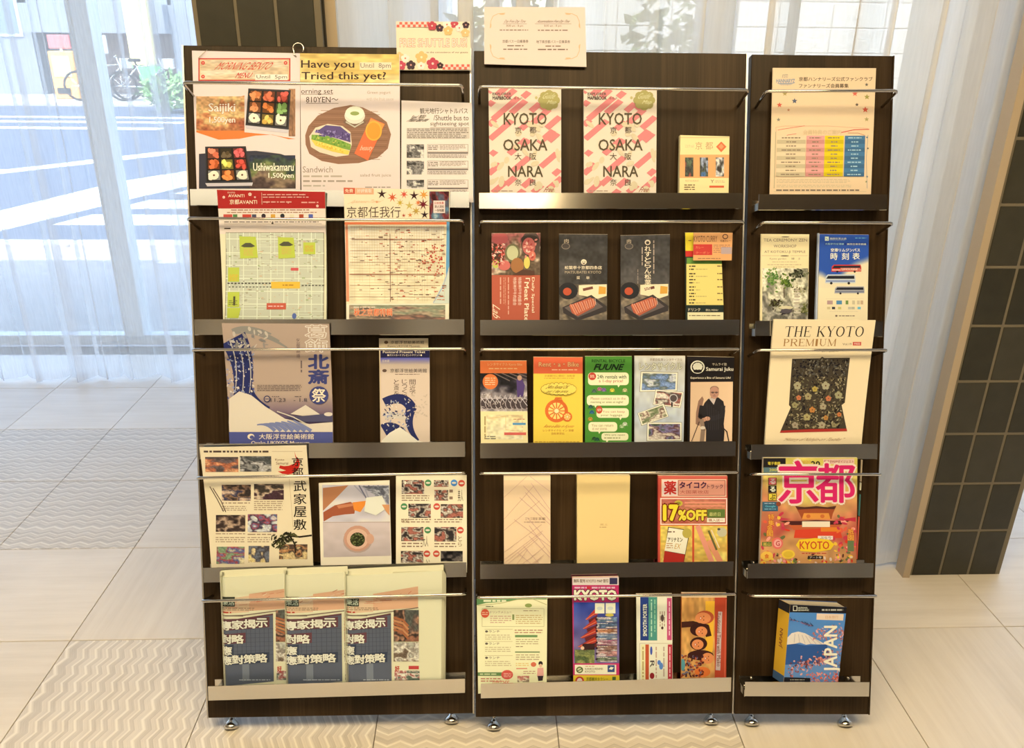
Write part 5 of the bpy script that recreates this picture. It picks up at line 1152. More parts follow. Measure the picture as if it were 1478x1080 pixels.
a.text('肉', 810, 164, 832, 184, (220,190,140), .01); a.ell(821, 200, 22, 16, (150,130,100)); a.ell(821, 200, 19, 13, (84,76,66)); a.ell(918, 180, 15, 14, CRM); a.ell(918, 182, 9, 8, (76,68,58)); a.vtext('れすとらん松葉店', 902, 198, 936, 430, CRM, .014); a.small(944, 170, 956, 350, 1, (190,164,130), vert=True); a.small(884, 205, 896, 300, 1, (190,164,130), vert=True); a.small(862, 320, 872, 400, 1, (150,130,104), vert=True); done(a)
a = trifold('green and yellow curry menu brochure with an orange ticket on top', [(989,336),(1040,336),(1045,462),(990,462)], (60,70,50))
a.bg((50,58,44)); a.z(680, 300, .2774); a.rect(1100, 126, 1156, 226, (240,206,50)); a.rect(1100, 224, 1156, 254, (206,50,40)); a.rect(1122, 260, 1334, 296, (110,150,60)); a.rect(1120, 292, 1326, 506, (240,210,110)); a.small(1130, 166, 1146, 176, 1, (150,110,60))
rs = random.Random(2)
for k, y in enumerate((304, 320, 343, 357, 374, 390, 412, 428, 446, 461, 479, 495)): a.small(1134, y-4, 1134+(26 if k % 2 else 34), y+4, 1, (70,60,40), .8); a.small(1168, y-3, 1168+rs.uniform(20, 66), y+3, 1, (150,130,80)) if k % 2 else a.small(1280, y-4, 1308, y+3, 1, (130,100,60), .8)
a.rect(1110, 508, 1330, 545, (38,48,40)); a.text('ドリンク', 1130, 522, 1192, 538, CRM, .01); a.text('税込 MENU', 1220, 526, 1284, 538, (220,200,150), .01); a.rect(1126, 544, 1312, 620, (246,226,160)); a.small(1134, 556, 1300, 566, 1, (110,90,60)); done(a)
a = item('ticket_card', 'orange curry coupon card stuck over the top of the green menu brochure', 'card', 'M', [(1001,336),(1057.5,336),(1056,376),(1000.5,376)], .027, .024, .0008, .0, paper=(238,170,104))
a.bg((236,166,96)); a.z(680, 300, .2774); a.text('KYOTO CURRY', 1158, 146, 1280, 178, (110,60,36), -.005); a.rect(1156, 190, 1254, 246, (208,62,50)); a.text('カレー', 1168, 200, 1210, 212, (240,150,90)); a.text('クーポン', 1168, 228, 1240, 240, (240,150,90)); a.ell(1322, 150, 15, 14, (110,70,50)); a.ell(1322, 150, 10, 9, (236,166,96)); a.text('松屋カレー', 1296, 166, 1350, 178, (80,50,36), .005); a.small(1260, 190, 1350, 236, 5, (180,120,80)); a.rect(1300, 205, 1356, 240, (190,160,140)); a.small(1180, 260, 1300, 268, 1, (140,90,60)); done(a)
# ---------- middle board, third ledge
a = trifold('orange headed bicycle brochure at the left end of the third ledge', [(693,521),(760,521),(762,641),(694,641)], (250,226,160))
a.bg((250,224,150)); a.z(680, 490, .2774); a.rect(40, 108, 300, 176, (232,116,56)); a.text('レンタサイクル Kyoto Bike', 86, 122, 266, 140, (240,180,110)); a.small(92, 146, 244, 158, 1, (240,180,110)); a.pic(40, 176, 300, 374, [(30,26,28), (60,50,54), (150,130,120), (220,190,160)], 5, 4, 1.4, vert=.9)
for k in range(5): a.line([(120+k*40, 176), (200+k*50, 215)], 5, (120,100,84))
a.ell(100, 220, 40, 40, (232,120,56), 24); a.small(72, 196, 128, 240, 4, (250,190,130)); a.poly([(236, 210), (262, 200), (280, 240), (270, 300), (240, 300)], (90,66,104)); a.ell(252, 200, 12, 14, (200,150,110))
rs = random.Random(12)
for k in range(9):
    x = 70+k*26; a.ell(x, 335, 24, 30, (190,170,150), 14); a.ell(x, 335, 20, 26, (80,66,60), 14); a.line([(x-20, 300), (x+14, 345), (x+30, 290)], 3, (226,206,180))
for _ in range(50): x, y = rs.uniform(50, 290), rs.uniform(280, 368); a.line([(x, y), (x+rs.uniform(-20, 20), y+rs.uniform(-20, 20))], 2.2, rs.choice([(236,214,180), (150,120,100), (60,50,46)]))
a.pic(80, 392, 270, 520, [(246,200,110), (250,224,140), (250,220,150)], 9, 2, 1.); a.line([(90, 410), (180, 400), (180, 470), (270, 480)], 2, (226,180,90)); a.rect(216, 434, 284, 445, (90,150,170)); a.rect(172, 484, 286, 498, (220,100,80)); a.small(70, 500, 130, 522, 2, (120,110,80)); a.small(220, 410, 280, 420, 1, (190,120,80)); a.small(64, 400, 80, 520, 1, (180,150,90), vert=True); done(a)
a = trifold('yellow bicycle rental brochure with an orange penny-farthing drawing', [(770,515.5),(841,516),(841,640),(770,640)], (250,206,80))
a.bg((248,206,72)); a.z(680, 490, .2774); a.rect(320, 88, 590, 178, (234,104,60)); OR = (232,112,48)
a.text('Rent・a・Bike', 352, 118, 560, 142, (244,180,110), .02, out=(160,60,30), ow=.02); a.small(420, 152, 560, 164, 1, (250,190,130)); a.text('京都観光に便利！自転車', 382, 184, 540, 196, (200,140,50)); a.small(380, 198, 540, 206, 1, (206,150,60))
for i in range(22): t_ = i/22*6.283; a.ell(455+82*math.cos(t_), 258+26*math.sin(t_), 12, 10, (150,110,40), 10)
for i in range(22): t_ = i/22*6.283; a.ell(455+82*math.cos(t_), 258+26*math.sin(t_), 10, 8, (250,216,90), 10)
a.ell(455, 258, 84, 27, (250,216,90)); a.text('24hrs Rental OK', 384, 238, 516, 256, (110,70,30), .01, it=.15); a.text('our 1 day price', 384, 262, 512, 280, (110,70,30), .01, it=.15)
def wheel(cx, cy, r, w, n):
    a.ell(cx, cy, r, r, OR, 26); a.ell(cx, cy, r-w, r-w, (248,216,110), 26)
    for i in range(n): t_ = i*math.pi/n; a.line([(cx-(r-w)*math.cos(t_), cy-(r-w)*math.sin(t_)), (cx+(r-w)*math.cos(t_), cy+(r-w)*math.sin(t_))], w*.32, OR)
    a.ell(cx, cy, r*.2, r*.2, (250,226,150))
wheel(444, 372, 60, 17, 6); wheel(500, 402, 25, 8, 4); a.line([(444, 312), (470, 316), (492, 350), (500, 380)], 8, OR); a.line([(430, 322), (440, 304), (470, 304)], 6, OR)
a.text('Rent-a-Bike in Kyoto', 370, 444, 544, 464, (206,116,50), .01, it=.12); a.text('レンタサイクル イン 京都', 374, 468, 534, 480, (190,110,40), .008); a.text('自転車貸出', 418, 484, 484, 496, (190,110,40)); a.small(330, 528, 575, 538, 1, (180,130,50)); done(a)
a = trifold('green bicycle rental brochure with white speech bubbles', [(844.5,514.5),(912,514.5),(911.5,640),(844.5,640)], (84,140,50))
a.bg((82,140,48)); a.z(680, 490, .2774); a.text('RENTAL BICYCLE', 628, 104, 802, 120, (24,52,24), .012); a.text('FUUNE', 636, 128, 798, 160, (20,40,22), .04, it=.08)
def bub(x0, y0, x1, y1, tail):
    r = min(18, (y1-y0)*.4); pts = []
    for cx, cy, s0 in ((x1-r, y0+r, -math.pi/2), (x1-r, y1-r, 0), (x0+r, y1-r, math.pi/2), (x0+r, y0+r, math.pi)): pts += [(cx+r*math.cos(s0+t_), cy+r*math.sin(s0+t_)) for t_ in np.linspace(0, math.pi/2, 5)]
    a.poly(pts, (250,234,170)); a.poly([(tail, y1-3), (tail+16, y1-3), (tail+6, y1+12)], (250,234,170))
bub(608, 172, 820, 238, 760); bub(602, 290, 820, 344, 640); bub(652, 358, 820, 408, 770); bub(610, 430, 760, 480, 660); bub(678, 486, 818, 526, 700)
a.text('24h rentals with', 656, 184, 808, 204, (60,90,50), .012); a.text('a 1-day price!', 664, 208, 790, 228, (200,120,90), .012); a.ell(630, 192, 20, 20, (206,70,50)); a.text('30%', 618, 184, 642, 200, CRM, .01); a.ell(666, 366, 17, 20, (206,80,50)); a.text('NEW', 656, 360, 677, 374, CRM, .01)
a.text('Please contact us in the', 622, 300, 804, 314, (190,150,100), .004); a.text('morning or even at night!', 622, 320, 790, 334, (120,130,70), .008); a.text('You can keep', 684, 370, 800, 384, (200,140,100), .004); a.text('your luggage', 674, 388, 786, 402, (130,130,70)); a.text('You can return', 626, 440, 740, 454, (170,150,90)); a.text('at our stores', 630, 458, 706, 472, (190,150,100)); a.text('We are open', 694, 492, 800, 504, (110,120,60)); a.small(692, 508, 780, 518, 1, (130,130,70))
for x, y, c in ((640, 268, (90,110,90)), (668, 258, (190,110,120)), (690, 262, (150,110,150)), (734, 264, (236,206,70)), (800, 264, (220,200,130)), (628, 378, (60,110,130)), (620, 414, (210,150,60)), (800, 440, (220,220,170)), (640, 516, (60,90,50)), (784, 452, (180,200,130)), (656, 520, (50,90,60)), (622, 350, (60,100,80))): a.ell(x, y, 12, 10, c, 9); a.line([(x-14, y+10), (x, y-8), (x+14, y+10)], 3, tuple(int(k*.7) for k in c))
done(a)
a = trifold('pale bicycle brochure with four tilted snapshots, between the green and black ones', [(916,514),(989,514),(986.5,639),(916,639)], (214,206,180))
a.bg((212,206,176)); a.z(680, 490, .2774); a.pic(845, 84, 1116, 545, [(236,214,170), (214,206,176), (190,194,186), (206,200,176)], 3, 2, .6)
a.text('京都自転車レンタサイクル', 930, 98, 1098, 112, (120,100,80)); a.text('レンタサイクル', 876, 122, 1096, 158, (240,226,180), .03, out=(120,120,76), ow=.035)
for qd, pal, sd in ((((886, 170), (1072, 174), (1068, 266), (880, 270)), [(200,196,190), (100,110,90), (100,130,170), (120,150,190)], 1), (((962, 262), (1102, 276), (1086, 354), (948, 338)), [(236,210,170), (190,90,70), (90,70,60), (210,190,150)], 2), (((868, 384), (1000, 336), (1024, 400), (888, 446)), [(120,130,70), (214,190,140), (130,80,60), (226,200,150)], 3), (((918, 434), (1092, 434), (1092, 524), (916, 526)), [(70,90,60), (130,110,150), (110,60,60), (220,190,150)], 4)):
    cx = sum(p_[0] for p_ in qd)/4; cy = sum(p_[1] for p_ in qd)/4; out = [(cx+(x-cx)*1.04, cy+(y-cy)*1.07) for x, y in qd]; a.poly(out, (80,72,60)); a.poly([(cx+(x-cx)*1.02, cy+(y-cy)*1.035) for x, y in qd], (246,230,190)); inn = [(cx+(x-cx)*.93, cy+(y-cy)*.88) for x, y in qd]; a.pic(0, 0, 0, 0, pal, sd+60, 4, 2.2, quad=inn, vert=.5)
a.rect(1040, 290, 1048, 350, (40,36,34)); a.ell(1052, 306, 22, 22, (210,196,170)); a.ell(1052, 306, 18, 18, (90,76,66)); done(a)
a = trifold('black brochure with a photo of a man in dark robes', [(992.5,514.5),(1060,516),(1056.5,639),(993.5,639)], (40,32,28))
a.bg((34,28,26)); a.z(680, 490, .2774); a.ell(1178, 144, 37, 34, (250,232,190), 28); a.ell(1178, 144, 30, 28, (34,28,26), 28)
for t_ in np.linspace(2.5, 6.9, 8): a.ell(1178+17*math.cos(t_), 142+14*math.sin(t_), 9, 8, (250,232,190), 10)
a.ell(1178, 146, 12, 12, (250,232,190)); a.ell(1178, 166, 22, 8, (34,28,26)); a.text('サムライ塾', 1254, 122, 1330, 136, (226,200,150), .008); a.text('Samurai Juku', 1222, 144, 1364, 170, (250,230,180), .02); a.text('Experience a Bite of Samurai Life!', 1142, 194, 1350, 208, (236,210,160), .012)
a.grid([(1142, 222), (1362, 220), (1356, 640), (1136, 640)], None, 'picture', 30, 40, lambda u, v: np.array([226,184,132])*(.98+.08*u+.04*v)[:, None])
RB = (46,40,36)
a.poly([(1168, 440), (1170, 380), (1182, 320), (1202, 296), (1210, 310), (1196, 380), (1188, 450)], (150,110,80)); a.poly([(1214, 330), (1232, 310), (1256, 300), (1286, 302), (1312, 322), (1322, 370), (1314, 440), (1318, 480), (1306, 640), (1220, 640), (1222, 470), (1205, 430), (1188, 410), (1196, 370)], RB)
a.poly([(1236, 306), (1262, 340), (1276, 302)], (206,180,150)); a.ell(1265, 276, 24, 33, (196,140,104), 22); a.ell(1265, 258, 23, 16, (150,112,86), 18); a.ell(1265, 268, 22, 22, (198,142,106)); a.line([(1246, 274), (1284, 274)], 2.5, (60,46,40)); a.ell(1256, 276, 7, 5, (110,80,64)); a.ell(1275, 276, 7, 5, (110,80,64)); a.ell(1265, 294, 9, 4, (170,120,96)); a.ell(1265, 286, 4, 4, (180,124,92))
a.line([(1200, 350), (1192, 400), (1216, 412), (1240, 400)], 24, RB); a.line([(1310, 350), (1306, 395), (1270, 408), (1240, 410)], 24, (52,46,42)); a.ell(1228, 412, 16, 11, (206,150,110)); a.ell(1210, 418, 12, 10, (196,140,100))
for k in range(6): a.line([(1225+k*12, 330+k*9), (1235+k*10, 470)], 1.6, (70,62,56))
a.line([(1198, 420), (1206, 470), (1198, 545)], 22, (150,120,90)); a.line([(1186, 428), (1150, 520), (1140, 545)], 4, (70,50,40)); a.line([(1300, 450), (1330, 480), (1340, 530)], 6, (60,44,38)); a.ell(1204, 460, 14, 9, (226,200,160)); done(a)
# ---------- middle board, fourth ledge
a = trifold('cream folder with crossing diagonal line pattern, left end of the fourth ledge', [(727,688),(794.5,687.5),(794.5,815),(727.5,815)], (246,206,150), .010)
a.bg((248,208,150)); a.z(680, 660, .2774); a.rect(165, 98, 420, 120, (252,222,160)); rs = random.Random(6); L1 = (222,176,134)
for k in range(34):
    c0 = -240+k*19
    if k % 9 in (2, 3, 7): continue
    x0, x1 = 170, 412; y0 = 330+c0; 
    if k > 15 or k % 3 == 0: a.line([(x0, y0+120), (x0+130+rs.uniform(-30, 90), y0-10-rs.uniform(0, 60))], 2.2, L1)
    if k % 3 != 1: a.line([(x1, y0+90), (x1-100-rs.uniform(0, 110), y0-10-rs.uniform(0, 60))], 2.0, (216,166,140))
a.text('三十三間堂', 280, 312, 345, 326, (190,150,110)); a.text('京都', 350, 312, 386, 326, (150,120,90)); a.small(276, 332, 392, 341, 1, (200,160,120)); done(a)
a = trifold('plain pale yellow booklet with a tiny centred title, fourth ledge', [(833,686),(909.5,687),(907,814),(833,814)], (246,206,126), .016, .030, .022)
a.bg((246,206,124)); a.z(680, 660, .2774); a.text('風土', 670, 345, 712, 356, (206,160,90)); a.small(668, 360, 708, 368, 1, (190,140,80)); done(a)
a = trifold('red and yellow drugstore flyer offering 17 percent off, fourth ledge', [(950,687),(1050,687.5),(1050,812),(950,812)], (214,70,60), .009)
a.bg((214,84,60)); a.z(680, 660, .2774); a.rect(970, 92, 1340, 108, (226,104,80)); a.rect(990, 114, 1328, 206, (250,200,150)); a.rect(994, 118, 1074, 202, (248,214,180)); a.text('薬', 1002, 124, 1068, 194, (206,50,40), .03); a.frame(1076, 120, 1322, 200, 3, (160,50,44)); a.rect(1079, 123, 1319, 197, (240,160,120))
a.text('タイコク', 1082, 128, 1224, 162, (80,30,60), .04); a.text('トラック', 1228, 142, 1310, 164, (110,50,60), .02); a.text('大国薬妆店', 1086, 172, 1236, 190, (190,80,60), .0)
a.rect(984, 212, 1332, 352, (248,220,180)); a.rect(990, 218, 1326, 346, (226,80,48)); a.pic(992, 220, 1324, 344, [(226,90,60), (236,120,60), (214,60,40)], 7, 4, 1.); a.ell(1078, 240, 22, 16, (206,180,60)); a.ell(1078, 240, 12, 8, (150,140,50)); a.rect(1110, 232, 1320, 240, (240,150,110)); a.rect(1110, 250, 1320, 256, (240,150,110))
a.text('17', 1002, 252, 1072, 326, (244,214,50), .06, out=(120,40,20), ow=.06); a.text('%OFF', 1078, 276, 1222, 326, (240,210,60), .05, out=(120,50,20), ow=.06); a.rect(1228, 270, 1320, 314, (104,120,50)); a.text('最終日', 1238, 286, 1296, 306, (214,200,110), .01); a.rect(1226, 316, 1320, 338, (250,228,180)); a.text('購入送一', 1234, 320, 1312, 334, (170,80,50), .005)
a.rect(984, 356, 1332, 620, (248,186,40)); a.pic(986, 358, 1330, 600, [(250,200,40), (246,170,30), (252,210,60)], 4, 3, 1.); a.rect(1150, 356, 1160, 620, (214,80,50)); a.poly([(1024, 362), (1140, 380), (1104, 560), (1000, 560)], (60,44,36)); a.poly([(1028, 366), (1135, 383), (1112, 505), (1006, 486)], (250,232,190)); a.poly([(1006, 488), (1111, 507), (1100, 570), (996, 570)], (190,50,36))
a.text('アリナミン', 1022, 418, 1100, 440, (50,40,36), .03); a.text('EX', 1056, 450, 1092, 476, (206,150,60), .0, it=.2); a.small(1016, 444, 1050, 476, 3, (190,140,90)); a.small(1020, 380, 1060, 396, 1, (120,90,70)); a.ell(1122, 395, 24, 26, (196,170,70))
a.line([(1180, 362), (1250, 540)], 26, (236,150,110)); a.line([(1240, 440), (1296, 545)], 30, (234,150,100)); a.line([(1236, 384), (1276, 480)], 11, (110,100,50)); a.line([(1250, 380), (1290, 470)], 6, (246,214,160)); a.ell(1304, 390, 26, 24, (206,190,140)); a.ell(1288, 374, 8, 6, (90,80,70)); done(a)
# ---------- middle board, lowest ledge
a = item('price_leaflet', 'pale yellow leaflet with green header, left end of the lowest ledge', 'leaflet', 'M', [(688,863.5),(790,860),(789,986),(690,992)], .028, .018, .004, .014, paper=(250,234,170))
a.bg((250,236,168)); a.z(670, 820, .28417); GR2 = (120,150,84)
a.poly([(60, 140), (420, 132), (420, 160), (300, 158), (200, 172), (110, 178), (60, 190)], (110,150,84), 'cover_print'); a.small(98, 160, 216, 174, 1, (240,230,170), .7); a.line([(70, 190), (180, 180), (270, 160), (350, 158), (418, 186)], 3, (190,180,110)); a.ell(326, 190, 18, 10, (150,160,80)); a.small(110, 190, 150, 200, 1, (120,120,80)); a.frame(90, 205, 406, 298, 2, (190,180,120)); a.ell(106, 230, 21, 22, (222,90,56)); a.small(90, 220, 122, 240, 2, (250,190,140)); a.text('ドリンクメニュー', 132, 218, 240, 230, (140,120,90)); a.small(132, 240, 240, 282, 4, (214,170,130)); a.rect(244, 236, 254, 264, (140,150,80)); a.small(262, 236, 398, 286, 5, (210,180,110)); a.small(300, 212, 380, 222, 1, (180,160,110))
for y in (310, 372, 444): a.rect(104, y, 246, y+2, (200,180,120)); a.text('●ランチ', 106, y+6, 180, y+18, (100,90,70)); a.small(106, y+26, 240, y+56, 3, (206,186,130))
a.rect(258, 340, 372, 352, (120,150,84)); a.rect(258, 424, 384, 430, (120,140,80)); a.small(256, 310, 400, 334, 2, (190,140,100)); a.small(262, 358, 384, 390, 3, (196,176,120)); a.small(262, 394, 300, 404, 1, (150,130,90)); a.small(262, 436, 384, 470, 3, (190,166,116)); a.small(262, 480, 330, 500, 2, (236,200,110)); a.ell(352, 490, 14, 12, (220,110,70)); a.rect(66, 530, 246, 548, (110,140,76)); a.small(80, 533, 170, 545, 1, (236,226,160)); a.ell(218, 542, 30, 24, (222,90,70)); a.small(200, 532, 240, 556, 3, (250,190,150)); a.small(84, 556, 190, 580, 2, (200,120,90)); a.text('10%OFF', 140, 572, 230, 596, (220,90,60), 0, it=.1)
a.ell(388, 485, 11, 12, (44,36,34)); a.ell(388, 496, 8, 9, (236,190,140)); a.poly([(372, 508), (402, 506), (404, 548), (370, 552)], (240,170,140)); a.poly([(372, 548), (402, 548), (398, 572), (376, 574)], (60,44,44)); a.pic(270, 548, 330, 580, [(226,110,80), (250,220,150), (150,120,80)], 4, 3, 2); a.rect(264, 508, 320, 514, (226,150,110)); a.small(300, 520, 362, 540, 2, (190,150,110)); done(a)
a = item('city_brochure', 'magenta brochure with red pagoda photo rising above the lowest rod', 'brochure', 'M', [(826,834),(893,833),(894,983),(827.5,985)], .034, .056, .007, .014, paper=(210,50,90), group='slim brochures on the middle board')
a.bg((206,52,96)); a.z(670, 820, .28417); a.rect(548, 46, 786, 86, (236,214,180)); a.text('無料 配布 KYOTO MAP 割引', 556, 56, 732, 74, (90,50,40), .015); a.rect(738, 50, 778, 82, (60,56,80)); a.small(560, 94, 640, 104, 1, (240,190,190), .8); a.rect(622, 92, 642, 106, (214,60,60)); a.small(648, 94, 770, 104, 1, (240,190,190), .8)
a.text('KYOTO', 560, 112, 772, 160, (250,236,200), .05, out=(60,20,40), ow=.04); a.grid([(556, 172), (788, 172), (788, 482), (556, 482)], None, 'picture', 40, 50, lambda u, v: np.outer(np.clip(1-v*1.4, 0, 1), [60,80,150])+np.outer(np.clip(v*1.4, 0, 1), [120,100,130])+(vnoise(u*5, v*6, 2)[:, None]-.5)*40)
a.pic(562, 412, 662, 482, [(110,120,50), (150,150,50), (80,100,40)], 3, 3, 2); 
for k in range(4):
    y = 222+k*46; w = 40+k*12; x = 662; a.poly([(x, y-14), (x-w*1.1, y+34), (x-w*.95, y+40), (x-10, y+20), (x+18, y+10)], (190,60,40)); a.poly([(x-w*.8, y+38), (x+14, y+14), (x+14, y+36), (x-w*.7, y+54)], (110,40,36)); a.line([(x-w*1.1, y+36), (x+6, y+2)], 4, (226,120,80))
a.rect(600, 380, 662, 410, (60,34,30)); a.ell(600, 402, 9, 9, (250,200,150)); a.rect(664, 176, 712, 228, (246,240,214)); a.rect(718, 176, 768, 228, (246,240,214)); a.ell(688, 202, 15, 9, (214,214,190)); a.ell(742, 202, 15, 9, (214,214,190)); a.ell(738, 236, 22, 8, (214,190,70))
rows_ = [(110,150,180), (90,120,150), (220,120,60), (130,160,190), (226,110,130), (190,120,90), (236,140,120), (120,140,90)]
for k, c in enumerate(rows_): a.pic(672, 246+k*29, 776, 272+k*29, [c, tuple(int(q_*.7) for q_ in c), (220,190,170)], 20+k, 3, 2); a.small(674, 246+k*29, 730, 252+k*29, 1, (240,220,190)); a.ell(672, 258+k*29, 6, 6, (60,40,50), 8)
a.rect(562, 490, 772, 540, (250,234,180)); a.ell(586, 516, 18, 17, (110,120,60)); a.ell(586, 516, 11, 10, (220,210,150)); a.line([(572, 524), (600, 508)], 4, (60,80,40)); a.small(616, 494, 666, 502, 1, (200,150,100)); a.text('KANKO-RENMEI', 614, 506, 704, 516, (80,70,50), .005); a.text('KYOTO', 614, 520, 664, 530, (80,70,50), .005); a.rect(728, 492, 764, 528, (60,80,120)); a.poly([(734, 512), (744, 500), (760, 504), (750, 516)], (240,230,200)); a.rect(550, 544, 790, 620, (242,204,50)); a.ell(586, 572, 22, 22, (206,60,50)); a.ell(586, 574, 14, 16, (246,220,180)); a.text('京都観光タクシー', 620, 554, 730, 574, (80,90,40), .01); a.rect(752, 552, 770, 572, (90,110,60)); done(a)
a = trifold('white brochure printed sideways with navy and green bands, lowest ledge', [(918.5,858),(970,857.5),(971,981),(919.5,982)], (246,232,190), .005)
a.bg((244,230,186)); a.z(670, 820, .28417); a.rect(894, 148, 936, 368, (44,64,116)); a.rect(936, 148, 980, 368, (84,150,120)); a.text('SMOOTH PORTER', 908, 182, 928, 346, (240,232,200), .03, rot=-90); a.small(944, 160, 958, 350, 1, (190,220,170), vert=True); a.small(962, 160, 974, 330, 1, (160,206,150), vert=True); a.rect(1030, 152, 1054, 366, (206,80,110)); a.small(1036, 170, 1048, 350, 1, (250,200,190), vert=True); a.small(990, 220, 1022, 300, 3, (170,140,110), vert=True); a.ell(1006, 254, 8, 18, (90,70,60)); a.ell(1006, 304, 6, 8, (90,60,50))
a.frame(890, 382, 1058, 640, 2, (190,170,130)); a.rect(920, 388, 938, 600, (206,90,50)); a.rect(898, 388, 920, 600, (246,230,160)); a.rect(1034, 388, 1056, 620, (190,50,60)); a.small(1038, 400, 1050, 560, 1, (250,190,170), vert=True); a.small(900, 400, 916, 580, 1, (190,160,90), vert=True); a.ell(950, 420, 6, 22, (70,90,160)); a.text('R', 944, 470, 966, 505, (90,80,70), .02, rot=90); a.ell(990, 480, 9, 12, (90,130,190)); a.ell(1000, 498, 10, 18, (100,140,190)); a.small(968, 400, 982, 560, 1, (200,160,130), vert=True); a.small(1006, 400, 1022, 560, 1, (196,170,140), vert=True); a.ell(954, 548, 12, 16, (150,40,40)); done(a)
a = trifold('orange brochure with a sideways photo of smiling women, right end of the lowest ledge', [(984,856.5),(1049,857),(1048,979),(983,980)], (220,110,50), .007)
a.bg((214,96,40)); a.z(670, 820, .28417); a.rect(1100, 128, 1340, 150, (240,200,140)); a.pic(1098, 150, 1272, 580, [(226,130,30), (240,150,40), (214,96,30)], 6, 2, 1.2); a.poly([(1225, 168), (1272, 168), (1262, 420), (1225, 470)], (246,180,50), 'picture')
SK = (232,140,76)
a.line([(1100, 288), (1160, 284), (1230, 300), (1240, 340)], 30, (70,34,24)); a.ell(1222, 250, 46, 34, (190,84,46)); a.ell(1212, 254, 40, 29, SK)
for cx, cy, hx, hy in ((1204, 322, 1190, 312), (1185, 388, 1190, 384)): a.ell(hx, hy, 44, 34, (60,28,22)); a.ell(cx, cy, 30, 26, SK); 
a.ell(1200, 442, 66, 26, (64,30,24)); a.ell(1236, 458, 32, 28, SK); a.ell(1210, 528, 40, 26, (236,120,50))
for cx, cy in ((1212, 254), (1204, 322), (1185, 388), (1236, 458)):
    a.ell(cx+4, cy-9, 3, 3, (70,34,26), 6); a.ell(cx+4, cy+9, 3, 3, (70,34,26), 6); a.ell(cx-12, cy, 4, 9, (200,70,50), 8); a.ell(cx-12, cy, 2, 6, (250,230,200), 8); a.ell(cx-3, cy, 4, 3, (206,110,60), 6)
rs = random.Random(14)
for _ in range(70): a.ell(rs.uniform(1104, 1216), rs.uniform(445, 550), 8, 5, rs.choice([(90,40,30), (150,60,40), (190,90,50), (70,40,50), (120,110,110)]), 7, rs.random()*3)
a.ell(1110, 490, 12, 30, (90,150,140)); a.rect(1272, 150, 1340, 600, (190,70,40)); a.grid([(1290, 220), (1310, 222), (1300, 520), (1276, 518)], (206,176,150)); a.text('Traditional Time with Maiko', 1282, 226, 1302, 500, (120,66,50), .01, rot=90); a.line([(1330, 160), (1322, 560)], 5, (214,96,60)); a.small(1100, 130, 1340, 136, 1, (250,230,180)); done(a)
# ---------- right board
a = item('club_poster', 'cream membership poster with a striped colour table, top of the right board', 'poster', 'R', [(1115.5,98),(1264.5,98.5),(1257,281),(1111,281)], .024, .012, .003, .018, paper=(244,206,150))
a.bg((242,202,144)); a.z(1060, 60, .24085); a.text('京都ハンナリーズ公式ファンクラブ', 386, 212, 828, 238, (74,56,40), .012); a.text('ファンナリーズ会員募集', 386, 252, 684, 278, (74,56,40), .014); a.text('KYOTO', 285, 196, 322, 218, (130,134,120), .01, it=.1); a.text('HANNARYZ', 250, 224, 362, 248, (140,150,150), .03); a.poly([(252, 250), (360, 250), (340, 256), (272, 256)], (140,150,150)); a.small(276, 258, 340, 264, 1, (150,150,140))
for x, y, r, c in ((302, 312, 16, (176,150,80)), (360, 356, 18, (90,96,104)), (270, 380, 17, (216,90,60)), (324, 410, 10, (200,130,80)), (264, 468, 13, (140,130,100)), (722, 312, 18, (220,100,70)), (794, 332, 18, (166,150,70)), (734, 378, 12, (90,76,60)), (784, 408, 20, (216,90,60)), (792, 466, 15, (176,154,90)), (792, 258, 12, (110,100,80)), (794, 574, 8, (90,110,120)), (800, 640, 8, (90,90,70)), (790, 840, 8, (150,140,80)), (795, 810, 8, (80,110,120))): a.star(x, y, r, c)
a.line([(250, 540), (248, 514), (300, 506), (560, 506), (800, 520)], 3, (226,170,120)); a.line([(260, 530), (320, 520), (420, 505)], 3, (226,110,80)); a.line([(640, 545), (720, 528), (806, 526)], 5, (220,90,70)); a.line([(282, 582), (320, 560), (370, 552)], 3, (220,110,90)); a.line([(680, 548), (740, 548), (780, 562)], 3, (200,120,80)); a.text('会員特典のご案内', 410, 528, 640, 558, (226,190,130), .01)
a.poly([(245, 540), (250, 540), (240, 880), (235, 880)], (190,170,120)); a.line([(800, 560), (790, 700), (795, 880)], 2.5, (130,140,130)); a.line([(236, 900), (790, 900)], 1.5, (190,170,120))
tx, ty, dy = 258, 564, 24.5
for (x0, x1, c, c2) in ((256, 428, (236,204,148), (206,180,128)), (432, 540, (236,160,136), (214,140,116)), (542, 656, (240,202,30), (214,180,24)), (662, 784, (76,120,140), (66,104,124))):
    for r_ in range(10): s_ = -(r_*.9); a.grid([(x0+s_, ty+r_*dy), (x1+s_, ty+r_*dy), (x1+s_-.9, ty+(r_+1)*dy), (x0+s_-.9, ty+(r_+1)*dy)], c if r_ % 2 == 0 else c2)
    for r_ in range(10): m_ = (x0+x1)/2-r_*.9; w_ = (x1-x0)*(.18 if r_ % 3 else .34); a.small(m_-w_, ty+r_*dy+8, m_+w_, ty+r_*dy+18, 1, (150,124,90) if x0 < 600 else (170,196,196), .7)
a.small(252, 822, 700, 850, 3, (206,180,130)); a.small(252, 856, 700, 876, 2, (206,180,130)); a.small(250, 884, 770, 898, 1, (120,100,76), .6); done(a)
a = item('temple_brochure', 'cream tea ceremony brochure with a garden photo, right board', 'brochure', 'R', [(1098.5,338),(1168,338.5),(1166,463),(1097,463)], .024, .014, .005, .018, paper=(246,218,150))
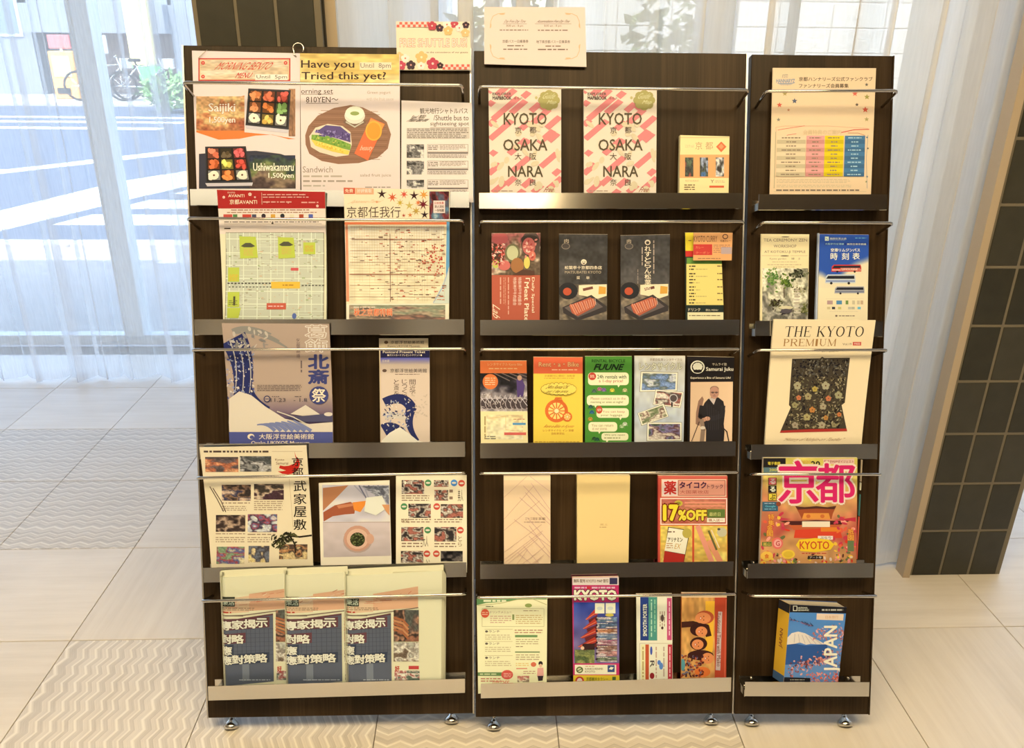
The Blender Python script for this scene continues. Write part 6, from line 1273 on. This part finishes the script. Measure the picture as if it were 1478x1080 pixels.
a.bg((246,218,150)); a.z(1060, 310, .17593); a.ell(418, 182, 34, 4, (90,76,60)); a.text('TEA CEREMONY ZEN', 240, 196, 596, 220, (120,100,76), -.004); a.text('WORKSHOP', 322, 246, 508, 270, (130,110,84), -.004); a.text('AT KOTOKU-JI TEMPLE', 246, 294, 582, 320, (120,100,76), -.004); a.line([(225, 336), (370, 336)], 2, (150,130,100)); a.ell(412, 338, 36, 4, (70,60,48)); a.line([(460, 336), (600, 336)], 2, (150,130,100))
a.text('Kyoto garden', 290, 354, 424, 372, (150,130,100)); a.text('禅', 466, 352, 492, 370, (120,110,80)); a.text('茶', 524, 354, 540, 370, (150,130,100)); a.small(310, 382, 520, 392, 1, (190,166,116)); a.small(270, 404, 560, 416, 1, (190,166,116)); a.small(320, 422, 500, 434, 1, (190,166,116))
a.pic(228, 440, 604, 900, [(246,222,160), (214,196,140), (140,130,90), (190,170,130), (110,100,76)], 8, 5, 1.8, vert=.7)
rs = random.Random(17)
for cx, cy, sx_, sy_, n_, cs in ((310, 520, 55, 75, 90, [(110,140,60), (80,120,50), (140,160,80)]), (420, 550, 55, 45, 70, [(120,140,50), (90,110,40), (70,90,36)]), (515, 485, 60, 36, 70, [(50,50,34), (80,80,50), (110,110,70)]), (540, 620, 60, 50, 40, [(196,180,130), (150,140,90), (90,80,50)]), (330, 720, 50, 36, 50, [(70,60,40), (100,96,50), (60,50,34)]), (420, 790, 60, 26, 40, [(60,50,54), (110,96,80), (84,76,70)]), (575, 780, 30, 60, 40, [(120,120,60), (90,90,44), (150,140,90)])):
    for _ in range(n_): a.ell(cx+rs.gauss(0, .5)*sx_, cy+rs.gauss(0, .5)*sy_, rs.uniform(5, 15), rs.uniform(4, 9), rs.choice(cs), 7, rs.random()*3)
for k in range(8): a.ell(512+3*math.sin(k), 620+k*26, 24+k, 9, (214,196,156) if k % 2 else (196,176,136), 10)
a.line([(405, 600), (408, 680)], 8, (80,60,40)); a.ell(418, 762, 60, 14, (226,206,150)); a.ell(420, 792, 44, 20, (90,80,76)); done(a)
def sleeve(root, base, aa):
    p = P['R']; TL, TR = aa.c[0], aa.c[1]; u = p.u; v = (aa.c[0]-aa.c[3]); L = np.linalg.norm(v); v /= L
    g = G(); n = p.n
    # clear plastic sleeve edge at the left
    q = [aa.c[3]-u*.005, aa.c[3]-u*.001, aa.c[0]-u*.001+v*.002, aa.c[0]-u*.003+v*.002]
    g.add([x+n*.001-base for x in q]+[x-n*.006-base for x in q], [(0, 1, 2, 3), (7, 6, 5, 4), (0, 4, 5, 1), (1, 5, 6, 2), (2, 6, 7, 3), (3, 7, 4, 0)]); g.obj('spine_edge', edge_mat((190,190,200)), root)
a = item('timetable_booklet', 'blue airport bus timetable booklet with three coach pictures, right board', 'booklet', 'R', [(1183,338),(1254,339),(1252,463),(1180,463)], .026, .016, .008, .018, paper=(246,218,160))
a.bg((246,220,160)); a.z(1060, 310, .17593); a.grid([(690, 150), (1120, 150), (1120, 600), (690, 600)], None, 'picture', 40, 60, lambda u, v: (lambda m: m*np.array([48,84,150])+(1-m)*np.array([240,216,160]))((np.clip((.92-v-.0*u-.55*np.clip(u-.25, 0, 1)+.25*(vnoise(u*3, v*4, 6)-.5))*7, 0, 1))[:, None]))
a.rect(742, 180, 774, 214, (220,226,230)); a.line([(748, 190), (768, 206)], 3, (48,84,150)); a.text('関西空港交通', 784, 188, 918, 204, (230,226,210), .008); a.small(784, 206, 918, 212, 1, (180,190,210)); a.small(990, 184, 1084, 200, 1, (120,180,200)); a.rect(738, 230, 1090, 250, (30,60,130)); a.text('大阪伊丹空港線', 742, 232, 898, 248, (170,200,220), .01); a.text('関西空港京都線', 924, 234, 1080, 250, (230,226,210), .01)
a.text('空港リムジンバス', 790, 276, 1030, 304, (250,240,210), .025); a.vtext('時', 788, 310, 846, 374, (250,236,200), .01); a.vtext('刻', 880, 310, 938, 372, (250,236,200), .01); a.vtext('表', 968, 310, 1028, 370, (250,236,200), .01)
def coach(x0, y0, x1, y1, c, low):
    h = y1-y0; a.poly([(x0, y1-h*.1), (x0+4, y0+h*.25), (x0+22, y0), (x1-6, y0), (x1, y0+h*.3), (x1, y1-h*.12)], c); a.poly([(x0+8, y0+h*.45), (x0+24, y0+h*.14), (x1-10, y0+h*.14), (x1-8, y0+h*.45)], (40,40,44)); a.rect(x0+6, y0+h*.62, x1-4, y0+h*.74, low, 'picture')
    for t_ in (.2, .78): a.ell(x0+(x1-x0)*t_, y1-h*.1, h*.14, h*.14, (44,40,40), 10)
coach(794, 410, 1040, 474, (206,60,50), (240,200,170)); a.rect(868, 436, 1030, 460, (216,120,90), 'picture'); a.text('LIMOUSINE', 880, 440, 1010, 456, (246,220,190), .01); coach(744, 490, 992, 570, (200,200,190), (120,130,160)); coach(820, 588, 1066, 652, (170,164,150), (110,110,120))
for x, c in ((760, (190,150,130)), (836, (90,140,160)), (912, (120,140,70)), (966, (210,190,140)), (1006, (214,190,140)), (1034, (206,170,120))): a.rect(x, 704, x+(46 if x < 900 else 22), 736, c)
for x, c in ((760, (214,190,130)), (800, (60,60,60)), (850, (214,196,110)), (932, (206,190,150)), (960, (190,180,140)), (1010, (110,180,180))): a.rect(x, 756, x+26, 776, c)
a.line([(750, 690), (1060, 688)], 1.5, (200,180,140)); a.small(780, 790, 1030, 798, 1, (220,196,150)); a.ell(836, 830, 10, 8, (120,100,80)); a.small(856, 824, 990, 836, 1, (150,130,100), .7); done(a, sleeve)
a = item('kimono_magazine', 'cream textile magazine with a patterned kimono, leaning over the ledge edge', 'magazine', 'R', [(1117,461),(1264,462.5),(1243.5,641),(1104,641)], .034, .057, .006, .018, .003, paper=(250,220,160))
a.bg((250,218,156)); a.z(1060, 450, .1944); a.serif('THE KYOTO', 376, 108, 962, 184, (40,30,24), it=.16, sp=.14); a.serif('PREMIUM', 366, 200, 758, 252, (170,120,60), it=.1, sp=.12); a.text('Vol.19', 806, 230, 872, 246, (120,96,70), .004); a.rect(882, 222, 944, 248, (214,80,60)); a.text('FREE', 892, 228, 936, 242, (250,210,170), .01); a.text('2019 autumn', 650, 272, 800, 296, (140,116,84), 0, it=.2)
KP = [(432, 346), (640, 342), (655, 330), (672, 340), (862, 338), (824, 672), (800, 690), (838, 886), (338, 898), (422, 706), (408, 690)]
a.poly(KP, (74,62,44)); rs = random.Random(44)
from mathutils.geometry import intersect_point_tri_2d
def inside(x, y):
    c = False; n = len(KP)
    for i in range(n):
        (xa, ya), (xb, yb) = KP[i], KP[(i+1) % n]
        if (ya > y) != (yb > y) and x < (xb-xa)*(y-ya)/(yb-ya)+xa: c = not c
    return c
for _ in range(1000):
    x, y = rs.uniform(345, 855), rs.uniform(350, 860)
    if all(inside(x+dx, y+dy) for dx, dy in ((-14, 0), (14, 0), (0, 9), (0, -9))): a.ell(x, y, rs.uniform(4, 14), rs.uniform(3, 7), rs.choice([(30,26,24), (150,130,84), (110,100,64), (40,36,34), (176,156,106), (96,80,50)] if y > 480 else [(24,22,26), (90,84,66), (30,28,30), (130,116,84)]), 7, rs.random()*3)
for x, y, r, c in ((470, 545, 30, (176,160,110)), (600, 570, 22, (190,160,70)), (680, 545, 32, (180,164,116)), (480, 635, 20, (206,120,70)), (700, 640, 22, (206,120,70)), (550, 625, 28, (170,150,96)), (775, 615, 30, (170,156,104)), (580, 725, 24, (200,130,60)), (660, 700, 26, (176,156,110)), (540, 780, 28, (180,160,96)), (780, 760, 18, (206,120,60)), (680, 785, 20, (190,130,60)), (450, 840, 26, (170,150,110)), (650, 840, 28, (176,156,110)), (450, 690, 24, (160,146,90)), (740, 840, 20, (150,134,84))): a.flower(x, y, r, c, (110,70,40))
a.poly([(338, 898), (346, 882), (560, 870), (834, 866), (838, 886)], (176,54,40), 'lettering'); a.text('“History of Nishijin-ori Textiles”', 336, 936, 828, 966, (150,110,64), 0, it=.1); done(a)
a = item('guidebook_magazine', 'bright yellow and red city magazine with huge pink title characters', 'magazine', 'R', [(1102,661),(1237.5,661),(1236,815),(1096.5,815)], .034, .050, .009, .016, paper=(226,196,150))
a.bg((244,200,40)); a.z(1060, 640, .1944); a.pic(180, 100, 920, 920, [(246,206,40), (246,196,50), (240,110,50), (230,70,40), (236,140,50)], 3, 2.2, .9, vert=.95)
a.rect(205, 110, 380, 180, (40,34,30)); a.text('電子書籍', 248, 136, 340, 160, (240,206,60), .02); a.rect(215, 178, 350, 216, (96,120,110)); a.text('200P', 258, 186, 330, 206, (220,200,60), .01); a.text('2020', 490, 128, 566, 148, (214,150,40), .01); a.text('20', 568, 132, 636, 176, (44,34,30), .03); a.poly([(656, 118), (890, 114), (890, 152), (668, 156)], (240,190,150)); a.text('街歩きMAPダイジェスト', 664, 124, 884, 146, (150,50,40), .008)
a.text('京', 330, 130, 620, 440, (222,40,90), .022, out=(248,214,170), ow=.03, res=4); a.text('都', 606, 150, 890, 436, (222,40,90), .02, out=(248,214,170), ow=.03, res=4)
for y, ch, bgc, fc in ((252, 'る', (226,96,90), (246,214,190)), (310, 'る', (44,36,36), (246,236,210)), (368, 'ぶ', (240,206,60), (60,50,30))): a.rect(250, y, 312, y+54, (40,32,30)); a.rect(254, y+3, 308, y+50, bgc, 'lettering'); a.text(ch, 262, y+8, 304, y+46, fc, .03)
a.rect(206, 430, 322, 500, (60,96,104)); a.text('Google', 228, 456, 304, 474, (110,190,190), .02); a.small(222, 478, 310, 490, 1, (150,190,180)); a.small(222, 436, 300, 448, 1, (190,200,190)); a.ell(326, 446, 18, 18, (150,70,40))
a.poly([(450, 462), (520, 474), (600, 470), (680, 474), (756, 462), (730, 520), (720, 560), (500, 560), (480, 516)], (170,80,40)); a.poly([(450, 462), (520, 470), (606, 462), (690, 470), (756, 460), (740, 486), (606, 480), (470, 488)], (90,50,34)); a.poly([(515, 515), (700, 515), (712, 560), (500, 560)], (236,150,60)); a.ell(548, 538, 16, 14, (214,110,50)); a.ell(652, 538, 16, 14, (214,110,50))
a.poly([(335, 572), (480, 574), (606, 566), (740, 572), (860, 570), (790, 600), (430, 606)], (80,36,30)); a.poly([(400, 604), (800, 600), (760, 634), (440, 640)], (206,96,50)); a.rect(502, 576, 708, 618, (248,222,170), 'picture'); a.poly([(300, 540), (420, 560), (335, 572)], (200,60,70)); a.poly([(740, 566), (900, 545), (900, 580), (860, 572)], (200,50,60)); a.poly([(450, 640), (780, 622), (800, 700), (440, 700)], (224,70,40)); a.rect(640, 620, 780, 652, (236,130,40), 'picture')
rs = random.Random(71)
for _ in range(70): x, y = rs.choice([rs.uniform(205, 440), rs.uniform(720, 900)]), rs.uniform(520, 890); a.ell(x, y, rs.uniform(8, 26), rs.uniform(6, 16), rs.choice([(226,60,40), (240,120,50), (246,190,60), (220,70,80), (236,96,60), (110,110,60), (206,60,70), (250,160,120)]), 8, rs.random()*3)
for _ in range(60): x, y = rs.uniform(205, 900), rs.uniform(820, 900); a.ell(x, y, rs.uniform(6, 18), rs.uniform(5, 11), rs.choice([(226,60,40), (110,120,60), (246,200,60), (250,150,130), (96,50,40), (236,200,160)]), 8, rs.random()*3)
for x, y, t_ in ((250, 520, '特集'), (240, 600, '金閣'), (840, 630, '祇園')): a.vtext(t_, x, y, x+44, y+90, (240,170,60), .02, out=(200,60,40), ow=.03)
a.rect(205, 730, 275, 762, (90,110,50), 'picture'); a.text('嵐山', 212, 734, 268, 758, (240,200,80), .01); a.rect(838, 720, 886, 800, (110,120,70), 'picture'); a.ell(320, 740, 40, 44, (236,110,90)); a.ell(320, 740, 28, 30, (246,170,140)); a.text('G', 306, 722, 336, 760, (190,50,50), .02); a.ell(398, 822, 50, 36, (246,196,60)); a.ell(398, 822, 36, 24, (226,180,50)); a.ell(240, 836, 46, 36, (246,190,70)); a.text('食', 222, 820, 256, 854, (220,90,40), .02)
a.rect(618, 684, 730, 712, (248,220,180), 'picture'); a.text('ぶらり', 634, 688, 716, 708, (60,40,30), .01)
a.poly([(455, 752), (480, 712), (600, 700), (700, 712), (740, 748), (712, 788), (600, 806), (490, 798)], (246,196,40)); a.text('KYOTO', 482, 724, 702, 784, (206,70,40), .02); a.small(500, 808, 690, 824, 1, (190,60,40)); a.rect(544, 834, 656, 858, (50,34,30), 'picture'); a.text('アート寺', 556, 838, 646, 854, (240,220,180), .01)
def tabs(root, base, aa):
    up = (aa.c[0]-aa.c[3]); L = np.linalg.norm(up); up /= L; u = P['R'].u
    for f0, f1, c in ((.98, .78, (190,160,110)), (.77, .70, (226,206,150)), (.66, .46, (60,110,90)), (.45, .05, (206,80,50))):
        g = G(); q = [aa.c[2]+up*L*f1, aa.c[2]+u*.0022+up*L*f1, aa.c[2]+u*.0022+up*L*f0, aa.c[2]+up*L*f0]
        g.add([x-aa.nrm*.001-base for x in q]+[x-aa.nrm*.005-base for x in q], [(0, 1, 2, 3), (7, 6, 5, 4), (0, 4, 5, 1), (1, 5, 6, 2), (2, 6, 7, 3), (3, 7, 4, 0)]); g.obj('index_tab', edge_mat(c), root)
done(a, tabs)
# thick guidebook: block turned a little so that its yellow spine shows
def guidebook():
    p = P['R']; q = [(1140.5,873),(1222,877),(1209.5,984),(1131.5,981)]
    C = [p.at(*q[0], .043), p.at(*q[1], .041), p.at(*q[2], .038), p.at(*q[3], .038)]
    a = Art(q, C, p.n, .06, lambda u, v: 0*v, 0); a.meta = ('thick_guidebook', 'thick paperback guidebook with blue mountain cover and yellow spine', 'book', None, .001, (60,80,110), 'front_cover', None)
    a.bg((90,130,160)); a.z(1050, 830, .23152)
    a.grid([(360, 230), (740, 230), (700, 680), (340, 680)], None, 'picture', 30, 50, lambda u, v: np.outer(1-v, [84,136,176])+np.outer(v, [110,140,170]))
    a.poly([(355, 520), (375, 420), (480, 438), (620, 432), (640, 560), (345, 570)], (50,86,128)); a.poly([(345, 560), (700, 540), (700, 640), (340, 640)], (100,136,166))
    a.poly([(362, 402), (400, 362), (440, 352), (482, 362), (530, 388), (612, 432), (560, 432), (520, 428), (490, 434), (450, 420), (420, 428), (366, 434)], (236,214,176))
    for k in range(6): a.line([(420+k*22, 366+k*4), (415+k*34, 420+k*2)], 4, (196,180,160))
    rs = random.Random(90)
    for _ in range(150): t_ = rs.random(); x = 380+t_*290; y = 590-t_*90+rs.gauss(0, 26); a.ell(x, y, rs.uniform(3, 11), rs.uniform(3, 7), rs.choice([(206,120,96), (226,160,136), (150,80,70), (190,150,150), (110,60,60)]), 7, rs.random()*3)
    for _ in range(70): a.ell(rs.uniform(535, 730), rs.uniform(330, 400), rs.uniform(3, 12), rs.uniform(3, 6), rs.choice([(206,130,110), (180,110,96), (226,170,150)]), 7, rs.random()*3)
    for _ in range(60): a.ell(rs.uniform(640, 716), rs.uniform(300, 640), rs.uniform(3, 11), rs.uniform(3, 6), rs.choice([(180,130,120), (120,96,110), (206,150,140)]), 7, rs.random()*3)
    for _ in range(90): a.ell(rs.uniform(515, 690), rs.uniform(610, 700), rs.uniform(4, 11), rs.uniform(3, 7), rs.choice([(220,110,80), (236,150,120), (190,80,66)]), 7, rs.random()*3)
    for _ in range(30): x = rs.uniform(385, 520); a.line([(x, 270+(x-385)*.3+rs.uniform(-14, 14)), (x+14, 276+(x-385)*.3)], 3, (60,70,90)); a.ell(x, 274+(x-385)*.3, 4, 4, (150,110,130), 6)
    a.poly([(375, 165), (745, 192), (742, 240), (380, 232)], (30,28,30), 'cover_print'); a.frame(408, 192, 434, 224, 4, (240,226,180)); a.text('NATIONAL', 438, 200, 500, 210, (240,230,200), .02); a.text('GEOGRAPHIC', 438, 214, 508, 224, (240,230,200), .02); a.small(588, 212, 722, 224, 1, (200,186,150), .8)
    a.poly([(556, 240), (724, 244), (720, 284), (554, 278)], (240,206,160), 'cover_print'); a.text('日本旅行', 610, 252, 690, 272, (220,170,120), .01)
    a.text('JAPAN', 598, 314, 708, 604, (250,232,196), .025, rot=-90); a.poly([(340, 636), (515, 642), (515, 700), (336, 690)], (34,32,34), 'cover_print'); a.small(390, 648, 480, 658, 1, (206,190,150))
    root = done(a); base = np.array(root.location)
    # page block and spine run back from the cover
    bl = p.u*-.0065-p.n*.030; 
    e = a.p3(np.array([[0, 1.06], [1, 1.06]]), [0., 0.]); TLc, TRc, BRc, BLc = C[0], C[1], e[1], e[0]
    bkl = [x-p.n*.0335-p.u*.0115 for x in (TLc, BLc)]; bkr = [x-p.n*.0335-p.u*.006 for x in (TRc, BRc)]
    dn = (BLc-TLc)/np.linalg.norm(BLc-TLc)
    def solid(nm, F_, B_, m_):
        g = G(); g.add([x-base for x in F_]+[x-base for x in B_], [(0, 1, 2, 3), (7, 6, 5, 4), (0, 4, 5, 1), (1, 5, 6, 2), (2, 6, 7, 3), (3, 7, 4, 0)]); return g.obj(nm, m_, root)
    i_ = .0012
    f = [TLc+p.u*i_+dn*.0015-p.n*i_, TRc-p.u*.001+dn*.0015-p.n*i_, BRc-p.u*.001-dn*.001-p.n*i_, BLc+p.u*i_-dn*.001-p.n*i_]; bk = [bkl[0]+p.u*i_+dn*.0015, bkr[0]-p.u*.001+dn*.0015, bkr[1]-p.u*.001-dn*.001, bkl[1]+p.u*i_-dn*.001]
    solid('page_block', f, bk, M_PAPER)
    solid('back_cover', [bkl[0], bkr[0], bkr[1], bkl[1]], [x-p.n*.001 for x in (bkl[0], bkr[0], bkr[1], bkl[1])], edge_mat((60,80,110)))
    # spine as its own printed face
    Lf = np.linalg.norm(BLc-TLc); sd = bkl[0]-TLc; nrm = np.cross(dn, sd); nrm /= np.linalg.norm(nrm)
    if nrm@p.u > 0: nrm = -nrm
    sp = solid('spine', [bkl[0]+nrm*.0004, TLc+nrm*.0004, BLc+nrm*.0004, bkl[1]+nrm*.0004], [bkl[0]-nrm*.0006, TLc-nrm*.0006, BLc-nrm*.0006, bkl[1]-nrm*.0006], edge_mat((240,176,40)))
    def onspine(nm, f0, f1, w0, w1, m_):
        A = lambda w, f_: TLc+sd*w+dn*Lf*f_+nrm*.0008-base
        g = G(); g.add([A(w1, f0), A(w0, f0), A(w0, f1), A(w1, f1)]+[x-nrm*.0003 for x in (A(w1, f0), A(w0, f0), A(w0, f1), A(w1, f1))], [(0, 1, 2, 3), (7, 6, 5, 4), (0, 4, 5, 1), (1, 5, 6, 2), (2, 6, 7, 3), (3, 7, 4, 0)]); g.obj(nm, m_, sp)
    onspine('spine_band', 0, .11, 0, 1, edge_mat((30,28,30))); onspine('spine_foot', .9, 1., 0, 1, edge_mat((70,100,120)))
    T = glyphs('JAPAN', .02, 2); a0, b0 = T.reshape(-1, 2).min(0), T.reshape(-1, 2).max(0); g = G()
    for tri in T:
        pt = []
        for x, y in tri: X = (x-a0[0])/(b0[0]-a0[0]); Y = (y-a0[1])/(b0[1]-a0[1]); pt.append(TLc+sd*(.32+.36*Y)+dn*Lf*(.34+.24*(1-X))+nrm*.0009-base)
        g.add(pt, [(0, 1, 2)])
    g.obj('spine_lettering', edge_mat((150,80,40)), sp)
guidebook()
bpy.data.objects.remove(_fo)
